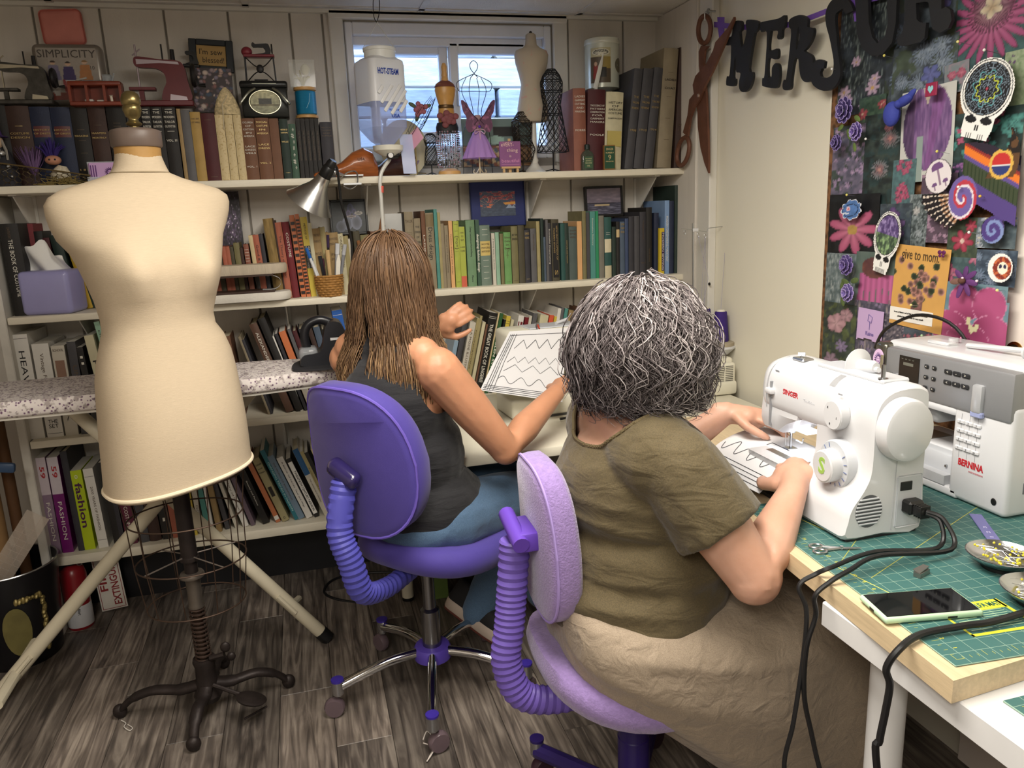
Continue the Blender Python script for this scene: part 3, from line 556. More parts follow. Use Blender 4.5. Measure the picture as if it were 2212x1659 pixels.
# --- unique labels from what stands on either side
def _books():
    used={}
    for shelf in ('top shelf','second shelf','third shelf','bottom shelf'):
        B=sorted([b for b in BOOKS if b[1] == shelf],key=lambda b: b[6])
        for i,(o,sh,c,w,h,ex,X) in enumerate(B):
            lc=B[i-1][2] if i else None;rc=B[i+1][2] if i+1 < len(B) else None
            size=('thick' if w > .045 else 'slim' if w < .018 else '')+(' tall' if h > .27 else ' short' if h < .19 else '')
            kind='cloth-bound book' if h < .3 and o.children and w > .012 else 'book'
            base=' '.join((size+' '+ex+' '+c+' '+kind).split())
            side='between %s and %s ones' % (lc,rc) if lc and rc else ('beside a %s one' % (lc or rc))
            lab='%s %s on the %s' % (base,side,sh)
            for k in range(1,4):
                if lab not in used: break
                j=i-1-k;j2=i+1+k
                lab='%s %s, %s from the %s one, %s' % (base.replace('cloth-bound ','').replace('flower-printed ',''),side,['two','three','four'][k-1],B[j][2] if j >= 0 else B[j2][2],sh)
            used[lab]=1
            tag(o,lab,'book','books on the '+sh)
_books()
# ================================================================ things on the shelves
def pw(y,px): return abs(aty(px,300,y)[0]-aty(0,300,y)[0])
STEEL=mat('#b9bbbd',.3,1.0,var=.08);DKIRON=mat('#2b2a2b',.45,.6,var=.2);WIREM=mat('#2f3032',.4,.7)
BLACKP=mat('#151516',.4,var=.05);WOODM=mat('#7a4a2a',.4,bump=.1,bscale=60,var=.25,vscale=10,stretch=(2,12,12));LTWOOD=mat('#c79a5e',.45,var=.15,vscale=30)
def toy_machine(name,label,loc,W,H,body,trim,rz=0):
    t=thing(name,label,'toy sewing machine',loc,rz)
    P=lambda a: [(x*W,z*H) for x,z in a]
    XZ=FR((-W/2,0,0),(1,0,0),(0,0,1),(0,-1,0))
    obj('base_plate',MB().rbox((-W*.55,-W*.2,0),(W*.5,W*.2,H*.09),.003,1),body,t)
    obj('machine_body',MB().prism(smooth_poly(P([(.5,.08),(.95,.08),(.93,.4),(.9,.62),(.8,.72),(.5,.74),(.16,.78),(.08,.74),(.09,.64),(.2,.61),(.42,.6),(.55,.52),(.57,.38),(.5,.25)]),3),-W*.06,W*.06,XZ),body,t)
    obj('trim_plate',MB().prism(P([(.12,.66),(.5,.68),(.82,.66),(.8,.7),(.5,.72),(.12,.74)]),W*.061,W*.068,XZ).prism(P([(.6,.1),(.9,.1),(.88,.16),(.62,.2)]),W*.061,W*.068,XZ),trim,t)
    m=MB().tube([(-W*.38,0,H*.26),(-W*.38,0,H*.97)],W*.016,6).tube([(-W*.44,0,H*.8),(-W*.30,0,H*.9)],W*.012,6)
    obj('needle_bar',m,trim,t)
    obj('cloth_plate',MB().rbox((-W*.55,-W*.09,H*.26),(-W*.12,W*.09,H*.31),.001,1).box((-W*.4,-W*.03,H*.08),(-W*.32,W*.03,H*.27)),body,t)
    obj('spool_pin',MB().tube([(W*.05,0,H*.7),(W*.05,0,H*.98)],W*.014,6).lathe([(W*.04,H*.72),(W*.035,H*.9)],10,T3((W*.22,0,0))),DKIRON,t)
    wh=obj('hand_wheel',MB().lathe([(W*.05,-W*.05),(H*.17,-W*.035),(H*.19,0),(H*.17,W*.035),(W*.05,W*.05)],20,T3((W*.53,0,H*.5),0,0,90)),DKIRON,t)
    obj('crank',MB().tube([(W*.58,0,H*.5),(W*.6,-W*.03,H*.36),(W*.6,-W*.03,H*.33)],W*.014,6).tube([(W*.6,-W*.03,H*.34),(W*.72,-W*.03,H*.34)],[W*.016,W*.035],8),BLACKP,wh)
    return t
def on(px,py,y): return tuple(aty(px,py,y))
p=on(62,228,2.9);toy_machine('toy_sewing_machine','silver and black toy sewing machine with hand crank on dark books',(p[0],2.9,p[2]),.158,.165,mat('#4c4a46',.35,.7,var=.35,vscale=60),mat('#cfc9b4',.25,.9))
p=on(358,232,2.9);toy_machine('toy_sewing_machine','maroon red toy sewing machine with hand crank standing on books',(p[0],2.9,p[2]),.185,.20,mat('#5d1f24',.35,.1,var=.15),mat('#a79aa0',.35,.6))
# magazine tin
def tin_face(u,v):
    c=np.tile(hx('#9b938a'),(len(u),1));c=mixc(c,hx('#7d3b2c')[None],(v < .14)*1.0)
    for cx_,top,dress,hair,low in ((.25,.72,'#77708a','#3a2a22','#b0a8a0'),(.5,.7,'#3c2f5e','#2a2220','#c4beb8'),(.78,.73,'#a8703f','#8a6a40','#6c7686')):
        hd=((u-cx_)/.05)**2+((v-top)/.04)**2 < 1
        w_=.07+.07*np.clip((top-v)/.5,0,1);bd=(np.abs(u-cx_) < w_) & (v < top-.05) & (v > .38);lg=(np.abs(u-cx_-.01) < .09-.05*np.clip((.38-v)/.3,0,1)) & (v <= .38) & (v > .08)
        c[lg]=hx(low);c[bd]=hx(dress);c[hd]=hx('#c9a58c');c[hd & (v > top+.005)]=hx(hair)
    red=(np.abs(u-.4-.1*(.4-v)) < .025) & (v < .4) & (v > .1);c[red]=hx('#8a3434')
    return c*(.94+.1*vnoise(u,v,20,3)[:,None])
a,b_=aty(92,95,2.95),aty(206,228,2.95);tw,th=.205,a[2]-b_[2]
t=thing('magazine_tin','tall tin box printed with three ladies from a pattern magazine cover','tin',((a[0]+b_[0])/2+.005,2.96,b_[2]))
obj('tin_body',MB().rbox((-tw/2,-.03,0),(tw/2,.03,th),.02,4),mat('#8b847c',.35,.5),t)
painted('cover_print',tw-.03,th-.03,70,80,tin_face,t,FR((0,-.0315,th/2),(1,0,0),(0,0,1),(0,-1,0)))
obj('tin_lettering',MB().text('SIMPLICITY',.034,FR((0,-.0322,th-.034),(1,0,0),(0,0,1),(0,-1,0)),width=.17),mat('#4b4540',.5),t)
obj('price_mark',MB().text('10',.016,FR((.07,-.0322,th-.075),(1,0,0),(0,0,1),(0,-1,0))),mat('#4b4540',.5),t)
# little wooden machine cabinet
p=on(212,229,2.865);t=thing('miniature_cabinet','miniature red-brown wooden cabinet with tiny sewing things','ornament',(p[0],2.868,p[2]))
RB=mat('#7a3320',.35,var=.2,vscale=20)
m=MB();w,h=.155,.074
m.rbox((-w/2,-.02,0),(w/2,.03,.012),.002,1).rbox((-w/2,-.02,h-.014),(w/2,.03,h),.004,2).box((-w/2,.02,.01),(w/2,.03,h-.01))
for x in (-w/2,-w/6-.003,w/6-.003,w/2-.008): m.box((x,-.018,.01),(x+.008,.03,h-.01))
obj('cabinet_body',m,RB,t)
obj('tiny_spool',MB().lathe([(.006,.012),(.004,.014),(.004,.03),(.006,.032)],10,T3((.045,-.008,0),0,20)),mat('#d8d0c0',.5),t)
obj('tiny_cloth',MB().rbox((-.035,-.012,.012),(-.01,.01,.02),.003,2).rbox((0,-.012,.012),(.03,.008,.018),.003,2),mat('#c8c4bc',.6),t)
obj('tiny_scissors',MB().tube([(-.05,-.005,h+.003),(-.02,-.01,h+.01)],.003,6).tube([(-.055,0,h+.003),(-.03,.01,h+.012),(-.045,.015,h+.006)],.0025,6),mat('#c9c6c0',.3,.5),t)
obj('glass_crown',MB().lathe([(.014,0),(.016,.02),(.012,.022)],8,T3((.035,.005,h),0)).tube([(.05,.005,h),(.058,.005,h+.026)],.003,6),mat('#cfd6dc',.1,trans=.7,var=0),t)
p=on(140,62,WY);tag(obj('wall_pad',MB().rbox((-.066,-.018,-.055),(.062,0,.055),.016,4,T3((0,0,0),0,0,-3)),mat('#d98a80',.7,var=.08),None,(p[0],WY-.0085,p[2])),'pink rounded square hanging on the panelled wall above the tin','pad')
# framed motto
a,b_=aty(416,92,3.0),aty(492,147,3.0);cx_,cz_,w,h=(a[0]+b_[0])/2,(a[2]+b_[2])/2,.143,.104
t=thing('motto_frame','small black frame with a sewing motto on tan cloth','frame',(cx_,3.01,cz_-h/2),mtx=T3((cx_,3.01,cz_-h/2),0,0,3))
m=MB();bw=.024
for lo,hi in (((-w/2,-.008,0),(-w/2+bw,.008,h)),((w/2-bw,-.008,0),(w/2,.008,h)),((-w/2+bw,-.008,0),(w/2-bw,.008,bw*.8)),((-w/2+bw,-.008,h-bw*.8),(w/2-bw,.008,h))): m.rbox(lo,hi,.002,1)
obj('frame',m,mat('#1d2228',.5),t);obj('backing',MB().box((-w/2+.02,-.002,.015),(w/2-.02,.004,h-.015)),mat('#b0905a',.7,var=.1,bump=.3),t)
obj('lettering',MB().text("I'm sew",.026,FR((-.002,-.0026,h*.61),(1,0,0),(0,0,1),(0,-1,0)),width=.075).text('blessed!',.026,FR((.006,-.0026,h*.36),(1,0,0),(0,0,1),(0,-1,0)),width=.07),mat('#2a1d14',.6),t)
mm=MB().prism(smooth_poly([(0,0),(.04,0),(.04,.012),(.036,.03),(.028,.04),(.004,.04),(0,.034),(.004,.028),(.022,.026),(.026,.01)],2),0,.008,FR((-w/2-.012,-.012,.02),(1,0,0),(0,0,1),(0,-1,0))).rbox((-w/2-.02,-.024,.008),(-w/2+.034,-.004,.018),.002,1)
obj('charm_machine',mm,BLACKP,t)
def buttons(u,v):
    c=np.tile(hx('#3a2c2e'),(len(u),1));rs=np.random.RandomState(4);pal=['#c9a79a','#8a7f92','#d9c4b8','#6a4a48','#a08a90','#5a4c5a','#b89a88','#40506a','#94605a']
    for i in range(120):
        x,y,r=rs.rand(),rs.rand(),.03+.05*rs.rand();e_=1+rs.rand()*.8;th_=rs.rand()*3;dx=(u-x);dy=(v-y)*1.3
        q=((dx*math.cos(th_)+dy*math.sin(th_))/r)**2+((-dx*math.sin(th_)+dy*math.cos(th_))/r*e_)**2;k_=q < 1;c[k_]=hx(pal[rs.randint(9)])*(.55+.45*(1-q[k_][:,None]**2))
    return c
a,b_=aty(424,147,2.99),aty(497,243,2.99);tag(painted('button_picture',.128,a[2]-b_[2],60,70,buttons,None,None,.006,loc=(0,0,0)),'narrow picture panel crowded with pale buttons under the motto frame','picture').matrix_world=FR(((a[0]+b_[0])/2,2.99,(a[2]+b_[2])/2),(1,0,-.03),(.03,0,1),(0,-1,0))
# lace sachet on the books
p=on(491,247,2.85);t=thing('lace_sachet','pointed ivory lace sachet with a ribbon on the flowered books','sachet',(p[0],2.87,p[2]))
obj('lace',MB().lathe([(.042,0),(.04,.02),(.03,.05),(.016,.075),(.004,.088)],18,sy=.5),mat('#c9b78f',.8,bump=1.0,bscale=260,var=.5,vscale=120),t)
obj('ribbon',MB().tube([(.006,-.022,.06),(-.012,-.03,.03),(-.012,-.042,-.005),(-.014,-.046,-.05)],.003,6,flat=.5),mat('#d8ccae',.6),t)
# handbag tin
a,b_=aty(519,178,2.9),aty(626,257,2.9);w,h=b_[0]-a[0],a[2]-b_[2]
t=thing('picture_tin','black tin box with an oval country picture and two curved handles','tin',((a[0]+b_[0])/2,2.905,b_[2]))
obj('tin_body',MB().rbox((-w/2,-.045,0),(w/2,.045,h*.82),.006,2),mat('#1f211f',.3,.4,var=.15),t)
ld=obj('tin_lid',MB().rbox((-w/2-.003,-.048,h*.8),(w/2+.003,.048,h),.008,2),mat('#191a1a',.3,.4),t)
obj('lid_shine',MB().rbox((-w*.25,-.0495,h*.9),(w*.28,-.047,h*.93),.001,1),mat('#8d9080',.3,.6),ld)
def oval(u,v):
    c=np.tile(hx('#8a8c72'),(len(u),1));c=mixc(c,hx('#b8b48e')[None],v);c[(np.abs(u-.5) < .22) & (np.abs(v-.5) < .16)]=hx('#3b3a34');c[(np.abs(v-.38) < .03)]=hx('#6b6448')
    return c*(.75+.5*vnoise(u,v,14,9)[:,None])
oc=lambda u,v: ((u-.5)/.5)**2+((v-.5)/.5)**2 <= 1
painted('oval_picture',w*.66,h*.62,40,40,oval,t,FR((0,-.0465,h*.42),(1,0,0),(0,0,1),(0,-1,0)),outline=oc)
obj('oval_rim',MB().tube([(w*.34*math.cos(q),-.047,h*.42+h*.32*math.sin(q)) for q in np.linspace(0,2*PI,40)[:-1]],.0022,6,loop=True),mat('#c9c6ac',.25,.9),t)
for s_ in (-1,1): obj('handle',MB().tube(smooth_pts([(s_*w*.2,-.052,h*.78),(s_*w*.32,-.07,h*.66),(s_*w*.5,-.075,h*.4),(s_*w*.52,-.07,h*.34)],4),.0055,8,flat=.7),mat('#9a9b90',.25,.8),t)
# iron treadle miniature on the tin
t2=thing('miniature_treadle','miniature iron treadle sewing machine with a red seat, on the black tin','ornament',((a[0]+b_[0])/2-.006,2.905,b_[2]+h))
RD=mat('#7a2430',.4);m=MB();bw=.048
for s_ in (-1,1):
    for yy in (-.012,.012): m.tube([(s_*bw,yy,0),(s_*bw*.95,yy,.082)],.0025,6)
    m.tube([(s_*bw,-.014,.002),(s_*bw,.014,.002)],.0025,6)
for sg in (-1,1): m.tube(smooth_pts([(-bw*.9,-.012,.04+sg*.038),(-bw*.4,-.012,.04+sg*.014),(0,-.012,.04+sg*.006),(bw*.4,-.012,.04+sg*.014),(bw*.9,-.012,.04+sg*.038)],4),.002,6)
m.ell((0,-.012,.042),(.012,.004,.014)).rbox((-.022,-.014,.005),(.022,.014,.009),.001,1)
obj('iron_stand',m,DKIRON,t2);obj('table_top',MB().rbox((-bw*1.05,-.018,.08),(bw*1.05,.018,.088),.002,1),RD,t2)
obj('machine_head',MB().prism(smooth_poly([(0,0),(.055,0),(.054,.03),(.045,.036),(.01,.034),(.004,.04),(-.002,.034),(.002,.024),(.034,.024),(.04,.008),(.02,.004)],2),-.006,.006,FR((-.018,0,.088),(1,0,0),(0,0,1),(0,-1,0))).lathe([(.002,-.003),(.016,-.002),(.016,.002),(.002,.003)],14,T3((.044,0,.108),0,0,90)),DKIRON,t2)
obj('red_cover',MB().ell((-.038,0,.098),(.018,.014,.016)),RD,t2)
# big spool with blue thread and clear box
p=on(664,256,2.9);t=thing('thread_spool','big wooden spool wound with shiny blue thread','spool',(p[0],2.9,p[2]))
obj('spool',MB().lathe([(.038,0),(.038,.008),(.03,.012),(.03,.088),(.038,.092),(.038,.1)],28),LTWOOD,t)
obj('thread',MB().lathe([(.031,.011),(.035,.014),(.035,.086),(.031,.089)],28),mat('#1f86b4',.25,.35,bump=.6,bscale=900,var=.15,vscale=200,stretch=(.1,.1,6)),t)
obj('loose_strand',MB().tube([(.0,-.0355,.03),(.01,-.036,.05),(.015,-.0355,.078)],.0006,4),mat('#bfe4ee',.4),t)
t=thing('clear_box','clear plastic box of dried plant pods on the blue spool','box',(p[0]-.004,2.9,p[2]+.1))
obj('box_wall',MB().box((-.042,-.03,0),(.042,.03,.086)),mat('#eef2ee',.05,alpha=.22,var=0),t)
m=MB();rs=random.Random(3)
for i in range(10):
    an=i*.63;m.tube([(0,0,.006),(.012*math.cos(an),.012*math.sin(an),.03),(.028*math.cos(an),.02*math.sin(an),.03+.03*rs.random())],[.002,.004,.001],6)
obj('dried_pods',m,mat('#8a8148',.6,var=.3),t);obj('white_flower',MB().ell((.012,-.005,.058),(.016,.01,.02)),mat('#d8d6c4',.6),t)
# hanging steam bottle
hk=atz(812,17,CZ);by=2.775
bl=aty(822,305,by);T0=(aty(822,200,by)[0],by,0)
t=thing('steam_bottle','translucent water bottle of a steam iron hanging on a string','bottle',(T0[0],by,1.59))
zt,zsh,zw,zb_=aty(830,104,by)[2],aty(822,140,by)[2],aty(822,225,by)[2],aty(822,285,by)[2]
def sq(w,z,r=.25,rot=24):
    pts=[];n=32
    for k in range(n):
        a_=2*PI*k/n;c_,s_=math.cos(a_),math.sin(a_);e_=.34
        x,y=w*math.copysign(abs(c_)**e_,c_),w*math.copysign(abs(s_)**e_,s_);q=R(rot);pts.append((T0[0]+x*math.cos(q)-y*math.sin(q),by+x*math.sin(q)+y*math.cos(q),z))
    return pts
BT=mat('#e6e8ec',.35,alpha=.86,var=0);hb=.068
def circ(r,z): return [(T0[0]+.006+r*math.cos(2*PI*k/32),by+r*math.sin(2*PI*k/32),z) for k in range(32)]
obj('bottle_body',MB().loft([sq(hb,zw),sq(hb,zsh-.005),sq(hb*.96,zsh+.008),sq(hb*.7,zsh+.02)]),BT,t,world=True)
obj('bottle_neck',MB().loft([circ(.052,zsh+.015),circ(.052,zsh+.04),circ(.055,zsh+.041),circ(.055,zsh+.05),circ(.05,zsh+.052),circ(.05,zt)]),mat('#e9ebe8',.35,var=.02),t,world=True)
obj('water',MB().loft([circ(.018,zb_-.055),sq(hb*.55,zb_-.03),sq(hb*.97,zb_+.01),sq(hb*.99,zw)]),mat('#aeb8e2',.08,alpha=.5,var=0),t,world=True)
obj('bottle_cap',MB().lathe([(.02,-.03),(.05,-.012),(.052,.004),(.03,.006)],28,T3((T0[0]+.012,by,zb_-.05))),mat('#dedccf',.35),t,world=True)
q24=R(24);ex,ey=(math.cos(q24),math.sin(q24),0),(0,0,1);ez=(math.sin(q24),-math.cos(q24),0)
fc=(T0[0]+ez[0]*(hb+.0008),by+ez[1]*(hb+.0008),0)
fm=lambda dx,z: FR((fc[0]+ex[0]*dx,fc[1]+ex[1]*dx,z),ex,ey,ez)
obj('bottle_lettering',MB().text('HOT-STEAM',.026,fm(-.006,zsh-.032),width=.078,bold=.03),mat('#2743a0',.4),t,world=True)
obj('bottle_lettering',MB().text('NEW YORK',.009,fm(.01,zw-.026),width=.045).text('USA',.017,fm(.012,zw-.045),width=.032,bold=.02),mat('#2743a0',.4),t,world=True)
m=MB()
for i,(x,l) in enumerate([(-.04,.03),(-.018,.075),(.004,.11),(.026,.1),(.044,.05)]): m.rbox((-.006,-l/2,-.001),(.006,l/2,.004),.003,2,fm(x,zsh-.09-.012*i) @ Matrix.Rotation(R(-38),4,'Z'))
obj('moulded_ribs',m,mat('#eceef0',.3,alpha=.9,var=0),t,world=True)
m=MB();lp=Vector((aty(815,48,by)[0],by,aty(815,48,by)[2]))
m.tube([(T0[0]-.05,by,zt-.005),lp],.002,6,flat=.5).tube([(T0[0]+.058,by-.01,zt-.005),lp],.004,6,flat=.4)
obj('string',m,mat('#e4e4e2',.5),t,world=True)
tag(obj('ceiling_hook',MB().tube(smooth_pts([(0,0,0),(-.01,0,.02),(-.008,0,.07),(.002,0,.085),(.012,0,.07),(.008,0,.03),(0,0,.008)],4),.0014,6),WIREM,None,(lp.x,lp.y,lp.z-.003)),'thin wire loop hook holding the steam bottle string','hook')
v0=Vector((T0[0]+.015,by,zb_-.08))
obj('valve',MB().lathe([(.012,-.012),(.012,.012),(.007,.014)],14,T3(v0+Vector((0,-.02,0)),0,90)).tube([v0+Vector((0,0,-.01)),v0+Vector((0,0,.035))],.006,8).tube([v0,v0+Vector((.03,0,0))],.008,8),BLACKP,t,world=True)
obj('valve_cap',MB().lathe([(.0085,0),(.0085,.003)],14,T3(v0+Vector((0,-.035,0)),0,90)),mat('#d8d8d8',.3),t,world=True)
tp=[v0+Vector((0,0,-.01)),aty(822,380,2.765),aty(824,440,2.76),aty(829,520,2.76),aty(826,560,2.765),aty(800,640,2.77)]
obj('steam_tube',MB().tube(smooth_pts(tp,6),.0065,8),mat('#dcdcd6',.3,alpha=.8,var=0),t,world=True)
obj('red_ring',MB().tube([aty(824,402,2.764),aty(824,416,2.763)],.0078,10),mat('#d85a4a',.4),t,world=True)
obj('label_strip',MB().grid(lambda u,v: aty(862+28*u+10*(1-v),290+85*(1-v),2.77+.01*math.sin(v*3)),4,8),mat('#b9c4ea',.3,alpha=.8,var=0),t,world=True,smooth=60)
# shoe lasts
def last(label,px,py,ang,col,sc,yy):
    p=on(px,py,yy);t=thing('shoe_last',label,'shoe last',(p[0],yy,S1),ang)
    prof=[(-.125,.004,.012,.010),(-.115,.012,.024,.02),(-.07,.016,.036,.03),(-.02,.022,.034,.052),(.02,.03,.028,.085),(.06,.036,.03,.1),(.09,.034,.028,.085),(.105,.026,.016,.05)]
    rings=[]
    for x,z0,wy,zt_ in prof: rings.append([(x*sc,wy*math.cos(q)*sc,(zt_/2+.0+zt_/2*math.sin(q))*sc+.001) for q in np.linspace(0,2*PI,17)[:-1]])
    obj('last_body',MB().loft(rings),mat(col,.3,bump=.1,bscale=50,var=.25,vscale=14,coat=.3,stretch=(2,10,10)),t)
    obj('last_lettering',MB().text('USA',.014*sc,FR((.045*sc,-.0305*sc,.06*sc),(1,0,0),(0,0,1),(0,-1,0))),mat('#4a2410',.5),t)
last('tan wooden shoe last beside the hanging bottle',752,378,6,'#9a5424',1.0,2.86)
last('dark brown wooden shoe last behind the tan one',832,376,4,'#4e2a1c',.85,2.92)
# clamp lamp
t=thing('clamp_lamp','aluminium clamp work lamp fixed to the edge of the shelf','lamp',on(720,380,2.74))
top,mou=Vector(aty(697,388,2.70)),Vector(aty(668,440,2.73));ax=(mou-top).normalized();q_=ax.to_track_quat('Z','Y').to_matrix().to_4x4();q_.translation=top
ALU=mat('#c4c4c2',.28,1.0,bump=.1,bscale=50,var=.05)
Lc=(mou-top).length
obj('lamp_shade',MB().lathe([(.022,-.012),(.024,0),(.026,.012),(.034,.03),(.05,Lc*.55),(.066,Lc*.8),(.082,Lc),(.079,Lc),(.06,Lc*.78),(.03,.03)],36,q_,cap=False),ALU,t,world=True,smooth=50)
obj('socket',MB().lathe([(.0,-.075),(.012,-.074),(.017,-.062),(.017,-.05),(.02,-.045),(.021,-.02),(.018,-.006)],20,q_),BLACKP,t,world=True)
obj('bulb',MB().ell((0,0,.05),(.026,.026,.032),q_),mat('#e8e6de',.2),t,world=True)
c0=Vector(aty(722,372,2.72));m=MB().tube([top+Vector((.015,0,.005)),c0,Vector(aty(740,378,2.77))],.006,8).ell(tuple(c0),(.012,.012,.012))
obj('joint',m,STEEL,t,world=True)
obj('clamp_spring',MB().tube(smooth_pts([aty(735,385,2.775),aty(752,372,2.775),aty(770,372,2.775),aty(772,396,2.775),aty(757,408,2.775),aty(742,402,2.775)],5),.0025,6).box((c0.x+.03,2.76,S1-.028),(c0.x+.09,2.80,S1-.022)).box((c0.x+.03,2.78,S1+.002),(c0.x+.1,2.83,S1+.006)),STEEL,t,world=True)
obj('lamp_cord',MB().tube(smooth_pts([aty(718,352,2.72),aty(728,365,2.71),aty(733,400,2.72),aty(738,440,2.73),aty(752,490,2.74),aty(760,530,2.745),aty(760,600,2.75)],6),.0045,8),BLACKP,t,world=True)
# oval plate behind
p=on(876,372,2.99);t=thing('oval_plate','oval cream plate with a leaf sprig leaning at the window','plate',(p[0],2.99,S1),mtx=Matrix.Translation((p[0],2.985,S1)) @ Matrix.Rotation(R(-9),4,'X'))
pl=lambda r,y: [(r*.088*math.cos(q),y,.105+r*.105*math.sin(q)) for q in np.linspace(0,2*PI,33)[:-1]]
obj('plate',MB().loft([pl(.6,.004),pl(1,-.012),pl(1,-.016),pl(.78,-.006),pl(.7,-.002)]),mat('#cfc6a4',.35,var=.08),t,smooth=60)
m=MB()
for i,(x,z,r_) in enumerate([(-.01,.07,40),(.015,.06,-30),(.03,.075,20),(.0,.05,70),(.045,.05,-50)]): m.ell((x,-.004,z),(.016,.002,.006),rot=Matrix.Rotation(R(r_),3,'Y'))
obj('leaf_sprig',m,mat('#8a7a92',.5,col2='#9a4a3a',c2=.5,vscale=30),t)
# ---- wire forms
def wire_form(name,label,loc,prof,r,nv,rings,m_,base,lean=0,zig=False,group=None):
    t=thing(name,label,'wire form',loc,group=group);m=MB()
    pr=lambda f: (lambda i,u: tuple(prof[i][k]*(1-u)+prof[i+1][k]*u for k in range(3)))(min(int(f*(len(prof)-1)),len(prof)-2),f*(len(prof)-1)-min(int(f*(len(prof)-1)),len(prof)-2))
    K=4*(len(prof)-1)
    pos=lambda f,a: (lambda q: (q[1]*math.cos(a),q[2]*math.sin(a),q[0]))(pr(f))
    if zig:
        for j in range(nv):
            m.tube([pos(i/K,2*PI*(j+(.5 if (i % 2) else 0))/nv) for i in range(K+1)],r,4);m.tube([pos(i/K,2*PI*(j-(.5 if (i % 2) else 0))/nv) for i in range(K+1)],r,4)
    else:
        for j in range(nv): m.tube([pos(i/K,2*PI*j/nv) for i in range(K+1)],r,5)
    for f in rings: m.tube([pos(f,2*PI*k/20) for k in range(20)],r*1.15,5,loop=True)
    obj('wire_body',m,m_,t)
    z0=prof[0][0];b_=MB().tube([(0,0,z0),(0,0,.004)],r*2,6)
    for k in range(3):
        a=2*PI*k/3+.5;b_.tube(smooth_pts([(0,0,.012),(base*.5*math.cos(a),base*.5*math.sin(a),.008),(base*math.cos(a),base*math.sin(a),.003)],3),r*1.5,6)
    obj('wire_stand',b_,m_,t)
    return t
p=on(933,366,2.92);wire_form('wire_dress_form','small wire mesh dress form between the rose stand and bead form',(p[0],2.92,S1),[(.04,.026,.018),(.08,.022,.016),(.105,.017,.013),(.13,.024,.018),(.145,.018,.014),(.15,.01,.008)],.0012,9,(0,.5,1),WIREM,.03,zig=True)
p=on(1196,368,2.9);wire_form('wire_dress_form','tall dark wire dress form with a flared mesh skirt',(p[0],2.9,S1),[(.075,.062,.045),(.13,.052,.04),(.2,.04,.03),(.245,.033,.025),(.285,.04,.03),(.325,.043,.03),(.35,.032,.022),(.37,.016,.014)],.0015,14,(0,.32,.6,.75,.9,1),WIREM,.05,zig=True)
p=on(1132,366,2.93);wire_form('wire_dress_form','dark wire dress form with a netted skirt behind the easel sign',(p[0],2.94,S1),[(.045,.035,.03),(.09,.05,.038),(.125,.035,.027),(.155,.038,.03),(.19,.04,.028),(.205,.028,.02),(.225,.014,.012)],.0014,13,(0,.4,.7,.85,1),mat('#3c352f',.5,.5),.04,zig=True)
# rose stand: wire shoe on a gilt tripod
p=on(901,372,2.86);t=thing('rose_stand','wire high-heeled shoe with a pink rose on a thin gilt stand','ornament',(p[0],2.86,S1))
m=MB().tube([(0,0,0),(0,0,.17)],.0022,6)
for k in range(3): a=2*PI*k/3+.3;m.tube([(0,0,.01),(.035*math.cos(a),.025*math.sin(a),.008),(.035*math.cos(a),.025*math.sin(a),0)],.0015,5)
obj('stand',m,mat('#7a6a44',.35,.8),t)
m=MB();tip,heel=Vector((-.07,0,.06)),Vector((.075,0,.27))
for k in range(7):
    a=PI*k/6;sd=Vector((math.sin(a)*.0+.02*math.cos(a),.03*math.cos(a),-.02*math.sin(a)));m.tube(smooth_pts([tip,tip.lerp(heel,.35)+sd,tip.lerp(heel,.7)+sd*1.2,heel+sd*.5],4),.001,4)
for f_ in (.25,.45,.65,.85):
    c_=tip.lerp(heel,f_);m.tube([c_+Vector((.022*math.cos(a),.03*math.cos(a),-.02*math.sin(a))) for a in np.linspace(0,PI,7)],.0009,4)
obj('wire_shoe',m,WIREM,t)
m=MB();c_=Vector((.02,-.02,.225))
for k in range(9): a=k*2.4;r_=.005+.0022*k;m.ell(tuple(c_+Vector((r_*math.cos(a),-.004,r_*math.sin(a)))),(.009,.007,.009))
obj('rose',m,mat('#9a5a64',.6,var=.2),t)
m=MB()
for a in (20,150,250): m.ell(tuple(c_+Vector((.028*math.cos(R(a)),0,.028*math.sin(R(a))))),(.016,.003,.007),rot=Matrix.Rotation(R(-a),3,'Y'))
obj('rose_leaves',m,mat('#4a5a40',.6),t)
obj('pink_ribbon',MB().grid(lambda u,v: (-.05+.06*u+.02*v,-.015-.01*math.sin(u*5),.11+.06*u-.04*v),6,3),mat('#d9a0b8',.4),t,smooth=60)
# beaded wooden form
p=on(972,374,2.85);t=thing('beaded_form','wooden miniature bust with a rose and a skirt of bead strings','ornament',(p[0],2.855,S1))
obj('wooden_bust',MB().lathe([(.03,.175),(.032,.2),(.03,.215),(.026,.24),(.034,.27),(.038,.29),(.034,.31),(.014,.322)],24,sy=.7),mat('#b98a48',.35,var=.2),t)
obj('neck_knob',MB().lathe([(.014,.318),(.012,.33),(.01,.335),(.011,.34),(.009,.352),(.011,.368),(.006,.38),(0,.382)],16),LTWOOD,t)
obj('shoulder_cap',MB().lathe([(.039,.3),(.032,.312),(.016,.322)],24,sy=.72),mat('#6e3f34',.5),t);obj('belt',MB().lathe([(.0275,.228),(.0285,.23),(.0285,.238),(.0275,.24)],24,sy=.74),mat('#5a4326',.35,.5),t)
m=MB()
for k in range(10): a=k*2.4;r_=.004+.003*k;m.ell((r_*math.cos(a),-.03-.0006*(10-k),.19+r_*math.sin(a)*.9),(.012,.006,.011))
obj('fabric_rose',m,mat('#7a4448',.7,var=.25),t)
obj('fringe_band',MB().lathe([(.04,.145),(.041,.165),(.036,.18)],20,sy=.7),mat('#1b1a1e',.6),t)
m=MB();rs=random.Random(5)
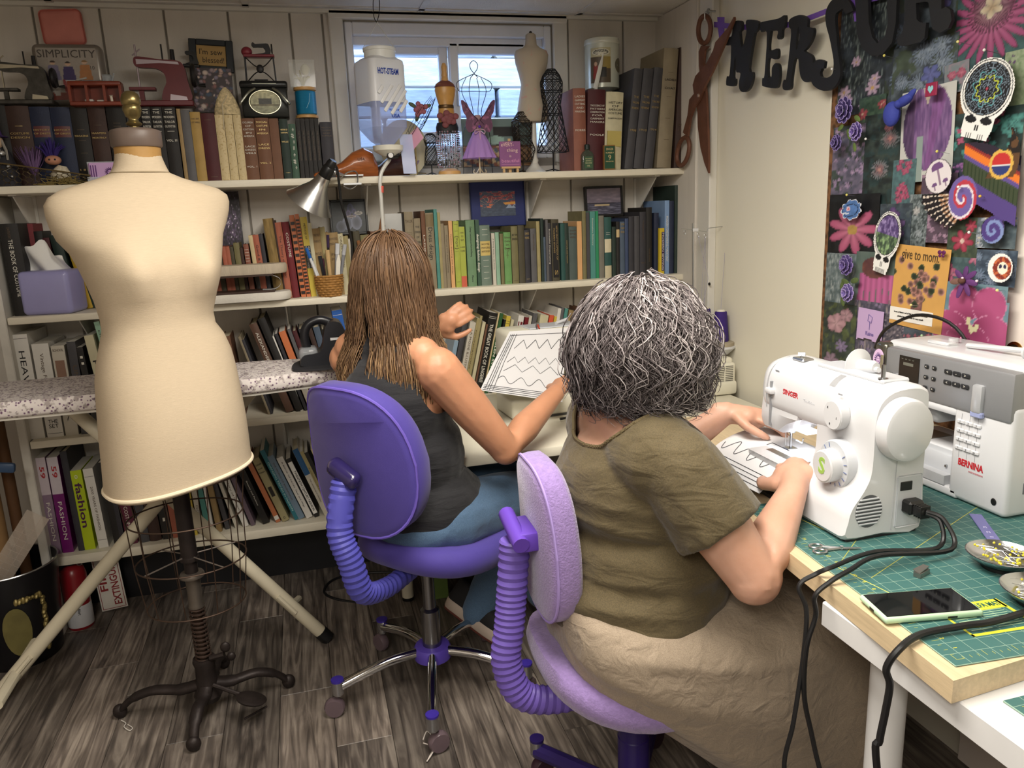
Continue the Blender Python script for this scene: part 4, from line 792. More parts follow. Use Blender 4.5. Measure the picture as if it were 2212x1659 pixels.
for k in range(26):
    a=2*PI*k/26;x,y=.041*math.cos(a),.028*math.sin(a)
    for i in range(17): m.add([(x+dx*.0034,y+dy*.0034,.148-i*.0075+dz*.0034) for dx,dy,dz in ((1,0,0),(-1,0,0),(0,1,0),(0,-1,0),(0,0,1),(0,0,-1))],[(0,2,4),(2,1,4),(1,3,4),(3,0,4),(2,0,5),(1,2,5),(3,1,5),(0,3,5)],m=rs.choice([0,0,0,1,2]))
tag(obj('bead_strings',m,[mat('#c9ced8',.1,.6,var=0),mat('#2a2a30',.2),mat('#b08a98',.2)],t,smooth=0),kind='stuff')
obj('wooden_base',MB().lathe([(.042,0),(.04,.012),(.02,.022)],20,sy=.75),LTWOOD,t)
# wire bust outline and tulle dress
p=on(1037,374,2.9);t=thing('wire_bust','thin wire bust outline with a loop neck standing at the window','wire form',(p[0],2.93,S1))
m=MB();Z=.01
m.tube(smooth_pts([(-.012,0,.345),(.002,0,.36),(.014,0,.375),(.016,0,.392),(.002,0,.404),(-.012,0,.392),(-.01,0,.375),(.002,0,.36),(.016,0,.345)],4),.0014,5)
m.tube(smooth_pts([(.0,0,.358),(-.04,0,.342),(-.064,0,.328),(-.064,0,.31),(-.05,0,.297),(0,0,.298),(.052,0,.297),(.066,0,.31),(.064,0,.328),(.04,0,.342),(0,0,.358)],4),.0014,5)
for x0,x1,x2 in ((-.048,-.02,-.05),(-.02,-.008,-.02),(.018,.01,.02),(.045,.022,.05)): m.tube(smooth_pts([(x0*.6,.0,.345),(x0,0,.298),(x1,0,.22),(x2,0,.15),(x2*1.1,0,.02),(x2*1.2,0,0)],4),.0013,5)
obj('wire_outline',m,WIREM,t)
p=on(1037,372,2.85);t=thing('tulle_doll_dress','lilac tulle doll dress with butterfly wings on a tiny stand','ornament',(p[0],2.85,S1))
n=48;rings=[]
for z,r_ in ((.15,.012),(.145,.02),(.11,.038),(.075,.052),(.055,.06)): rings.append([((r_*(1+.09*math.sin(a*12)*(.15-z)/.1))*math.cos(a),.8*(r_*(1+.09*math.sin(a*12)*(.15-z)/.1))*math.sin(a),z) for a in [2*PI*k/n for k in range(n)]])
obj('tulle_skirt',MB().loft(rings,False),mat('#b48cd4',.7,alpha=.75,var=.05),t,smooth=60)
obj('bodice',MB().lathe([(.012,.145),(.014,.165),(.017,.19),(.01,.205)],14,sy=.7),mat('#a08084',.6,bump=.4,bscale=200,var=.3),t)
wg=[(0,0),(.02,.02),(.045,.06),(.062,.068),(.056,.03),(.045,.01),(.05,-.02),(.036,-.042),(.012,-.026)]
for s_ in (-1,1):
    w_=obj('butterfly_wing',MB().prism([(s_*x,z) for x,z in smooth_poly(wg,3)],-.001,.001,FR((0,-.02,.185),(1,0,0),(0,0,1),(0,-1,0))),mat('#5c3350',.5,col2='#9a5a80',c2=.62,vscale=60),t)
    m=MB()
    for k in range(4): m.tube([(s_*.004,-.022,.185),(s_*(.018+.01*k),-.022,.2+.012*k-.03*(k < 1))],.0008,4)
    obj('wing_veins',m,mat('#2b1828',.5),w_)
obj('jewel',MB().ell((0,-.024,.163),(.005,.004,.005)),mat('#5a30b0',.1),t);m=MB()
for s_ in (-1,1): m.tube(smooth_pts([(0,-.024,.155),(s_*.018,-.026,.15),(s_*.016,-.027,.138),(0,-.026,.148),(0,-.028,.118)],4),.0016,5)
obj('ribbon_bow',m,mat('#c9a0b8',.4),t)
m=MB().tube([(0,0,0),(0,0,.15)],.003,6)
for s_ in (-1,1): m.tube(smooth_pts([(0,0,.025),(s_*.012,0,.004),(s_*.024,0,.006),(s_*.02,0,.016)],3),.0018,5)
obj('doll_stand',m,mat('#c9b89a',.4,.3),t)
# picture card behind the dress
def sewpic(u,v):
    c=mixc(np.tile(hx('#6f8480'),(len(u),1)),hx('#8c6a4a')[None],(v < .42)*1.0);c[(v < .45) & (v > .4)]=hx('#5a3a24')
    c[(np.abs(u-.62) < .17) & (np.abs(v-.72) < .1)]=hx('#1d1f20');c[(np.abs(u-.78) < .05) & (v > .45) & (v < .85)]=hx('#1d1f20');c[(np.abs(u-.5) < .03) & (v > .45) & (v < .75)]=hx('#232323')
    q=(v < .42);ch=((np.floor(u*16+v*6)+np.floor(v*10-u*4)) % 3);pal=np.array([hx('#b8a07a'),hx('#4c5a64'),hx('#84503c')]);c[q & (u < .6)]=pal[ch[q & (u < .6)].astype(int)];c[((u-.48)/.12)**2+((v-.55)/.09)**2 < 1]=hx('#9fc0b4')
    return c
a,b_=aty(997,256,2.98),aty(1152,357,2.98);o=painted('picture_card',b_[0]-a[0],a[2]-b_[2],60,44,sewpic,None,None,.004,loc=(0,0,0));o.matrix_world=FR(((a[0]+b_[0])/2,2.985,(a[2]+b_[2])/2),(1,0,0),(0,.08,1),(0,-1,.08));tag(o,'print of an old black sewing machine and patchwork on the windowsill','picture')
# easel sign
p=on(1104,374,2.84);t=thing('easel_sign','tiny mauve canvas with painted words on a wooden easel','sign',(p[0],2.845,S1))
obj('canvas',MB().rbox((-.04,-.004,.022),(.04,.004,.112),.001,1),mat('#8a5688',.6,var=.1),t)
obj('painted_words',MB().text('eVERY-',.02,FR((-.01,-.0045,.1),(1,0,0),(0,0,1),(0,-1,0)),width=.048).text('thing',.018,FR((.008,-.0045,.08),(1,0,0),(0,0,1),(0,-1,0)),width=.042).text('is',.013,FR((.0,-.0045,.06),(1,0,0),(0,0,1),(0,-1,0))),mat('#e8c9c0',.5),t)
obj('painted_word',MB().text('beautiful',.017,FR((0,-.0045,.043),(1,0,0),(0,0,1),(0,-1,0)),width=.066).box((-.034,-.0046,.03),(.034,-.004,.0312)),mat('#d490bc',.5),t)
m=MB().box((-.036,-.01,.016),(.036,.006,.023)).box((-.005,.004,.0),(.005,.009,.122))
for s_ in (-1,1): m.box((s_*.026-.004,-.006,0),(s_*.026+.004,.002,.022))
m.tube([(0,.006,.07),(0,.04,0)],.003,6);obj('easel',m,mat('#cba878',.5,var=.1),t)
# floral bust on white stand
p=on(1156,362,2.95);t=thing('floral_bust','small rose-printed dress form on a white turned stand','dress form',(p[0],2.955,S1))
FLB=mat('#b7ab98',.7,col2='#c98f86',c2=.70,vscale=42,bump=.1)
zz=[(.19,.052,.036),(.195,.058,.04),(.24,.06,.042),(.29,.05,.036),(.325,.043,.032),(.36,.05,.038),(.4,.062,.042),(.43,.066,.038),(.445,.06,.032),(.455,.034,.026),(.465,.022,.02),(.5,.019,.018),(.505,.012,.012)]
obj('bust',MB().loft([[(rx*math.cos(a),ry*math.sin(a),z) for a in np.linspace(0,2*PI,29)[:-1]] for z,rx,ry in zz]),FLB,t,smooth=60)
obj('neck_knob',MB().ell((0,0,.508),(.006,.006,.006)),DKIRON,t)
obj('turned_stand',MB().lathe([(.055,0),(.053,.006),(.036,.012),(.018,.03),(.013,.04),(.016,.05),(.012,.058),(.0105,.065),(.0105,.192)],20),mat('#dedbd2',.4),t)
# canister with picture, quill
p=on(1300,195,2.96);t=thing('canister','round cream tin canister with lid and old sewing picture','canister',(p[0]+.004,2.965,p[2]+.004))
obj('canister_body',MB().lathe([(.066,0),(.066,.162)],36),mat('#c9cdbf',.3,.15,var=.04),t,smooth=40)
obj('canister_lid',MB().lathe([(.067,.158),(.0685,.16),(.0685,.168),(.066,.178),(.05,.184),(.0,.185)],36),mat('#cfd1c4',.3,.15),t,smooth=40)
def can(u,v):
    c=np.tile(hx('#b9b28e'),(len(u),1));c[v < .74]=hx('#574a3a');c[(v < .74) & (u > .5) & (v > .4)]=hx('#9a8648')
    c[(np.abs(u-.25) < .13-.1*(v-.1)) & (v < .5) & (v > .1)]=hx('#8a2f2c');c[((u-.25)/.07)**2+((v-.54)/.06)**2 < 1]=hx('#c9a58c');c[(np.abs(u-.6) < .16) & (v < .45) & (v > .15)]=hx('#2a2826');c[((u-.5)/.42)**2+((v-.87)/.1)**2 < 1]=hx('#d8d6c4')
    r=((u-.5)/.36)**2+((v-.87)/.07)**2;c[(r < 1) & (r > .7)]=hx('#4a463c');return c
def curvT(o_,r,w_): 
    me=o_.data
    for v_ in me.vertices:
        a=v_.co.x/r;rr=r+v_.co.z;v_.co=Vector((rr*math.sin(a),-rr*math.cos(a),v_.co.y))
o=painted('canister_print',.082,.125,44,60,can,t,None,.0005);curvT(o,.0665,0);o.location=(-.004,0,.078);o.rotation_euler=(0,0,R(-22))
o=obj('canister_lettering',MB().text('SINGER',.013,T3((0,.0495,.0006)),width=.046),INKB,t,(-.004,0,.078),smooth=0);curvT(o,.0668,0);o.rotation_euler=(0,0,R(-22))
o=obj('side_medallion',MB().lathe([(.0,.0004),(.022,.0004),(.026,.0006),(.026,0)],24,T3((0,0,0),0)),mat('#6e6a58',.4),t,(0,0,.08),smooth=0);curvT(o,.0664,0);o.rotation_euler=(0,0,R(48))
q0,q1=aty(1286,192,2.85),aty(1304,112,2.88)
t=thing('paper_quill','white pointed quill leaning against the canister','quill',tuple(q0));obj('vane',MB().tube([q0,np.array(q0)*.4+np.array(q1)*.6,q1],[.009,.008,.0008],10,flat=.4),mat('#d9d9d2',.5,var=.06),t,world=True);obj('quill_tip',MB().tube([q0,np.array(q0)-np.array((.001,0,.012))],[.006,.004],8),mat('#c9c7bd',.5),t,world=True)
# oil bottle and green box
p=on(1270,364,2.81);t=thing('oil_bottle','small square glass oil bottle with a dark cap and green label','bottle',(p[0],2.816,S1))
s4=lambda w,z: [(w*math.copysign(abs(math.cos(a))**.4,math.cos(a)),.55*w*math.copysign(abs(math.sin(a))**.4,math.sin(a)),z) for a in np.linspace(0,2*PI,25)[:-1]]
obj('glass',MB().loft([s4(.023,0),s4(.024,.003),s4(.024,.055),s4(.018,.066),s4(.008,.072),s4(.008,.078)]),mat('#4c5348',.08,alpha=.75,var=0),t,smooth=50);obj('oil',MB().loft([s4(.021,.003),s4(.021,.036)]),mat('#3a2f1c',.2),t);obj('cap',MB().lathe([(.01,.076),(.01,.092),(.008,.094)],14),mat('#1d2a28',.4),t)
obj('label',MB().box((-.016,-.0142,.008),(.016,-.0132,.05)),mat('#3d5a40',.5),t);obj('label_lettering',MB().text('Household',.006,FR((0,-.0146,.042),(1,0,0),(0,0,1),(0,-1,0)),width=.024).text('SEWING',.007,FR((0,-.0146,.034),(1,0,0),(0,0,1),(0,-1,0)),width=.022).text('MACHINE',.007,FR((0,-.0146,.026),(1,0,0),(0,0,1),(0,-1,0)),width=.025).text('OIL',.008,FR((0,-.0146,.016),(1,0,0),(0,0,1),(0,-1,0))),mat('#c9c49a',.5),t)
p=on(1316,364,2.81);t=thing('needle_box','small dark green and orange box numbered nine','box',(p[0],2.812,S1),-4)
obj('carton',MB().rbox((-.022,-.009,0),(.022,.009,.089),.001,1),mat('#8a6234',.6),t);obj('green_front',MB().box((-.02,-.0096,.004),(.02,-.0088,.085)),mat('#1f4a33',.5),t)
obj('box_lettering',MB().text('SINGER',.012,FR((0,-.01,.074),(1,0,0),(0,0,1),(0,-1,0)),width=.028).text('NUMBER 9',.008,FR((0,-.01,.061),(1,0,0),(0,0,1),(0,-1,0)),width=.03).text('9',.026,FR((0,-.01,.044),(1,0,0),(0,0,1),(0,-1,0))).text('FOR ELECTRIC',.006,FR((0,-.01,.03),(1,0,0),(0,0,1),(0,-1,0)),width=.03),mat('#d8c08a',.5),t)
# ---- left end of the top shelf: wire basket with doll, witch, feathers, card holder
p=on(85,398,2.815);t=thing('wire_basket','low chicken-wire basket with netting at the shelf end','basket',(p[0]-.05,2.82,S1))
m=MB();K=26;J=7
bpt=lambda i,j: (-.20+.40*i/K,-.012+.012*math.sin(j),.002+(.095-.07*(i/K))*(j/J))
for i in range(K):
    for j in range(J):
        s_=.25*.4/K*(1 if (i+j) % 2 else -1);a=Vector(bpt(i,j));b2=Vector(bpt(i,j+1));c2=Vector(bpt(min(i+1,K),j+1))
        m.tube([a+Vector((s_,0,0)),b2+Vector((-s_,0,0))],.0008,3,cap=False)
        if (i+j) % 2 == 0: m.tube([b2,c2],.0008,3,cap=False)
obj('wire_netting',m,mat('#5f5238',.5,.5),t);obj('basket_rim',MB().tube(smooth_pts([bpt(i,J) for i in (0,8,16,22,26)],4),.0025,6),mat('#6b5a3a',.5,.4),t)
m=MB();rs=random.Random(9)
for k in range(26): x0=.06+.12*rs.random();m.tube(smooth_pts([(x0,-.014,.004),(x0+.03*rs.uniform(-1,1),-.02,.03*rs.random()),(x0+.04*rs.uniform(-1,1),-.012,.03*rs.random()),(x0+.05*rs.uniform(-1,1),0,.004)],3),.0011,4)
obj('twine',m,mat('#7a6a3c',.8),t)
p=on(118,385,2.84);t=thing('troll_doll','little doll with a purple tuft of hair and lace dress','doll',(p[0],2.845,S1))
obj('lace_dress',MB().lathe([(.028,.012),(.03,.03),(.022,.05),(.012,.062)],16,T3((0.012,0,0),0,0,14)),mat('#c9bfa8',.8,bump=1,bscale=180,var=.3,vscale=90),t);obj('head',MB().ell((.004,-.004,.078),(.024,.02,.015)),mat('#b9846a',.5,sss=.1),t)
obj('eyes',MB().ell((-.002,-.0235,.079),(.003,.002,.003)).ell((.014,-.0225,.079),(.003,.002,.003)),BLACKP,t)
m=MB()
for k in range(60): a,b2=rs.uniform(0,2*PI),rs.random();m.tube([(.01*math.cos(a),.008*math.sin(a),.085),(.025*math.cos(a)*b2,.02*math.sin(a)*b2,.11),(.045*math.cos(a)*b2,.03*math.sin(a)*b2,.12+.03*(1-b2))],[.003,.0025,.0005],4)
tag(obj('hair',m,mat('#2e1e66',.7,var=.2),t),kind='stuff')
p=on(75,340,2.845);t=thing('feather_tuft','tuft of dusty purple feathers among the basket things','feathers',(p[0]-.01,2.85,S1+.03));m=MB()
for k in range(46):
    a,b2=rs.uniform(0,2*PI),rs.random();q=[(0,0,0),(.03*math.cos(a)*b2,.015*math.sin(a),.04),(.055*math.cos(a)*b2,.02*math.sin(a),.075+.02*rs.random())];m.tube(q,[.001,.003,.0006],4,flat=.4)
tag(obj('feathers',m,mat('#6a5078',.8,var=.3),t),kind='stuff')
obj('feather_stem',MB().tube([(0,0,-.03),(0,0,.01)],.002,5),mat('#3a3040',.6),t)
p=on(12,370,2.845);t=thing('witch_figure','dark witch-like figure with silver trinkets and purple hat','figure',(p[0]-.01,2.848,S1))
obj('cloak',MB().lathe([(.05,0),(.048,.05),(.034,.1),(.02,.125)],16,sy=.6),mat('#1a1920',.7,var=.2),t);obj('head',MB().ell((0,-.006,.135),(.02,.018,.022)),mat('#a89078',.6),t)
obj('hat',MB().lathe([(.034,.15),(.03,.153),(.018,.156),(.012,.18),(.002,.205)],16,sy=.8),mat('#3c2a5c',.6),t)
m=MB()
for x,z,r_ in ((.02,.1,.008),(.03,.06,.006),(.0,.05,.005),(.035,.03,.004)): m.lathe([(r_,0),(r_*.8,.002),(r_*.5,.001)],14,T3((x,-.032,z),0,90))
m.tube([(.01,-.03,.045),(.035,-.034,.055)],.0012,5);tag(obj('trinkets',m,STEEL,t),kind='stuff');m=MB()
for k in range(14): a=rs.uniform(-1,1);m.tube([(.018*a,-.012,.14),(.03*a,-.02,.11),(.032*a+.01*rs.uniform(-1,1),-.022,.08)],[.003,.003,.001],4)
obj('grey_hair',m,mat('#8d8880',.7),t)
p=on(221,372,2.815);t=thing('card_holder','clear holder with lavender business cards beside the dress form','card holder',(p[0],2.825,S1))
obj('holder',MB().box((-.045,-.012,.002),(.045,.014,.006)).box((-.045,.008,.0),(.045,.012,.07)).box((-.045,-.014,0),(.045,-.011,.022)),mat('#e6ecf2',.05,alpha=.35,var=0),t)
for k in range(3): obj('card',MB().box((-.042+.003*k,.004-.005*k,.008),(.042+.002*k,.006-.005*k,.064+.001*k)),mat('#c7a0cf',.5,var=.03),t)
m=MB()
for k in range(16): a=2*PI*k/16;m.tube([(.022+.009*math.cos(a),-.0072,.036+.009*math.sin(a)),(.022+.016*math.cos(a+.2),-.0072,.036+.016*math.sin(a+.2))],[.0016,.0004],4)
m.tube([(.022+.008*math.cos(a),-.0072,.036+.008*math.sin(a)) for a in np.linspace(0,2*PI,20)[:-1]],.0007,4,loop=True).ell((.019,-.0072,.038),(.0012,.0006,.0012)).ell((.025,-.0072,.038),(.0012,.0006,.0012))
for k in range(3): m.box((-.034+.007*k,-.0073,.012),(-.031+.007*k,-.0066,.058))
obj('sun_print',m,mat('#5a2a72',.5),t)
# ---- second shelf pictures
def framed(name,label,px0,px1,py0,py1,y,bw,fcol,fn,nx,ny,tilt=5,mat_col=None,mw=0):
    a,b_=aty(px0,py0,y),aty(px1,py1,y);w,h=b_[0]-a[0],a[2]-S2 if py1 is None else a[2]-b_[2]
    zb=b_[2] if py1 else S2
    t=thing(name,label,'picture',((a[0]+b_[0])/2,y,zb),mtx=Matrix.Translation(((a[0]+b_[0])/2,y,zb)) @ Matrix.Rotation(R(-tilt),4,'X'))
    if bw > 0:
        m=MB()
        for lo,hi in (((-w/2,-.008,0),(-w/2+bw,.01,h)),((w/2-bw,-.008,0),(w/2,.01,h)),((-w/2+bw,-.008,0),(w/2-bw,.01,bw)),((-w/2+bw,-.008,h-bw),(w/2-bw,.01,h))): m.rbox(lo,hi,.0015,1)
        obj('frame',m,mat(fcol,.4),t)
    obj('backing',MB().box((-w/2+bw*.5,0,bw*.5),(w/2-bw*.5,.008,h-bw*.5)),mat(mat_col or '#1b1b1f',.6),t)
    painted('painting',w-2*bw-2*mw,h-2*bw-2*mw,nx,ny,fn,t,FR((0,-.0018,h/2),(1,0,0),(0,0,1),(0,-1,0)))
    return t
def amethyst(u,v):
    n=vnoise(u,v,26,1,4);c=mixc(np.tile(hx('#1b1420'),(len(u),1)),hx('#6a5578')[None],(n-.42)*3);c[n > .74]=hx('#d8d2e0');c *= (.35+1.0*np.exp(-((u-.6)**2+(v-.4)**2)*5))[:,None];return c
def iris(u,v):
    c=np.tile(hx('#23282a'),(len(u),1));c *= (.7+.6*vnoise(u,v,10,2)[:,None])
    for cx_,cy_,rx,ry,col in ((.45,.3,.15,.22,'#6f7488'),(.72,.32,.16,.24,'#787c90'),(.25,.2,.14,.18,'#5c6070'),(.57,.78,.09,.16,'#4a4e74'),(.5,.62,.07,.1,'#6a5f8a'),(.68,.66,.06,.1,'#5a5480'),(.8,.62,.12,.06,'#b8b2a8'),(.58,.52,.14,.04,'#a89a98')):
        q=((u-cx_)/rx)**2+((v-cy_)/ry)**2;k=q < 1;c[k]=hx(col)*(.55+.5*q[k][:,None])
    return c
def sunset(u,v):
    c=mixc(np.tile(hx('#3c4658'),(len(u),1)),hx('#4a5670')[None],v);n=vnoise(u*1.0,v*2.2,7,5,4)
    sky=v > .34;c[sky & (n > .52)]=hx('#b8605c');c[sky & (n > .60)]=hx('#7a3a4c');g=sky & (np.abs(v-.42-.1*u) < .05) & (u > .55);c[g]=hx('#d89a4a')
    an=np.arctan2(v-.42,u-.28);ray=sky & (np.abs(np.sin(an*9)) < .10) & (np.hypot(u-.28,v-.42) < .36);c[ray]=hx('#d8b890');gl=np.hypot((u-.25)/.25,(v-.38)/.12) < 1;c[gl & sky & (n > .45)]=hx('#d0704a')
    mt=v < .34+.3*np.clip(1-np.abs(u-.55)/.26,0,1);c[mt]=hx('#3d475a')*(.85+.3*vnoise(u,v,18,3)[mt][:,None]);sn=(u > .72) & (v > .3) & (v < .42+.05*np.sin(u*40));c[sn & (n > .4)]=hx('#8d9cb4');c[v < .3]=hx('#434e62')*(.8+.4*vnoise(u,v,20,8)[v < .3][:,None]);return c
def sea(u,v):
    n=vnoise(u,v*2,6,11,4);c=mixc(np.tile(hx('#5e5768'),(len(u),1)),hx('#9a8c98')[None],n);s_=v < .45;m_=vnoise(u*.7,v*7,8,6,3);c[s_]=mixc(np.tile(hx('#39384a'),(s_.sum(),1)),hx('#8a8aa0')[None],(m_[s_]-.35)*2);gl=(np.abs(u-.45) < .22) & (np.abs(v-.36) < .03);c[gl]=hx('#c9b48a');c[(np.abs(v-.43) < .025) & (u < .8)]=hx('#2e2c3a');return c
framed('amethyst_print','dark print of purple crystals leaning behind the dress form',455,528,414,540,2.99,0,None,amethyst,50,80,5)
framed('iris_picture','black framed chalk drawing of an iris behind the clamp lamp',709,797,432,505,2.99,.008,'#17181a',iris,70,56,6)
framed('sunset_painting','sunset mountain painting in a deep blue mount',1014,1136,392,486,2.99,.003,'#26305e',sunset,90,70,4,'#27316a',.036)
framed('seascape_picture','small black framed grey seascape above the green books',1263,1346,403,466,2.98,.009,'#17171a',sea,64,50,5)
# tissue box
a,b_=aty(44,587,2.815),aty(173,678,2.815);w=.215*.92;p=aty(112,680,2.815)
t=thing('tissue_box','lavender tissue box cover with a white tissue on the shelf edge','tissue box',(p[0],2.815+.06,S2),-10)
wb_=.079;hb_=aty(100,585,2.81)[2]-S2
obj('box_cover',MB().rbox((-wb_,-.063,0),(wb_,.063,hb_),.016,4),mat('#9a98c8',.28,coat=.3,var=.03),t,smooth=50)
def tis(u,v):
    x=-.07+.14*u;z=hb_-.004+.105*v*(1-abs(u-.42)*1.1);return (x*(1-.3*v)-.03*v*(1-u),.018*math.sin(u*9+v*3)*(1-.3*v),z+.01*math.sin(u*14)*v)
obj('tissue',MB().grid(tis,18,12),mat('#e9e8e4',.7,alpha=.97,var=.02),t,smooth=70)
# sleeve board: two padded boards joined by a bent steel strap
a,b_=aty(455,652,2.80),aty(628,640,2.80);
t=thing('sleeve_board','padded wooden sleeve ironing board with a bent steel strap','sleeve board',((a[0]+b_[0])/2,2.80,S2),0)
w=b_[0]-a[0]+.04;CLOTH=mat('#bfb29e',.8,bump=.7,bscale=70,var=.08,stretch=(6,6,.6));x0,x1=-w/2-.03,w/2-.02
def pad(z0,z1,xe,dy): 
    r_=.052;out=[(x0,-r_),(xe-r_,-r_)]+[(xe-r_+r_*math.sin(q),-r_*math.cos(q)) for q in np.linspace(.2,PI-.2,10)]+[(xe-r_,r_),(x0,r_)]
    sh=lambda k,z: [((x-.0)*1-(0 if x < xe-r_ else k),y*(1-k*8),z) for x,y in out]
    return MB().loft([sh(.004,z0),sh(0,z0+.007),sh(0,z1-.007),sh(.004,z1)],T=T3((0,dy,0)))
obj('lower_pad',pad(.004,.032,x1+.004,.02),mat('#d8d3c8',.8,bump=.8,bscale=80,var=.05),t,smooth=60);obj('upper_pad',pad(.095,.128,x1-.002,.02),CLOTH,t,smooth=60)
obj('lower_board',MB().box((x0,-.03,.032),(x1-.05,.07,.04)),mat('#3d2b22',.5),t);obj('upper_board',MB().box((x0,-.03,.088),(x1-.05,.07,.096)),mat('#3d2b22',.5),t)
st=smooth_pts([(x1-.09,0,.042),(x1-.05,0,.042),(x1-.03,0,.055),(x1-.03,0,.075),(x1-.05,0,.087),(x1-.07,0,.087)],4);obj('steel_strap',MB().loft([[(p_.x,-.012,p_.z-.001),(p_.x,.012,p_.z-.001),(p_.x,.012,p_.z+.0015),(p_.x,-.012,p_.z+.0015)] for p_ in st]),STEEL,t)
# basket with pens
p=on(714,637,2.82);t=thing('pen_basket','small woven basket holding pens, awl and tools','basket',(p[0],2.835,S2))
WOV=mat('#a5783e',.6,bump=.3,bscale=200,var=.2,vscale=40);m=MB()
for k in range(9): z=.004+.0085*k;r_=.036+.0105*math.sin(min(1,k/6)*PI/2);m.tube([((r_+.0016*(1 if (q+k) % 2 else -1))*math.cos(2*PI*q/28),(r_+.0016*(1 if (q+k) % 2 else -1))*math.sin(2*PI*q/28),z) for q in range(28)],.0047,5,loop=True)
obj('weave',m,WOV,t);obj('basket_bottom',MB().lathe([(.03,.0),(.036,.004),(.0,.005)],20),WOV,t)
def pen(x,y,ax_,ay_,l,r_,col,tipc,nm='pen'):
    o=obj(nm,MB().tube([(x,y,.01),(x+ax_*l*.7,y+ay_*l*.7,.01+l*.7),(x+ax_*l,y+ay_*l,.01+l)],[r_*.8,r_,r_],8),mat(col,.35),t);obj('pen_end',MB().tube([(x+ax_*l*.8,y+ay_*l*.8,.01+l*.8),(x+ax_*l*1.02,y+ay_*l*1.02,.01+l*1.02)],r_*1.15,8),mat(tipc,.35),o)
for a in [(-.022,-.02,-.28,0,.16,.005,'#d8dade','#1f5fae'),(-.015,0,-.32,.0,.145,.0045,'#e4e4e4','#3a6a9a'),(-.008,.01,-.12,0,.13,.006,'#24242a','#2a2a30'),(.006,-.015,-.02,0,.15,.007,'#c8a878','#c8a878'),(.02,.0,.12,0,.17,.007,'#a8aab0','#d0d2d6'),(.03,.012,.22,0,.165,.006,'#8a8c92','#c0c2c8'),(.0,.018,.05,0,.2,.0045,'#1e1e22','#3a2a4a'),(-.012,.02,-.05,0,.12,.008,'#5a3040','#5a3040')]: pen(*a)
obj('bone_folder',MB().prism([(-.007,0),(.007,0),(.008,.09),(.003,.115),(-.002,.115),(-.007,.09)],-.0015,.0015,FR((.026,-.02,.03),(1,0,0),(.12,0,1),(0,-1,0))),mat('#e4e0d4',.4),t)
# wooden sticks and steel rule behind the seated woman
p=on(797,560,2.83);t=thing('tool_jar','jar of wooden dowels, cutting knife and scissors behind the basket','jar',(p[0],2.84,S2))
obj('jar',MB().lathe([(.034,0),(.036,.004),(.036,.09),(.033,.094)],20),mat('#4a4c50',.4),t)
for x,dx,l in ((.0,.06,.25),(.012,.05,.22),(-.012,-.02,.17)): obj('dowel',MB().tube([(x,0,.02),(x+dx,0,.02+l)],.006,8),mat('#8a5a34',.5,var=.1),t)
obj('knife',MB().rbox((-.012,-.02,.05),(.012,-.012,.15),.004,2,T3((0,0,0),0,0,6)),BLACKP,t)
a,b_=aty(834,462,2.84),aty(867,520,2.84);t=thing('steel_rule','perforated steel gauge plate standing before the taupe books','ruler',((a[0]+b_[0])/2,2.838,S2))
obj('plate',MB().box((-.03,0,0),(.03,.0015,a[2]-S2)),mat('#c2c4c4',.3,.9,var=.08),t);m=MB()
for i in range(5):
    for j in range(9): m.cyl(.0022,0,.0004,8,T3((-.022+.011*i,-.0002,.05+.014*j),0,90))
obj('holes',m,BLACKP,t,smooth=0)
# ================================================================ right wall: scissors, letters, cork board
WX=lambda x: FR((x,0,0),(0,1,0),(0,0,1),(-1,0,0))      # local (y, z, out)
def yz(px,py,x): q=atx(px,py,x);return (q[1],q[2])
def prism_h(mb,outer,holes,z0,z1,T):
    from mathutils.geometry import tessellate_polygon
    loops=[outer]+holes;flat=[p for l in loops for p in l]
    tris=tessellate_polygon([[Vector((x,y,0)) for x,y in l] for l in loops]);n=len(flat)
    vs=[(x,y,z0) for x,y in flat]+[(x,y,z1) for x,y in flat];fs=[]
    for a,b_,c in tris:
        A,B_,C_=flat[a],flat[b_],flat[c];s_=(B_[0]-A[0])*(C_[1]-A[1])-(B_[1]-A[1])*(C_[0]-A[0])
        if s_ < 0: a,c=c,a
        fs += [(a+n,b_+n,c+n),(c,b_,a)]
    o=0
    for l in loops:
        for i in range(len(l)): j=(i+1) % len(l);fs.append((o+i,o+j,o+j+n,o+i+n))
        o += len(l)
    return mb.add(vs,fs,T)
RUST=mat('#6b4636',.55,.25,bump=.4,bscale=120,var=.2,vscale=25)
SX=1.445
cs=lambda pts: [yz(1100+x/3.95,y/3.95,SX) for x,y in pts]
t=thing('tailor_shears','huge rusty brown tailor shears hanging open on the wall trim','scissors',(SX,yz(1509,206,SX)[0],yz(1509,206,SX)[1]))
def ringpts(cx_,cy_,rx,ry,tl,n=20): return [(cx_+rx*math.cos(a)*math.cos(tl)-ry*math.sin(a)*math.sin(tl),cy_+rx*math.cos(a)*math.sin(tl)+ry*math.sin(a)*math.cos(tl)) for a in [2*PI*k/n for k in range(n)]]
def stroke(pts):
    L_,R_=[],[]
    for i,(x,y,w) in enumerate(pts):
        a,b_=pts[max(i-1,0)],pts[min(i+1,len(pts)-1)];dx,dy=b_[0]-a[0],b_[1]-a[1];l=math.hypot(dx,dy) or 1;L_.append((x-dy/l*w,y+dx/l*w));R_.append((x+dy/l*w,y-dx/l*w))
    return L_+R_[::-1]
b1=cs([(1942,145),(1890,240),(1785,360),(1765,430),(1705,545),(1612,650),(1590,725),(1600,800),(1560,850),(1545,985),(1505,1130),(1545,1165),(1570,1010),(1600,920),(1650,850),(1690,740),(1760,610),(1870,360),(1946,165)])
obj('upper_blade',MB().prism(b1,.004,.012,WX(SX)),RUST,t,world=True)
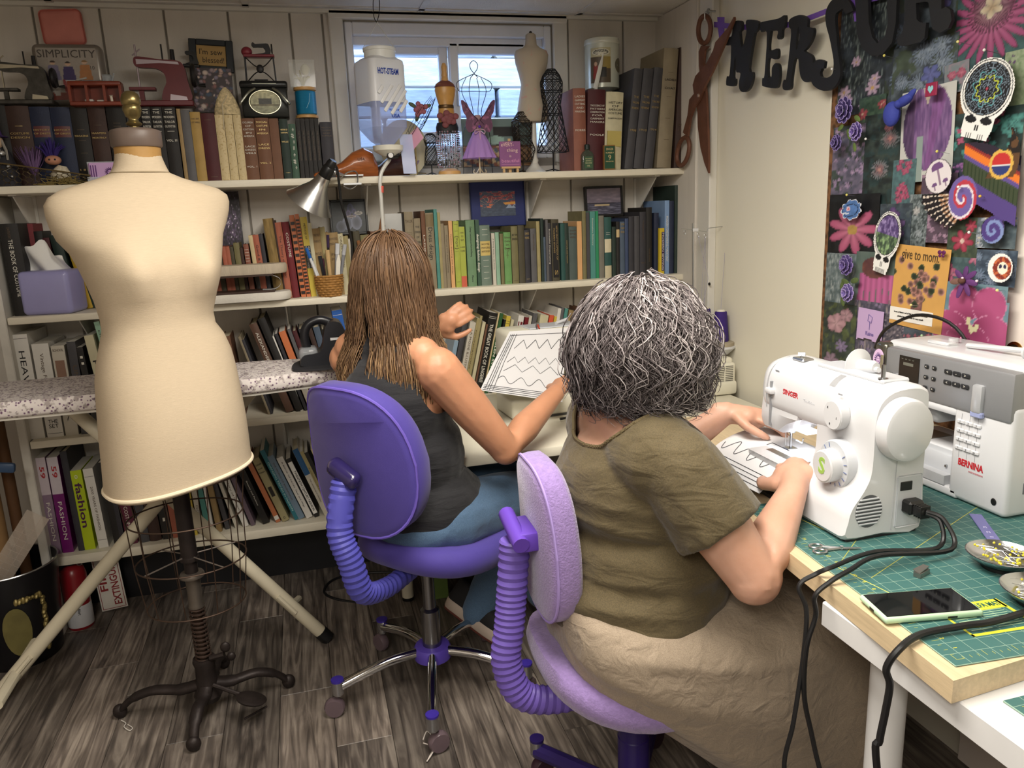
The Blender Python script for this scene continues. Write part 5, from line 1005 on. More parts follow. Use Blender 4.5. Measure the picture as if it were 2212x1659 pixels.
b2=cs([(1640,390),(1620,440),(1622,560),(1630,640),(1600,760),(1590,830),(1610,960),(1612,1080),(1635,1260),(1668,1390),(1702,1478),(1703,1380),(1698,1150),(1690,950),(1682,800),(1668,640),(1662,540),(1672,430),(1700,395)])
obj('lower_blade',MB().prism(b2,-.006,.002,WX(SX)),RUST,t,world=True)
for nm,c_,tl,off in (('upper_bow',(1666,252,52,118),.04,-.002),('lower_bow',(1484,1292,48,122),.2,.008)):
    ring=[atx(1100+x/3.95,y/3.95,SX-off) for x,y in ringpts(*c_,tl,28)]
    obj(nm,MB().tube(ring,.0085,8,loop=True),RUST,t,world=True)
pv=atx(1100+1617/3.95,815/3.95,SX-.012)
obj('pivot_screw',MB().lathe([(.007,0),(.006,.004),(.002,.005)],14,T3(tuple(pv),0,0,-90)),mat('#a89080',.4,.6),t,world=True)
nl=atx(1531,24,SX);tag(obj('wall_nail',MB().lathe([(.009,0),(.009,.004),(.003,.006),(.003,.03)],12,T3((0,0,0),0,0,90)).tube([(-.006,0,0),(-.012,0,-.008),(-.008,.004,-.03)],.002,6),STEEL,None,(SX-.004,nl[1],nl[2])),'round steel hook on which the rusty shears hang','hook')
# ---- black letters on a purple ribbon
LXX=RX-.045;BLK=mat('#1b1c1f',.55,var=.06)
cl=lambda pts,n=3: [yz(1540+x/4.096,y/4.096,LXX) for x,y in (smooth_poly(pts,n) if n else pts)]
def letter(ch,outer,holes=(),sm=3,off=0):
    P=cl(outer,sm);c_=(sum(p[0] for p in P)/len(P),min(p[1] for p in P))
    o=obj('wooden_letter',prism_h(MB(),P,[cl(h_,sm) for h_ in holes],off,off+.009,WX(LXX)),BLK,None,(LXX,*c_),world=True)
    tag(o,'black wooden letter %s hanging on the purple ribbon' % ch,'letter','black letters on the ribbon')
letter('M',[(205,193),(258,183),(276,205),(272,268),(258,290),(278,420),(318,290),(312,215),(328,175),(420,190),(420,250),(400,285),(385,320),(340,605),(372,640),(372,700),(345,780),(300,815),(262,800),(250,740),(265,655),(245,640),(226,630),(216,500),(200,680),(218,700),(210,760),(150,758),(137,740),(145,675),(168,660),(182,420),(165,402),(135,402),(125,385),(150,335),(185,320),(195,260)])
letter('E',[(455,195),(600,165),(660,135),(655,230),(635,265),(630,330),(605,350),(590,330),(598,275),(545,274),(530,295),(518,440),(560,440),(590,430),(600,460),(595,510),(570,525),(514,520),(508,670),(540,680),(545,600),(575,560),(605,575),(613,650),(600,750),(570,782),(470,765),(457,745),(460,690),(478,665),(500,292),(450,285),(440,220)])
letter('R beside the S',[(700,175),(760,140),(810,135),(860,172),(858,235),(885,245),(910,250),(915,290),(890,370),(850,430),(830,452),(870,475),(900,500),(910,560),(900,680),(870,725),(830,722),(800,680),(786,600),(778,520),(745,530),(718,690),(712,770),(690,797),(650,795),(638,760),(650,705),(672,690),(715,300),(695,240)],[[(780,235),(790,300),(772,425),(755,425),(765,300)]])
SP=smooth_pts([(1240,110,38),(1200,40,46),(1130,40,58),(1075,110,46),(1072,210,42),(1090,310,34),(1105,420,26),(1125,560,26),(1115,680,38),(1040,745,58),(955,720,52),(935,640,42),(965,575,48),(1015,575,30)],4)
letter('S',stroke([(p.x,p.y,p.z) for p in SP]),sm=0,off=.002)
letter('U',[(1270,-160),(1290,100),(1300,300),(1345,430),(1430,495),(1530,480),(1610,380),(1645,200),(1660,-160),(1560,-160),(1575,200),(1550,320),(1480,385),(1435,330),(1405,200),(1395,-160)],sm=0)
letter('R over the blue flowers',[(1725,-160),(1722,200),(1700,295),(1670,310),(1655,350),(1665,400),(1720,410),(1870,370),(1900,335),(1915,200),(1860,200),(1830,170),(1825,30),(1900,15),(1935,20),(1950,150),(1970,260),(2040,290),(2110,250),(2140,180),(2130,90),(2090,60),(2050,80),(2050,-160)],sm=0)
RB_=mat('#6a4aa0',.5,var=.05);t=thing('purple_ribbon','flat purple ribbon carrying the black wooden letters','ribbon',(LXX+.004,*yz(1545,51,LXX)))
rp=smooth_pts([(-5,215,0),(70,222,0),(220,235,0),(430,240,0),(660,215,0),(850,150,0),(1050,75,0),(1300,10,0),(1700,-90,0)],5)
m=MB();m.loft([[(LXX+.006,*yz(1540+p.x/4.096,(p.y-22)/4.096,LXX)),(LXX+.006,*yz(1540+p.x/4.096,(p.y+26)/4.096,LXX)),(LXX+.008,*yz(1540+p.x/4.096,(p.y+26)/4.096,LXX)),(LXX+.008,*yz(1540+p.x/4.096,(p.y-22)/4.096,LXX))] for p in rp])
obj('band',m,RB_,t,world=True)
obj('tail',MB().prism(cs_ := [yz(1540+x/4.096,y/4.096,LXX) for x,y in [(22,150),(80,150),(78,310),(40,355),(28,250)]],-.01,-.007,WX(LXX)),RB_,t,world=True)
obj('tail',MB().prism([yz(1540+x/4.096,y/4.096,LXX) for x,y in [(1190,-20),(1300,-20),(1290,185),(1240,190),(1225,90)]],-.006,-.004,WX(LXX)),RB_,t,world=True)
# ---- cork board
BX=RX-.016
cy0,cy1=atx(1783,700,RX)[1],atx(2190,560,RX)[1]
t=thing('cork_board','cork pin board covered with flower pictures','pin board',(RX-.001,(cy0+cy1)/2,.84))
obj('cork',MB().box((BX,cy1,.84),(RX-.001,cy0,2.09)),mat('#6a4a30',.9,bump=.8,bscale=120,var=.5,vscale=60,kind='voronoi'),t,world=True)
PK=[0]
def pic(nm,label,x0,y0,x1,y1,fn,rot=0,nx=None,lift=None,outline=None,curl=None,cat='picture',group='flower pictures on the cork board',parent=None):
    PK[0] += 1;x=BX-.0015-.0009*PK[0] if lift is None else BX-lift
    c_=atx((x0+x1)/2,(y0+y1)/2,x);w=abs(atx(x1,(y0+y1)/2,x)[1]-atx(x0,(y0+y1)/2,x)[1]);h=abs(atx((x0+x1)/2,y1,x)[2]-atx((x0+x1)/2,y0,x)[2])
    n=nx or int(max(18,min(60,(x1-x0)*.45)))
    fn0=fn;fn=lambda u,v: (lambda c: (c*.78+c.mean(1,keepdims=True)*.22)*.86)(np.asarray(fn0(u,v),float)) if cat == 'picture' else fn0(u,v)
    o=painted(nm,w,h,n,int(max(10,n*h/w)),fn,None,None,.0006,outline=outline,curl=curl,loc=(0,0,0))
    o.matrix_world=FR(tuple(c_),(0,-1,0),(0,0,1),(-1,0,0)) @ Matrix.Rotation(R(rot),4,'Z');WM[o.name]=o.matrix_world.copy()
    return tag(o,label,cat,group)
def fl(bg,bg2,bl,seed=0,leaf=None,asp=1.0,ns=9,streak=None):
    def f_(u,v):
        n=vnoise(u,v*asp,ns,seed,4);c=mixc(np.tile(hx(bg),(len(u),1)),hx(bg2)[None],(n-.3)*2.2)
        if streak is not None: s_=vnoise(u*4,v*.6*asp,14,seed+5,2);c=mixc(c,hx(streak)[None],(s_-.55)*4)
        if leaf is not None: k=vnoise(u*1.5,v*asp,6,seed+2,2) > .58;c[k]=hx(leaf)*(.7+.5*n[k][:,None])
        for b_ in bl:
            cx_,cy_,r,p,c1,c2=b_[:6];mid=b_[6] if len(b_) > 6 else None;pw_=b_[7] if len(b_) > 7 else .45;dx,dy=(u-cx_),(v-cy_)*asp;d=np.hypot(dx,dy)/r;a=np.arctan2(dy,dx)+seed
            rad=(1-pw_)+pw_*np.abs(np.cos(a*p/2));k=d < rad;sh=d[k]/np.maximum(rad[k],.01);c[k]=mixc(np.tile(hx(c2),(k.sum(),1)),hx(c1)[None],sh)*(.82+.22*np.abs(np.cos(a[k]*p/2))[:,None])
            e_=(d >= rad*.96) & (d < rad*1.05);c[e_] *= .75
            if mid: k=d < .2;c[k]=hx(mid)*(.8+.4*n[k][:,None])
        return c
    return f_
rs=np.random.RandomState(21)
def scat(n,r,p,c1,c2,x=(0,1),y=(0,1),mid=None,pw_=.45): return [(x[0]+(x[1]-x[0])*rs.rand(),y[0]+(y[1]-y[0])*rs.rand(),r*(.7+.6*rs.rand()),p,c1,c2,mid,pw_) for _ in range(n)]
pic('flower_picture','photo of pink lilies over dark grass blades',1812,-20,1920,245,fl('#20282c','#3a4448',scat(9,.12,6,'#b898b8','#d8b8c8',(.1,.95),(.02,.65),'#d8a85a'),1,asp=2.4,streak='#7a8a84'))
pic('flower_picture','photo of spiky blue sea holly and columbine',1912,-20,2062,240,fl('#2c343c','#56646e',scat(5,.2,17,'#5c708c','#8a98b0',(.1,.9),(.1,.8),None,.7)+[(.8,.28,.15,5,'#5a5c9a','#7a80b8'),(.75,.86,.16,5,'#5a5aa8','#8a6aa0','#d8b040')],2,'#3c4a34',1.7))
pic('flower_picture','large magenta passion flower photo beside the letter',2062,-30,2216,150,fl('#3f6a6a','#2a4a4c',[(.5,.6,.62,21,'#a83a72','#c86a98',None,.5),(.5,.72,.34,40,'#6a2a4a','#d8b0b0',None,.4),(.5,.74,.16,5,'#e0d0b0','#c0a078')],3,asp=1.2))
pic('flower_picture','photo of silver blue eryngium thistles',1925,90,2062,225,fl('#38424a','#6a7a84',scat(6,.16,19,'#6a7c94','#93a4b4',(.05,.95),(.05,.95),None,.8)+[(.62,.45,.16,5,'#5560a8','#6a70b8')],4,'#4a5a44'))
pic('flower_picture','small photo with a pair of pink thistle heads',2040,135,2092,200,fl('#7d8f94','#a88a98',[(.32,.62,.2,24,'#b84a6a','#d87a90',None,.25),(.7,.62,.2,24,'#b84a6a','#d87a90',None,.25),(.5,.2,.2,6,'#3f6a68','#5a8a80')],5,asp=1.2),4)
pic('flower_picture','photo of a lavender spike on pale green',2166,110,2216,245,fl('#a8b890','#7f9a6a',scat(14,.07,6,'#5a3a6a','#7a5a88',(.15,.5),(.2,.98)),6,asp=2.4))
pic('flower_picture','photo of red poppies with green leaves',1855,208,1912,275,fl('#2f4a3c','#4a6a50',scat(5,.16,5,'#a83a4a','#c85a5a',mid='#d8c0a0'),7))
pic('flower_picture','photo of brown and rose teasel thistles on dark green',1862,245,1955,447,fl('#232c2c','#41524a',[(.62,.72,.22,22,'#6a7a7c','#9a5a60','#b0706a',.6),(.42,.4,.22,22,'#7a8a90','#a85a60','#c08a80',.6),(.6,.86,.14,18,'#8a4a58','#a86a70')],8,'#2f4a4a',2.0))
pic('flower_picture','photo of pale lilac garden blooms in a narrow strip',1797,272,1865,420,fl('#5a5a72','#8a7a98',scat(26,.08,5,'#9a80b0','#c8a8c8'),9,'#4a5a52',2.0))
pic('flower_picture','photo of teal leaves with hanging pink hearts',2054,238,2204,352,fl('#22302f','#3a5a58',scat(24,.08,3,'#3f8a84','#5ab0a4',(0,1),(0,.8))+scat(14,.05,4,'#c84a78','#e06a90',(.1,1),(.2,1)),10,asp=.8))
pic('flower_picture','photo of tiny purple wildflowers beneath the skull sticker',2054,350,2135,425,fl('#2f3a4c','#4f4a68',scat(40,.045,5,'#8a4a98','#b87ab8'),11))
pic('flower_picture','photo of blue-violet bellflowers at the board edge',2128,340,2200,440,fl('#33406a','#26304a',scat(9,.15,5,'#6a70b8','#8a90cc'),12))
def tulip(u,v):
    c=np.tile(hx('#d9dad2'),(len(u),1));k=((u-.5)/(.46))**2+((v-.58)/.46)**2 < 1;st=vnoise(u*3,v*.7,12,3,2);col=mixc(np.tile(hx('#5a3a78'),(len(u),1)),hx('#a070b0')[None],st*1.3-.1);c[k]=col[k]
    k2=k & (np.abs(u-.62-.25*(v-.5)) < .03+.1*v);c[k2]=hx('#8a5098')*(.8+.4*st[k2][:,None]);k3=(np.abs(u-.38) < .07-.02*v) & (v < .5);c[k3]=hx('#9ab0a8');k4=k & (u < .26);c[k4] *= .72;k5=(np.abs(u-.5) < .09*(v-.8)/.2) & (v > .8);c[k5]=hx('#d8c8b0');return c
pic('flower_picture','white-bordered photo of one big purple tulip',1944,190,2058,392,tulip,2)
pic('flower_picture','photo of a rose-pink snapdragon spike',1927,345,1976,442,fl('#4a6a72','#5a8a8c',scat(16,.14,4,'#b83a68','#d8708a',(.25,.75),(0,1)),13,asp=1.9))
pic('flower_picture','photo of dense mauve hyacinth florets',1986,376,2062,525,fl('#5a4458','#6a5468',scat(46,.08,5,'#a07898','#c8a0b8'),14,asp=1.9))
pic('flower_picture','photo of a white bloom with long leaves',1962,420,2002,540,fl('#3a4648','#7a8a8c',[(.4,.7,.22,6,'#a8a8a8','#d8d8d4'),(.6,.3,.2,6,'#8a98a0','#b0bcc0')],15,asp=2.6,streak='#9aa8ac'))
pic('flower_picture','photo of a pink cactus flower on black',1788,420,1895,552,fl('#14161a','#23262a',[(.5,.42,.5,9,'#c8507e','#e07a9a','#d8a84a',.5)],16,asp=1.2))
pic('flower_picture','photo of a purple bearded iris',1898,440,1966,545,fl('#4a5a68','#38424c',[(.5,.5,.38,5,'#6a4a88','#b090c0','#d8c88a',.5),(.45,.8,.2,3,'#5a3a7a','#8a60a0')],17,'#5a6a70',1.5))
pic('flower_picture','photo of a red clematis against grass',2046,470,2112,557,fl('#3a4a3a','#56664c',[(.5,.42,.38,6,'#b02a48','#d85068','#e0c0b0',.5),(.75,.8,.2,6,'#b02a48','#d85068')],18,asp=1.3))
pic('flower_picture','white-edged photo of pale aquilegia blossoms',2108,470,2194,537,fl('#4f626c','#73868c',scat(10,.15,5,'#98a8b8','#c0c0cc',mid='#d8d0b0',pw_=.6),19))
pic('flower_picture','photo of star-shaped pink columbines',2043,556,2106,625,fl('#3f5c62','#57767a',scat(5,.24,5,'#b8507a','#e08aa0',pw_=.7),20))
pic('flower_picture','white-edged photo of blue spiky leaves under the moon sticker',2106,540,2194,618,fl('#37485c','#586e86',scat(9,.16,11,'#6a84a0','#8a9ab8',pw_=.75),21))
pic('flower_picture','photo of frosty blue-green grasses',1782,548,1868,662,fl('#4f6468','#86989c',[],22,None,1.4,12,'#b0bcbc'))
def cone(u,v):
    n=vnoise(u,v,8,30,3);c=mixc(np.tile(hx('#4f6a62'),(len(u),1)),hx('#7a8a80')[None],n)
    for i in range(6):
        x=.2+.13*i;k=(np.abs(u-x-(x-.5)*.5*(.7-v)) < .07) & (v < .68) & (v > .12+.03*(i % 3));c[k]=hx('#b8508a')*(.75+.5*(1-np.abs((u-x)/.15))[k][:,None])
    k=((u-.45)/.3)**2+((v-.76)/.16)**2 < 1;c[k]=mixc(np.tile(hx('#4a2a38'),(k.sum(),1)),hx('#a86048')[None],n[k]);return c
pic('flower_picture','photo of a drooping pink coneflower',1845,545,1936,688,cone)
pic('flower_picture','photo of a misty lavender field',1838,655,1962,815,fl('#4a4a60','#6e6480',scat(60,.035,4,'#7a6a98','#a898b8'),23,asp=1.3,ns=22,streak='#a89a98'))
pic('flower_picture','photo of powdery dried lavender stalks',1895,680,1972,820,fl('#3f3f54','#8d8088',scat(50,.04,4,'#98889c','#b8a8a8'),24,asp=1.8,ns=26))
pic('flower_picture','photo of pale pink roses and dark leaves',1776,655,1846,812,fl('#2c3a34','#4a5a4c',[(.4,.72,.3,5,'#c08a98','#d8a8b0',None,.2),(.6,.42,.2,7,'#7a6a98','#9a88b0'),(.3,.2,.24,6,'#8a7088','#a888a0'),(.7,.85,.2,5,'#b0808e','#c89aa4',None,.2)],25,'#5a6a3c',2.2))
pic('flower_picture','scrap of small flowered blue fabric behind the machine',1950,686,2030,760,fl('#4a5666','#5c6878',scat(16,.06,5,'#b84a68','#d88898'),26))
def hib(u,v):
    n=vnoise(u,v,8,41,3);c=mixc(np.tile(hx('#4f7a98'),(len(u),1)),hx('#8ab0b4')[None],n)
    for i,(x,y,rx,ry) in enumerate(((.42,.72,.22,.27),(.75,.72,.22,.25),(.24,.34,.27,.26),(.8,.34,.26,.26),(.5,.2,.3,.24))):
        k=((u-x)/rx)**2+((v-y)/ry)**2 < 1;d=np.hypot(u-.53,v-.4);c[k]=mixc(np.tile(hx('#8a2050'),(k.sum(),1)),hx('#cc4a88')[None],d[k]*2.6);e_=(((u-x)/rx)**2+((v-y)/ry)**2 > .92) & k;c[e_]=hx('#e080b0')
    for x,y in ((.5,.46),(.53,.4),(.56,.38),(.6,.38),(.55,.34),(.62,.42),(.5,.5)): c[((u-x)/.025)**2+((v-y)/.035)**2 < 1]=hx('#e0d8a0')
    return c
pic('flower_picture','big cut-out magenta hibiscus print',2012,612,2172,768,hib,outline=lambda u,v: (u < .97) | (v < .8))
def mom(u,v):
    c=np.tile(hx('#c99a55'),(len(u),1))*(.95+.08*vnoise(u,v,5,2)[:,None]);r2=np.random.RandomState(8)
    k=(np.abs(u-.5) < .11) & (v < .36) & (v > .06);c[k]=hx('#6a4a48')*(.8+.6*vnoise(u,v,20,5)[k][:,None])
    for i in range(40): x,y=.5+.33*r2.randn()*.5,.52+.2*r2.randn()*.6;q=((u-x)/.06)**2+((v-y)/.045)**2;k=q < 1;c[k]=(hx('#a87a70') if i % 3 else hx('#3c4a34'))*(.5+.6*q[k][:,None])
    return c
o=pic('greeting_card','tan card printed with a vase of roses and words for mom',1926,533,2042,712,mom,-3,cat='card',group=None)
obj('card_lettering',MB().text('give to mom.',.036,T3((-.005,.078,.0008)),width=.12),mat('#4a3a28',.6),o,smooth=0)
o=pic('paper_strip','white paper strip with two tiny typed lines on the tan card',1920,668,2013,697,lambda u,v: np.tile(hx('#e6e4de'),(len(u),1)),-1,cat='note',group=None)
obj('typed_lines',MB().text('lorem of flowers and all that grows around the house',.006,T3((0,.005,.0008)),width=.11).text('planting dates and colours for every month',.006,T3((0,-.005,.0008)),width=.085),INKB,o,smooth=0)
o=pic('note_paper','torn lavender note paper with a small drawing',1851,668,1906,746,lambda u,v: np.tile(hx('#bda2cc'),(len(u),1)),-2,cat='note',group=None,outline=lambda u,v: v > .08+.14*np.abs(np.sin(u*4.2))*u)
obj('pen_drawing',MB().text('Kaime',.016,T3((.002,-.018,.0008)),width=.03).tube([(-.006,.034,.001),(.008,.028,.001),(.006,.012,.001),(-.008,.016,.001),(-.006,.034,.001)],.0008,4).tube([(0,.016,.001),(0,-.006,.001)],.0009,4),mat('#6a5a98',.5),o,smooth=0)
# ---- stickers
def sticker(nm,label,x0,y0,x1,y1,fn,outline,rot=0,n=70): return pic(nm,label,x0,y0,x1,y1,fn,rot,n,.036+.0012*(PK[0] % 5),outline,cat='sticker',group='cut-out stickers on the cork board')
def skull_fn(inner):
    def f_(u,v):
        c=np.tile(hx('#e4e4e0'),(len(u),1));q=((u-.5)/.40)**2+((v-.62)/.31)**2;k=q < 1;c[k]=inner(u,v)[k]
        for lo,hi in ((1.0,1.10),(1.24,1.33)): e_=(q > lo) & (q < hi) & (v > .28);c[e_]=hx('#17171a')
        for s_ in (-1,1): c[((u-.5-s_*.15)/.11)**2+((v-.235-.04*0)/.045)**2 < 1]=hx('#17171a')
        c[(np.abs(np.abs(u-.5)-.025) < .014) & (np.abs(v-.14) < .04)]=hx('#17171a');c[(np.abs(u-.5) < .16) & (np.abs((u*22) % 1-.5) < .12) & (v < .07)]=hx('#17171a');return c
    return f_
def skull_out(u,v): return (((u-.5)/.5)**2+((v-.6)/.4)**2 < 1) | ((np.abs(u-.5) < .3-.35*np.clip(.12-v,0,1)) & (v < .4))
def web(u,v):
    a,r=np.arctan2(v-.62,(u-.5)*.8),np.hypot((u-.5)*.8,(v-.62));c=np.tile(hx('#141418'),(len(u),1));k=(np.abs(np.sin(a*8)) < .1) | (np.abs((r*34) % 1-.5) < .09);c[k]=hx('#7a8a98');k=np.abs(r-.15-.02*np.cos(a*10)) < .007;c[k]=hx('#c8d23a');k=np.abs(r-.2-.03*np.cos(a*8+1)) < .006;c[k]=hx('#5aa0a8');c[r < .02]=hx('#a03a4a');return c
sticker('skull_sticker','white oval skull sticker with a web mandala dome',2068,126,2184,300,skull_fn(web),skull_out,-14)
def garden(u,v):
    n=vnoise(u,v,16,3,3);c=mixc(np.tile(hx('#3a4a3c'),(len(u),1)),hx('#8fae7a')[None],(n-.4)*3);k=v > .62;c[k]=mixc(np.tile(hx('#4a3a68'),(k.sum(),1)),hx('#9a8ab8')[None],(n[k]-.4)*3);return c
sticker('skull_sticker','narrow white skull sticker with a green and violet dome',1884,455,1942,592,skull_fn(garden),skull_out,-12,44)
ov=lambda u,v: ((u-.5)/.5)**2+((v-.5)/.5)**2 < 1
def mush(u,v):
    c=np.tile(hx('#d4cdd0'),(len(u),1));q=((u-.5)/.5)**2+((v-.5)/.5)**2;c[q > .86]=hx('#2a2226')
    for x,y,r,h in ((.52,.74,.22,.5),(.32,.3,.1,.16),(.72,.3,.1,.16)): c[(np.abs(u-x) < r*.2) & (v < y) & (v > y-h)]=hx('#8a7488');c[(((u-x)/r)**2+((v-y)/(r*.7))**2 < 1) & (v > y-.05)]=hx('#6a4a78')
    return c
sticker('mushroom_sticker','oval sticker with three purple mushrooms',1997,342,2056,420,mush,ov,18,40)
def fish(u,v):
    c=np.tile(hx('#4f72a8'),(len(u),1))*(.85+.3*vnoise(u,v,9,2)[:,None]);q=((u-.45)/.34)**2+((v-.48)/.26)**2;c[(q > .9) & (q < 1.1)]=hx('#1d2a44');c[((u-.38)/.09)**2+((v-.56)/.1)**2 < 1]=hx('#d8b8c0');c[((u-.38)/.035)**2+((v-.56)/.04)**2 < 1]=hx('#c04a5a');c[(np.abs(v-.4+.2*(u-.2)) < .025) & (u < .4)]=hx('#e0e4ea');q2=_fish_r(u,v);c[q2 > .9]=hx('#e8e8e8');return c
def _fish_r(u,v): a,r=np.arctan2(v-.5,u-.5),np.hypot(u-.5,v-.5)*2;return r/(.82+.14*np.abs(np.sin(a*4.5)))
sticker('fish_sticker','small blue spiny fish sticker',1814,428,1863,478,fish,lambda u,v: _fish_r(u,v) < 1,8,34)
def moon(u,v):
    c=np.tile(hx('#e2e0dc'),(len(u),1));q=((u-.58)/.36)**2+((v-.5)/.38)**2;c[q < 1]=hx('#7a2f26');n=vnoise(u,v,12,7,2);c[(q < 1) & (n > .6)]=hx('#b8603a');c[((u-.6)/.2)**2+((v-.5)/.2)**2 < 1]=hx('#e4dcc8')
    for s_ in (-1,1): c[((u-.6-s_*.09)/.06)**2+((v-.55)/.07)**2 < 1]=hx('#2a2a4a')
    return c
sticker('moon_sticker','round white crescent sticker with a dark red disc',2132,546,2188,612,moon,ov,0,36)
# winged sticker: sweeping feathers, orange-edged wing with trees and a roundel tail
def wing(u,v):
    c=np.tile(hx('#1c181c'),(len(u),1));
    k=_wing_a(u,v);fa_,fr_=_fan(u,v);f_=np.abs(((fa_-PI)*7.2) % 1-.5);c[k & (f_ < .3) & (fr_ < .33)]=hx('#9a7456');c[k & (f_ < .13) & (np.abs((fr_*26) % 1-.5) < .3)]=hx('#dccfc0')
    k=_wing_b(u,v);yy=v-(.75-.55*(u-.45));c[k]=hx('#3a4430');c[k & (yy > .02)]=hx('#5a4a88');c[k & (yy > .06)]=hx('#d8742c');c[k & (yy > .13)]=hx('#8a2f2a');c[k & (yy > .16)]=hx('#2a2230');c[k & (np.abs((u*26) % 1-.5) < .14) & (yy < -.0) & (yy > -.16)]=hx('#24331f');c[k & (yy < -.13)]=hx('#50407c')
    r=np.hypot((u-.45)/.15,(v-.42)/.2);a=np.arctan2(v-.42,u-.45);k=r < 1;s_=(r*3+a/PI) % 2;c[k]=hx('#6a5a98');c[k & (s_ < .9)]=hx('#b03a48');c[k & (s_ < .35)]=hx('#d8d0d8')
    r=np.hypot((u-.78)/.11,(v-.13)/.12);a=np.arctan2(v-.13,u-.78);k=r < 1;s_=(r*3+a/PI) % 2;c[k]=hx('#4a3a78');c[k & (s_ < .8)]=hx('#7a8ab8')
    k=_wing_t(u,v);c[k]=hx('#5a3f28');k2=k & (vnoise(u,v,20,3,2) > .5) & (v > .78);c[k2]=hx('#1f1a18');q=((u-.80)/.085)**2+((v-.70)/.1)**2;c[q < 1.7]=hx('#d0a850');c[q < 1]=hx('#d8dad8');c[(q < 1) & (v > .70)]=hx('#b83030');c[(q < 1) & (v < .68)]=hx('#2f3a70')
    return c
def _fan(u,v): return np.arctan2(v-.47,(u-.56)*.9) % (2*PI),np.hypot((u-.56)*.9,v-.47)
def _wing_a(u,v): a,r_=_fan(u,v);return (a > PI*1.0) & (a < PI*1.36) & (r_ < .52-.16*(a-PI)+.03*np.abs(np.sin(a*26)))
def _wing_b(u,v): return (u > .42) & (v < .92-.55*(u-.45)+.1*np.sin((u-.45)*5)) & (v > .40-.5*(u-.5)) & (u < .99)
def _wing_t(u,v): return (np.abs(u-.80-.1*np.sin((v-.6)*6)) < .13*np.clip((1.02-v)/.4,.15,1)) & (v > .58)
wo=lambda u,v: _wing_a(u,v) | _wing_b(u,v) | _wing_t(u,v) | (np.hypot((u-.45)/.16,(v-.42)/.21) < 1) | (np.hypot((u-.78)/.12,(v-.13)/.13) < 1)
sticker('winged_sticker','large colourful cut-out wing sticker with trees, spirals and a roundel',1986,288,2196,528,wing,wo,0,100)
# ---- fabric flowers, bow, tag, pins
def cloth_rose(label,px,py,r,col,edge):
    c_=atx(px,py,BX-.04);t=thing('fabric_rose',label,'fabric flower',tuple(c_),group='fabric flowers on the cork board');X=lambda y,z,o_: (-o_,-y,z)
    for ring,(rr,n,k) in enumerate(((1.0,9,0),(.7,7,.3),(.4,5,.6))):
        m=MB();e=MB()
        for i in range(n):
            a0=2*PI*(i+k)/n;w=1.5*PI/n
            pts=[X(r*rr*q*math.cos(a0+w*s_),r*rr*q*math.sin(a0+w*s_),.004+.006*ring+.004*q*q) for q,s_ in ((.25,-.6),(.7,-.75),(.95,-.45),(1.02,0),(.95,.45),(.7,.75),(.25,.6))]
            m.add(pts+[tuple(np.array(p_)+(.0015,0,0)) for p_ in pts],[tuple(range(7)),tuple(range(13,6,-1))]+[(j,(j+1) % 7,(j+1) % 7+7,j+7) for j in range(7)])
            e.tube([tuple(np.array(p_)-(.0008,0,0)) for p_ in pts[1:6]],.0011,4)
        o=obj('petal_ring',m,mat(col,.8,bump=.4,bscale=300,var=.15),t);obj('stitched_edge',e,mat(edge,.7),o)
    return t
cloth_rose('large dark violet fabric rose with pale stitched edges',1828,238,.034,'#3c2f62','#9a8ac0')
cloth_rose('violet fabric rose lying below the dark one',1854,284,.024,'#5a4688','#a898cc')
cloth_rose('small deep violet fabric rose beside green leaves',1812,308,.021,'#443668','#8a7ab4')
cloth_rose('ruffled violet fabric rose over the frosty grasses',1833,572,.028,'#54447e','#8a7ab0')
cloth_rose('pleated lilac fabric flower under the ruffled rose',1836,632,.025,'#6a5a98','#a898cc')
m=MB()
def leafs(label,spots,col):
    c_=atx(*spots[0][:2],BX-.04);t=thing('fabric_leaf_sprig',label,'fabric leaves',tuple(c_))
    for (px,py,a,l) in spots:
        q=atx(px,py,BX-.042);o=obj('leaf',MB().ell((0,0,0),(.002,l,l*.5),nu=10,nv=6,rot=Matrix.Rotation(R(a),3,'X')),mat(col,.8,bump=.4,bscale=300,var=.25),t);o.location=Vector(q)-Vector(c_)
leafs('green fabric leaves between the violet roses',[(1852,256,30,.014),(1816,276,-30,.013),(1834,290,60,.016),(1846,318,70,.013)],'#5a6e38')
leafs('green fabric leaves below the ruffled rose',[(1826,610,20,.018),(1818,616,110,.012),(1846,606,-15,.016),(1820,652,60,.014)],'#4f5f34')
c_=atx(1945,232,BX-.045);t=thing('blue_bow','puffed bright blue ribbon bow on the cork board','bow',tuple(c_));BB=mat('#343f94',.75,bump=.5,bscale=120,var=.15)
obj('bow_loop',MB().ell((0,.028,-.012),(.016,.024,.03)),BB,t);obj('bow_loop',MB().ell((0,-.012,.014),(.012,.026,.012),rot=Matrix.Rotation(R(-20),3,'X')),BB,t);obj('bow_knot',MB().ell((-.006,0,.008),(.01,.01,.01)),BB,t);obj('bow_tail',MB().ell((0,-.03,.024),(.006,.02,.008),rot=Matrix.Rotation(R(-35),3,'X')),BB,t)
c_=atx(2012,193,BX-.04);t=thing('heart_tag','small dark red tag with a pale blue heart','tag',tuple(c_));obj('tag_card',MB().rbox((-.002,-.017,-.015),(.002,.017,.015),.001,1),mat('#8a2444',.5),t);obj('heart',MB().prism([(0,-.009),(.008,0),(.007,.007),(.003,.008),(0,.004),(-.003,.008),(-.007,.007),(-.008,0)],0,.001,FR((-.0022,0,0),(0,-1,0),(0,0,1),(-1,0,0))),mat('#8ac0c4',.5),t)
c_=atx(2034,549,BX-.04);t=thing('butterfly_pin','tiny dark purple butterfly pin on the tan card','pin',tuple(c_))
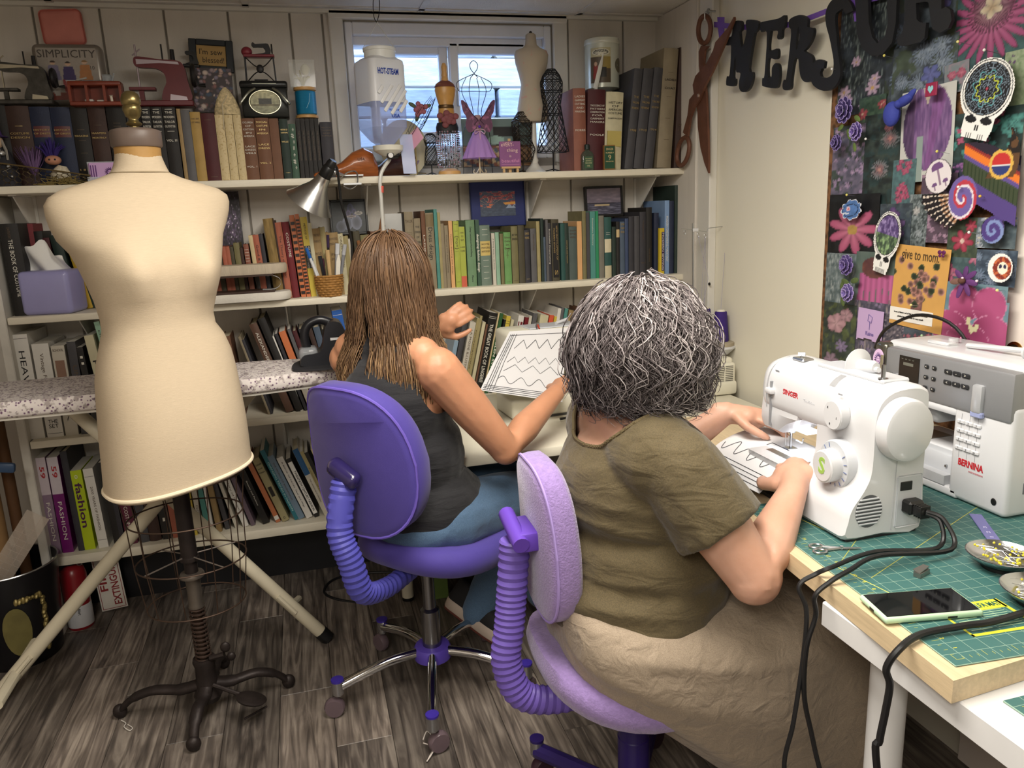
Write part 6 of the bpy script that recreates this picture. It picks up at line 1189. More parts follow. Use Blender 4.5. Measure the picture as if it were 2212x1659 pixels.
for s_ in (-1,1): obj('wing',MB().ell((0,s_*.006,.004),(.002,.006,.005)).ell((0,s_*.005,-.004),(.002,.004,.004)),mat('#5a1a50',.5),t)
c_=atx(2082,606,BX-.045);t=thing('silk_flower','purple silk flower with brown centre above the hibiscus','fabric flower',tuple(c_),group='fabric flowers on the cork board')
for a,l in ((80,.026),(140,.026),(35,.03),(190,.03),(250,.034),(300,.03),(-8,.03)): obj('petal',MB().ell((0,-l*.7*math.cos(R(a)),l*.7*math.sin(R(a))),(.003,l*.62,.007),nu=10,nv=6,rot=Matrix.Rotation(R(-a),3,'X')),mat('#5a3068' if a != 190 else '#7a5a50',.7,var=.2),t)
obj('flower_centre',MB().ell((-.006,0,0),(.007,.009,.007)),mat('#5a3a30',.8),t)
for i,(px,py,col) in enumerate([(1910,120,'#d8cc6a'),(2069,90,'#e0d48a'),(2126,108,'#e0e0d8'),(1829,421,'#d8cc6a'),(2024,327,'#d8cc6a'),(2117,424,'#d8b04a'),(1968,659,'#e0d48a'),(2154,627,'#e0d48a'),(2079,601,'#e0c8d8'),(2110,607,'#e0d0dc'),(2077,730,'#e08ab0'),(1991,725,'#a8c8a0'),(2093,502,'#e4e4e0'),(1797,149,'#e4e4e4'),(1870,300,'#e4e4e4'),(2070,404,'#e4e4e4')]):
    c_=atx(px,py,BX-.052);t=thing('map_pin',['yellow','cream','white','yellow','yellow','amber','cream','cream','pale pink','pale pink','pink','pale green','white','white','white','white'][i]+' ball-headed map pin '+['below the letter U','over the teal corner','by the passion flower','above the fish','over the mushrooms','on the wing','on the tan card','beside the hibiscus','in the silk flower','by the silk flower','on the hibiscus','on the fabric scrap','on the red clematis','in the letter R','between violet roses','in the wing roundel'][i],'pin',tuple(c_),group='ball pins in the cork board')
    obj('pin_head',MB().ell((0,0,0),(.0032,.0032,.0032),nu=10,nv=6),mat(col,.25,var=0),t);obj('pin_shaft',MB().tube([(0,0,0),(.045,.004,-.006)],.0006,4),STEEL,t)
# ================================================================ tables, machines and what lies on them
ZT,ZB=.74,.775
WHT=mat('#d6d6d6',.4,var=.03);PLASTIC=mat('#cdced1',.3,coat=.2,var=.01);PLASTIC2=mat('#bfc2c7',.3,var=.01);PGREY=mat('#8c8d90',.35,.3,var=.03)
t=thing('white_table','white table with round legs under the wooden board','table',(1.14,.45,0))
obj('table_top',MB().rbox((.79,-.35,ZT-.045),(1.49,1.01,ZT),.003,1),WHT,t,world=True)
for x,y in ((.865,.93),(1.42,.93),(.865,-.25),(1.42,-.25)): obj('leg',MB().cyl(.029,.003,ZT-.045,24,T3((x,y,0))),WHT,t,world=True,smooth=40)
# wooden board, turned a little on the table
A0,A1=Vector((.774,.722)),Vector((.872,2.02));BM=mat('#cbb693',.45,bump=.08,bscale=40,var=.14,vscale=9,stretch=(14,1,14))
bd=[(.774,.722),(1.45,.775),(1.478,.80),(1.478,2.02),(.872,2.02)]
t=thing('work_board','thick plywood work board lying across the white table','board',(1.1,1.4,ZT))
obj('board_top',MB().prism(bd,ZT+.001,ZB),BM,t,world=True)
obj('board_support',MB().rbox((.93,1.1,ZT-.05),(.96,1.98,ZT+.001),.003,1),mat('#8f7350',.6),t,world=True)
for x in (.99,1.42): obj('leg',MB().rbox((x-.02,1.93,0),(x+.02,1.97,ZT),.003,1),mat('#a58a63',.6),t,world=True)
t=thing('corner_table','cream-topped table in the corner under the books','table',(.85,2.43,0))
obj('table_top',MB().rbox((.235,2.06,.69),(1.455,2.785,.72),.004,2),mat('#dbd6c4',.4,var=.03),t,world=True)
for x,y in ((.269,2.655),(.78,2.13),(1.41,2.12),(1.41,2.72)):
    l=obj('leg',MB().cyl(.0215,.006,.69,20,T3((x,y,0))),mat('#d8d2bd',.4),t,world=True,smooth=40)
    obj('leg_foot',MB().cyl(.0225,.0,.012,20,T3((x,y,0))),BLACKP,l,world=True)
# ---- cutting mats
def gridmat(name,base,line,ink):
    m,N,L,b=nodemat(name);tc=N.new('ShaderNodeTexCoord');sp=N.new('ShaderNodeSeparateXYZ');L.new(tc.outputs['Object'],sp.inputs[0]);outs=[]
    for ax_ in (0,1):
        for (step,w) in ((.0254,.022),(.0127,.0)):
            if w == 0: continue
            d=N.new('ShaderNodeMath');d.operation='DIVIDE';d.inputs[1].default_value=step;L.new(sp.outputs[ax_],d.inputs[0])
            f_=N.new('ShaderNodeMath');f_.operation='FRACT';L.new(d.outputs[0],f_.inputs[0]);g=N.new('ShaderNodeMath');g.operation='LESS_THAN';g.inputs[1].default_value=w*1.6;L.new(f_.outputs[0],g.inputs[0]);outs.append(g.outputs[0])
    mx=N.new('ShaderNodeMath');mx.operation='MAXIMUM';L.new(outs[0],mx.inputs[0]);L.new(outs[1],mx.inputs[1])
    ns=N.new('ShaderNodeTexNoise');ns.inputs['Scale'].default_value=90;L.new(tc.outputs['Object'],ns.inputs['Vector']);r=N.new('ShaderNodeMath');r.operation='MULTIPLY';r.inputs[1].default_value=.9;L.new(mx.outputs[0],r.inputs[0])
    mix=N.new('ShaderNodeMix');mix.data_type='RGBA';L.new(r.outputs[0],mix.inputs['Factor']);mix.inputs['A'].default_value=(*lin(base),1);mix.inputs['B'].default_value=(*lin(line),1);L.new(mix.outputs['Result'],b.inputs['Base Color']);b.inputs['Roughness'].default_value=.5;return m
GM=gridmat('cutting_mat_print','#3a6562','#8aa594','#c8c060')
INKY=mat('#c8c24a',.5,var=0)
MA=math.degrees(math.atan2(.045,.578));mx_=T3((.80,.745,ZB),-MA)
t=thing('cutting_mat','green gridded cutting mat on the wooden board','cutting mat',mtx=mx_)
obj('mat_sheet',MB().rbox((0,.0,.0002),(.61,.60,.0025),.0008,1),GM,t)
m=MB()
for i in range(48):
    l=.012 if i % 4 == 0 else .006;m.box((.012,.012+i*.0121,.0025),(.012+l,.0124+i*.0121,.0027))
    m.box((.012+i*.0121,.012,.0025),(.0124+i*.0121,.012+l,.0027))
for a,b_ in (((.05,.18),(.02,.30)),((.02,.30),(.34,.62)),((.1,.40),(.05,.60)),((.3,.2),(.6,.4)),((.05,.25),(.6,.55))): m.tube([(a[0],a[1],.0025),(min(b_[0],.6),min(b_[1],.59),.0025)],.0006,4)
tag(obj('ruler_marks',m,INKY,t,smooth=0),kind='stuff')
for i in range(1,23): obj('inch_number',MB().text(str(i),.009,T3((.03,.012+i*.0254,.0026),-90)),INKY,t,smooth=0)
y0=.055;m=MB().box((.075,y0,.0025),(.19,y0+.006,.0028)).box((.184,y0,.0025),(.19,y0+.085,.0028)).box((.075,y0,.0025),(.079,y0+.085,.0028)).box((.13,y0+.06,.0025),(.188,y0+.085,.0028))
obj('printed_panel',m,mat('#d0cc3a',.5,var=0),t,smooth=0)
m=MB()
for k in range(9): m.box((.085,y0+.014+k*.006,.0025),(.12,y0+.0155+k*.006,.0027));m.box((.13,y0+.014+k*.0055,.0025),(.175,y0+.0152+k*.0055,.0027))
tag(obj('printed_text',m,mat('#a8c4a0',.5,var=0),t,smooth=0),kind='stuff');obj('panel_word',MB().text('OLFA MAT',.016,T3((.159,y0+.072,.0029)),width=.05,bold=.02),mat('#1f5a50',.5),t,smooth=0)
t=thing('cutting_mat','second green cutting mat lying on the white table top','cutting mat',(.84,-.2,ZT));obj('mat_sheet',MB().rbox((0,0,.0002),(.6,.905,.003),.0008,1),GM,t)
m=MB()
for i in range(70): m.box((.012,.01+i*.0127,.003),(.012+(.014 if i % 4 == 0 else .007),.0105+i*.0127,.0032))
tag(obj('ruler_marks',m,INKY,t,smooth=0),kind='stuff')
# ---- white mechanical sewing machine
def xsec(prof,x): return [(x,y,z) for y,z in prof]
def rprof(pts,n=4): return smooth_poly(pts,n)
def scale_p(pr,s_,c): return [(c[0]+(y-c[0])*s_,c[1]+(z-c[1])*s_) for y,z in pr]
ML,MW,MH=.365,.165,.26
t=SINGER=thing('sewing_machine','white mechanical sewing machine with big dials being sewn on','sewing machine',mtx=T3((.918,1.482,ZB+.004),-90) @ Matrix.Diagonal((1,1,1.1,1)))
pil=rprof([(0,.002),(0,.03),(.008,.055),(.03,.082),(.045,.11),(.048,.15),(.048,.205),(.058,.238),(.085,.256),(.13,.26),(.158,.252),(.165,.23),(.165,.1),(.165,.002),(.08,.002)],3)
c=(.095,.12);m=MB()
m.loft([xsec(scale_p(pil,.985,c),.205),xsec(pil,.222),xsec(pil,ML-.012),xsec(scale_p(pil,.985,c),ML-.004),xsec(scale_p(pil,.955,c),ML)])
arm=rprof([(.048,.165),(.048,.205),(.058,.238),(.085,.256),(.13,.26),(.155,.25),(.16,.225),(.158,.175),(.14,.155),(.07,.155)],3);c2=(.1,.205)
m.loft([xsec(scale_p(arm,.25,c2),-.012),xsec(scale_p(arm,.62,c2),-.008),xsec(scale_p(arm,.85,c2),.004),xsec(scale_p(arm,.97,c2),.022),xsec(arm,.05),xsec(arm,.24)])
hd=rprof([(.052,.118),(.05,.17),(.06,.2),(.14,.2),(.152,.17),(.15,.118),(.1,.112)],3)
m.loft([xsec(scale_p(hd,.6,(.1,.16)),-.004),xsec(scale_p(hd,.92,(.1,.16)),.006),xsec(hd,.02),xsec(hd,.07),xsec([(y,z+.02*(z < .15)) for y,z in hd],.1),xsec([(y,max(z,.155)) for y,z in hd],.14)])
bed=rprof([(.022,.003),(.022,.06),(.03,.068),(.15,.068),(.16,.06),(.16,.003),(.09,.003)],3)
m.loft([xsec(scale_p(bed,.94,(.09,.035)),0),xsec(bed,.008),xsec(bed,.24)])
obj('machine_body',m,PLASTIC,t,smooth=40)
obj('machine_base',MB().rbox((.0,.004,-.004),(ML-.004,MW-.004,.004),.002,1),mat('#222225',.6),t)
FX=lambda x,y,z: FR((x,y,z),(1,0,0),(0,0,1),(0,-1,0))      # on the front face, z towards the sewer
EX=lambda x,y,z: FR((x,y,z),(0,1,0),(0,0,1),(1,0,0))       # on the wheel end
def knurl(r,n=40): return [(r*(1+.02*(k % 2))*math.cos(2*PI*k/n),r*(1+.02*(k % 2))*math.sin(2*PI*k/n)) for k in range(n)]
obj('hand_wheel',MB().lathe([(.05,0),(.053,.003),(.053,.022),(.05,.028),(.044,.031),(.0,.033)],40,EX(ML,.1,.19)),PLASTIC,t,smooth=35)
d1=obj('stitch_dial',MB().lathe([(.044,-.012),(.044,.008),(.042,.011),(.0,.012)],40,FX(.287,.037,.112)),PLASTIC2,t,smooth=35)
k1=obj('dial_knob',MB().prism(knurl(.029,48),.01,.034,FX(.287,.037,.112)).lathe([(.0285,.034),(.026,.036),(0,.0362)],40,FX(.287,.037,.112)),PLASTIC,t,smooth=25)
obj('dial_letter',MB().text('S',.04,FX(.287,.0005,.112),bold=.03),mat('#9cc05a',.4),t,smooth=0)
m=MB()
for k in range(14):
    a=R(20+k*22);m.box((-.0006,.032,.0118),(.0006,.04,.0124),FX(.287,.037,.112) @ Matrix.Rotation(a,4,'Z'))
obj('dial_marks',m,mat('#5a6a9a',.5),d1)
k2=obj('length_dial',MB().prism(knurl(.026,40),0,.018,FX(.275,.047,.198)).lathe([(.0255,.018),(.0245,.02),(0,.0202)],32,FX(.275,.047,.198)),PLASTIC,t,smooth=25)
obj('dial_numbers',MB().text('4',.006,FX(.262,.0265,.21)).text('1',.006,FX(.288,.0265,.195)).text('0',.006,FX(.27,.0265,.182)),INKB,k2,smooth=0)
obj('brand_lettering',MB().text('SINGER',.0145,FX(.115,.0472,.202),width=.052,bold=.02),mat('#b8202c',.4),t,smooth=0);obj('model_lettering',MB().text('Tradition',.012,FX(.178,.0472,.197),width=.036),mat('#b4b6bc',.4),t,smooth=0)
obj('small_words',MB().text('LENGTH',.004,FX(.27,.0472,.232),width=.012).text('TENSION',.004,FX(.055,.055,.236),width=.014),mat('#7a7c82',.4),t,smooth=0)
obj('thread_slot',MB().box((.046,.044,.125),(.05,.05,.215)),mat('#8a8c90',.4),t);obj('tension_knob',MB().rbox((.036,.036,.19),(.062,.06,.202),.004,2),PLASTIC,t)
obj('face_panel_line',MB().tube(smooth_pts([(.03,.0475,.16),(.03,.0475,.21),(.032,.062,.243),(.034,.1,.259)],4),.0008,4),mat('#a4a6aa',.4),t)
m=MB()
for k in range(8):
    z=-.022+.0062*k;w=math.sqrt(max(.0004,.0285**2-z*z));m.rbox((-w,z-.0015,-.001),(w,z+.0015,.002),.0008,1,EX(ML,.047,.05))
obj('vent_slats',m,PLASTIC2,t);obj('vent_hollow',MB().lathe([(.029,-.001),(.0,-.0005)],28,EX(ML+.0012,.047,.05)),mat('#55575c',.6),t)
obj('socket_plate',MB().rbox((.105,.012,-.001),(.16,.105,.0016),.003,1,EX(ML,0,0)),PLASTIC2,t)
obj('power_switch',MB().rbox((.112,.078,0),(.138,.094,.003),.001,1,EX(ML,0,0)),BLACKP,t)
obj('end_panel_line',MB().tube([EX(ML,.098,.01) @ Vector((0,0,.0004)),EX(ML,.102,.14) @ Vector((0,0,.0004))],.0006,4),mat('#a4a6aa',.4),t)
pg=obj('power_plug',MB().rbox((.116,.04,0),(.15,.064,.024),.004,1,EX(ML,0,0)).rbox((.12,.042,.022),(.146,.06,.044),.005,2,EX(ML,0,0)),BLACKP,t)
m=MB()
for k in range(4): m.rbox((.122,.04+.0,.026+.005*k),(.144,.062,.0285+.005*k),.001,1,EX(ML,0,0))
obj('plug_ribs',m,BLACKP,pg)
obj('spool_holder',MB().tube([(.19,.128,.262),(.285,.118,.272)],.005,8).lathe([(.004,0),(.03,.002),(.03,.005),(.012,.012),(.012,.05),(.009,.06)],24,FR((.215,.126,.268),(0,.2,1),(0,1,-.2),(1,-.1,.1))),PLASTIC,t,smooth=40)
obj('top_plate',MB().rbox((.14,.09,.255),(.33,.15,.264),.003,1),PLASTIC2,t);obj('bobbin_winder',MB().cyl(.004,.26,.288,12,T3((.318,.1,0))).cyl(.009,.26,.265,14,T3((.318,.1,0))),STEEL,t)
obj('thread_guide',MB().rbox((.06,.085,.257),(.1,.115,.263),.003,1).tube([(.075,.1,.262),(.075,.1,.27)],.003,6).tube([(.07,.095,.269),(.08,.105,.269)],.004,6),STEEL,t)
obj('needle_assembly',MB().tube([(.052,.098,.12),(.052,.098,.072)],.003,8).tube([(.044,.09,.12),(.044,.09,.075)],.0014,6).rbox((.042,.085,.069),(.064,.11,.073),.001,1).rbox((.046,.09,.105),(.06,.104,.122),.001,1).tube([(.06,.105,.09),(.07,.115,.085),(.072,.115,.095)],.002,6),STEEL,t)
obj('needle_plate',MB().box((.03,.05,.068),(.11,.14,.0692)),STEEL,t)
obj('work_lamp',MB().rbox((.08,.088,.116),(.12,.125,.1215),.002,1),mat('#ffffff',.3,emis='#f4f6ff',estr=1.2,var=0),t)
pl=bpy.data.lights.new('machine_lamp','POINT');pl.energy=.12;pl.color=(.93,.95,1.0);pl.shadow_soft_size=.012;o=bpy.data.objects.new('machine_lamp',pl);COL.objects.link(o);o.parent=t;o.location=(.085,.10,.108)
# ---- grey and white computerised machine
BL,BW,BH=.44,.17,.325
t=thing('sewing_machine','white and grey computerised sewing machine with keypad beside the cork board','sewing machine',mtx=T3((1.264,1.463,ZB+.004),-90) @ Matrix.Diagonal((.82,1,.92,1)))
m=MB();rb=lambda lo,hi,b_=.01,s_=3: m.rbox(lo,hi,b_,s_)
rb((.27,.0,0),(BL,BW,.24),.012);rb((.02,.0,.0),(.3,BW,.022),.006);rb((.03,.045,.018),(.3,BW-.01,.092),.006);rb((.0,.005,.19),(.3,BW,.245),.014);rb((.0,.02,.295),(BL,BW,BH),.012)
obj('machine_body',m,PLASTIC,t,smooth=40)
obj('sewing_head',MB().rbox((.035,.02,.15),(.2,.13,.215),.012,3),mat('#a9abad',.35),t,smooth=40)
gp=obj('control_panel',MB().rbox((.03,-.004,.205),(BL-.004,.06,BH-.012),.008,2),PGREY,t,smooth=40)
obj('head_cap',MB().rbox((-.022,.0,.17),(.026,BW-.01,BH-.006),.012,3),mat('#77756c',.25,.8),t,smooth=40)
obj('needle_threader',MB().tube([(.02,-.006,.19),(.024,-.01,.25),(.022,-.006,.29)],.005,8,flat=.6),mat('#c8c4a8',.2,.8),t)
obj('white_edge',MB().rbox((.02,-.002,.188),(.28,.03,.21),.008,2),PLASTIC,t,smooth=40)
obj('screen',MB().box((.085,-.0056,.24),(.155,-.004,.3)),mat('#23221f',.15,var=0),t);obj('screen_text',MB().box((.1,-.006,.278),(.135,-.0056,.285)).text('w  w  w  w',.006,FX(.115,-.0058,.293),width=.045),mat('#6a6a60',.4),t,smooth=0)
obj('needle_button',MB().rbox((.045,-.007,.24),(.062,-.004,.252),.002,1).lathe([(.006,0),(.005,.006)],12,FX(.066,-.005,.246)),STEEL,t)
def btn(x,z,w,h,ch):
    o=obj('button',MB().rbox((x-w/2,-.0075,z-h/2),(x+w/2,-.004,z+h/2),.002,1),mat('#26272a',.4),t);obj('button_mark',MB().text(ch,h*.9,FX(x,-.0078,z)),INKW,o,smooth=0)
for i,z in enumerate((.287,.262,.237)): btn(.18,z,.014,.009,'<v'[i > 1]);btn(.205,z,.014,.009,'>^'[i > 1])
for j,z in enumerate((.286,.262)):
    for i,ch in enumerate(('<','^' if j else '-','>')): btn(.25+.027*i,z,.024,.01,ch)
obj('speed_slider',MB().rbox((.332,-.014,.212),(.362,.0,.275),.006,2),mat('#b9bbbf',.3,.3),t,smooth=40);obj('slider_foot',MB().rbox((.33,-.012,.202),(.364,0,.216),.003,1),mat('#9098c0',.3),t)
n_=0
for r_ in range(4):
    for i in range(3): o=obj('key',MB().rbox((.286+.024*i,-.004,.182-.02*r_-.0045),(.309+.024*i,.001,.182-.02*r_+.0045),.002,1),PLASTIC,t);obj('key_mark',MB().text(['1','2','3','4','5','6','7','8','9','*','0','clr'][r_*3+i],.0065,FX(.2975+.024*i,-.0043,.182-.02*r_)),mat('#6a6a6e',.4),o,smooth=0)
m=MB()
for i in range(3): m.box((.297+.024*i,-.0006,.1),(.298+.024*i,.0,.2))
obj('key_lines',m,mat('#9a9a9e',.4),t)
obj('brand_lettering',MB().text('BERNINA',.021,FX(.335,-.0006,.09),width=.074,bold=.03),mat('#b4202a',.4),t,smooth=0);obj('small_lettering',MB().text('SWISS ENGINEERING',.005,FX(.352,-.0006,.075),width=.042),mat('#c88a90',.4),t,smooth=0)
for i in range(2): obj('start_key',MB().rbox((.075+.028*i,-.006,.193),(.1+.028*i,.0,.204),.003,1),PLASTIC2,t)
obj('bed_slot',MB().box((.05,-.001,.022),(.26,.02,.044)),mat('#b4b6ba',.5),t);obj('bed_front',MB().rbox((.04,.02,.03),(.27,.1,.088),.005,2),PLASTIC2,t,smooth=40);obj('bed_screw',MB().lathe([(.004,0),(.003,.004)],10,FX(.24,.02,.06)),STEEL,t)
obj('needle_assembly',MB().tube([(.07,.06,.155),(.07,.06,.1)],.003,8).tube([(.06,.055,.15),(.055,.05,.105)],.005,8).rbox((.045,.05,.092),(.085,.09,.096),.001,1),STEEL,t);obj('needle_plate',MB().box((.03,.05,.092),(.13,.12,.0935)),mat('#8b8478',.4,.6),t)
obj('knee_lift_socket',MB().lathe([(.008,0),(.006,.001),(.0055,-.004)],16,FX(.41,-.001,.03),cap=False).lathe([(.006,.0004),(0,.0006)],14,FX(.41,-.0012,.03)),BLACKP,t)
obj('side_hole',MB().lathe([(.005,0),(0,.0004)],12,EX(BL+.0005,.06,.095)).rbox((.04,.05,0),(.06,.075,.001),.001,1,EX(BL,0,0)),mat('#6a6c70',.5),t)
obj('thread_cover',MB().rbox((.09,.06,BH-.002),(.16,.09,BH+.008),.003,1).cyl(.011,BH,BH+.012,14,T3((.13,.1,0))).tube([(.2,.08,BH+.006),(.36,.09,BH+.016)],.006,8).lathe([(.016,0),(.016,.006),(.006,.008),(.006,.03)],16,FR((.36,.09,BH+.014),(0,0,1),(0,1,0),(1,0,0))),PLASTIC,t,smooth=40)
s_=obj('sun_sticker',MB().lathe([(.0215,0),(.021,.001),(0,.0012)],32,FX(.0,-.0005,.275),sy=1.25),mat('#d8b8dc',.4,var=0),t);m=MB()
T=FX(.0,-.002,.275)
for k in range(18): a=2*PI*k/18;m.tube([T @ Vector((.008*math.cos(a),.0095*math.sin(a),0)),T @ Vector((.0155*math.cos(a+.15),.019*math.sin(a+.15),0))],[.0016,.0004],4)
m.tube([T @ Vector((.0035*math.cos(a),-.001+.004*math.sin(a),0)) for a in np.linspace(PI*1.1,PI*1.9,8)],.0006,4).ell(tuple(T @ Vector((-.003,.003,0))),(.001,.0005,.0012)).ell(tuple(T @ Vector((.003,.003,0))),(.001,.0005,.0012));obj('sun_face',m,mat('#4a2a6a',.5),s_)
tag(obj('machine_cable',MB().tube(smooth_pts([(1.42,1.66,ZB+.24),(1.4,1.6,ZB+.30),(1.41,1.5,ZB+.345),(1.43,1.4,ZB+.31),(1.45,1.33,ZB+.15),(1.46,1.3,ZB+.004)],6),.004,8),BLACKP),'black cable arching behind the grey and white machine','cable')
# ---- small items on the mat
t=thing('smartphone','phone with dark screen in a pale mint case','phone',(.868,.883,ZB+.003),-10.5)
obj('phone_case',MB().rbox((-.077,-.0385,0),(.077,.0385,.0105),.0045,3),mat('#b7d6b4',.5,var=.02),t,smooth=40);obj('phone_screen',MB().rbox((-.0725,-.034,.0102),(.0725,.034,.0112),.0004,1),mat('#0b0b0d',.04,var=0),t)
obj('case_holes',MB().rbox((-.0772,-.006,.003),(-.0768,.006,.007),.0001,1).rbox((.02,-.0388,.003),(.035,-.0384,.006),.0001,1),BLACKP,t)
def dish(label,c_,seed):
    t=thing('pin_dish',label,'dish',(c_[0],c_[1],ZB+.003));obj('magnet_foot',MB().cyl(.03,0,.006,24),BLACKP,t)
    obj('bowl',MB().lathe([(.026,.005),(.04,.011),(.052,.022),(.055,.026),(.0535,.0265),(.05,.0225),(.038,.0125),(.0,.008)],36),mat('#b9bbbe',.18,1.0,var=.03),t,smooth=50)
    r_=random.Random(seed)
    for k in range(42):
        a,b_=r_.uniform(0,2*PI),r_.uniform(.2,1);x,y=.042*b_*math.cos(a),.042*b_*math.sin(a);z=.012+.012*b_*b_+r_.random()*.006;d_=r_.uniform(0,2*PI);dz=r_.uniform(-.1,.35);e_=(x+.028*math.cos(d_),y+.028*math.sin(d_),z+.028*dz)
        if math.hypot(e_[0],e_[1]) > .054: e_=(x-.028*math.cos(d_),y-.028*math.sin(d_),z+.028*max(dz,.1))
        o=tag(obj('ball_pin',MB().tube([(x,y,z),e_],.0004,4),STEEL,None,(c_[0],c_[1],ZB+.003)),'pin with a %s ball head in the %s' % ('white' if (seed == 2 and k % 2) else 'yellow','dish beside the small metal weight' if seed == 1 else 'dish beside the phone'),'pin','pins in the steel dishes')
        obj('pin_ball',MB().ell((x,y,z),(.0022,.0022,.0022),nu=8,nv=6),mat('#e4e0d4' if (seed == 2 and k % 2) else '#d8c83a',.3,var=0),o)
dish('round steel magnetic dish heaped with yellow pins',(1.095,.95),1);dish('round steel dish of yellow and white pins near the phone',(1.045,.835),2)
t=thing('embroidery_scissors','small steel embroidery scissors lying on the green mat','scissors',(.885,1.1,ZB+.006),-18)
for s_ in (-1,1):
    obj('finger_ring',MB().tube([(-.032+.012*math.cos(a),s_*.011+.008*math.sin(a),0) for a in np.linspace(0,2*PI,18)[:-1]],.0018,6,loop=True),STEEL,t);obj('blade',MB().tube([(-.022,s_*.007,0),(0,s_*.002,0),(.012,-s_*.001,.0)],.0025,6).tube([(.012,-s_*.001,0),(.045,-s_*.0015,0)],[.003,.0005],6,flat=.5),STEEL,t)
obj('pivot',MB().cyl(.003,-.002,.004,10,T3((.01,0,0))),STEEL,t)
t=thing('metal_weight','little folded metal trinket on the green mat','trinket',(.952,.975,ZB+.003),20);obj('metal_fold',MB().prism([(0,0),(.03,0),(.034,.012),(.02,.018),(.0,.012)],0,.008,T3((-.016,-.01,0))),mat('#8d8c88',.35,.9,var=.15),t);obj('metal_flap',MB().prism([(0,0),(.03,0),(.03,.01),(.004,.014)],0,.0015,T3((-.015,-.008,.008),0,0,-6)),mat('#a6a5a0',.3,.9),t)
t=thing('purple_ruler','short translucent purple ruler poking out under the grey machine','ruler',(1.205,1.09,ZB+.003),58);obj('ruler_strip',MB().rbox((-.075,-.011,0),(.06,.011,.002),.0005,1),mat('#7a78b8',.2,alpha=.85,var=0),t);obj('ruler_end',MB().box((-.075,-.0112,-.0001),(-.064,.0112,.0024)),mat('#5a5058',.4),t)
obj('ruler_marks',MB().text('1  2  3',.009,T3((-.03,0,.0021)),width=.05),mat('#c8c4e8',.5),t,smooth=0)
# cords
CORD=mat('#151517',.42,var=.03)
p0=T3((.918,1.482,ZB+.004),-90) @ Vector((ML+.044,.133,.055))
def cord(label,pts,r=.0042): return tag(obj('power_cable',MB().tube(smooth_pts(pts,7),r,8),CORD),label,'cord')
e=lambda px,py,z: Vector(atz(px,py,z))
cord('outer black power cord from the white machine over the board edge',[p0,p0+Vector((.015,-.02,-.012)),Vector((1.04,1.03,ZB+.012)),e(1890,1192,ZB+.03),e(1800,1224,ZB+.02),e(1762,1240,ZB+.005),Vector(e(1748,1262,.76))-Vector((.02,0,0)),Vector(aty(1742,1320,1.02)),Vector(aty(1735,1420,1.01)),Vector(aty(1714,1560,1.0)),Vector(aty(1694,1665,1.0)),Vector((.745,.98,.3)),Vector((.74,1.0,.01))])
cord('inner black power cord from the white machine beside the first',[p0+Vector((0,0,.004)),p0+Vector((.018,-.024,-.006)),Vector((1.05,1.01,ZB+.016)),e(1900,1200,ZB+.03),e(1835,1232,ZB+.02),e(1792,1258,ZB+.006),Vector(e(1776,1285,.76))-Vector((.014,0,0)),Vector(aty(1762,1330,1.0)),Vector(aty(1742,1400,1.0)),Vector(aty(1737,1500,1.0)),Vector(aty(1752,1580,1.0)),Vector(aty(1772,1665,1.0)),Vector((.83,.98,.3)),Vector((.84,1.0,.01))])
cord('black power cord crossing the mat between phone and pin dish',[Vector((1.2,.84,ZB+.008)),e(2170,1336,ZB+.012),e(2080,1352,ZB+.012),e(1990,1370,ZB+.010),e(1945,1400,ZB+.006),Vector(e(1928,1440,.752))-Vector((.01,0,0)),Vector(aty(1922,1480,.80)),Vector(aty(1912,1540,.80)),Vector(aty(1900,1600,.80)),Vector(aty(1895,1665,.80)),Vector((.80,.78,.2)),Vector((.80,.78,.01))],.0052)
# practice papers
def sheet(label,P,fnmark,lines,z=.0):
    """P: four corners bl, br, tr, tl"""
    bl,br,tr,tl=[Vector(p) for p in P];nrm=(br-bl).cross(tl-bl).normalized();f_=lambda u,v: (bl*(1-u)+br*u)*(1-v)+(tl*(1-u)+tr*u)*v+nrm*fnmark(u,v)
    t=thing('practice_sheet',label,'paper',tuple((bl+br+tr+tl)/4));m=MB().grid(lambda u,v: f_(u,v),12,12).grid(lambda u,v: f_(1-u,v)-nrm*.0006,12,12)
    obj('paper',m,mat('#d8d8da',.7,var=.01),t,world=True,smooth=70)
    for ln in lines: obj('stitched_line',MB().tube([f_(u,v)+nrm*.0006 for u,v in ln],.0009,4),mat('#3a3a3e',.6),t,world=True)
    return t
sqw=lambda y,h,n,x0,x1: [(x0+(x1-x0)*(k//2+(k % 2))/n*1.0,y+(h if ((k+1)//2) % 2 else 0)) for k in range(0,2*n)]
zig=lambda y,h,n,x0,x1: [(x0+(x1-x0)*k/n,y+(h if k % 2 else 0)) for k in range(n+1)]
wav=lambda y,h,n,x0,x1: [(x0+(x1-x0)*k/(n*12),y+h*math.sin(2*PI*k/12)) for k in range(n*12+1)]
strt=lambda y,x0=.02,x1=.97: [(x0,y),(.5,y),(x1,y)]
vl=lambda x: [(x,.03),(x,.5),(x,.95)]
LN=[strt(.93,.05,.98),sqw(.72,.13,8,.2,.95),zig(.5,.09,10,.18,.93),zig(.36,.11,6,.18,.92),wav(.22,.055,3,.14,.85),strt(.1),strt(.075),strt(.05),strt(.02),vl(.045),vl(.075),vl(.1),vl(.14)]
sheet('white practice sheet of stitched patterns propped on the cream machine',[aty(1037,843,2.29),aty(1216,868,2.30),aty(1232,706,2.40),aty(1101,716,2.40)],lambda u,v: -.012*math.sin(PI*v)-.004*u,LN)
e=lambda px,py,z: Vector(atz(px,py,z))
z1=ZB+.004
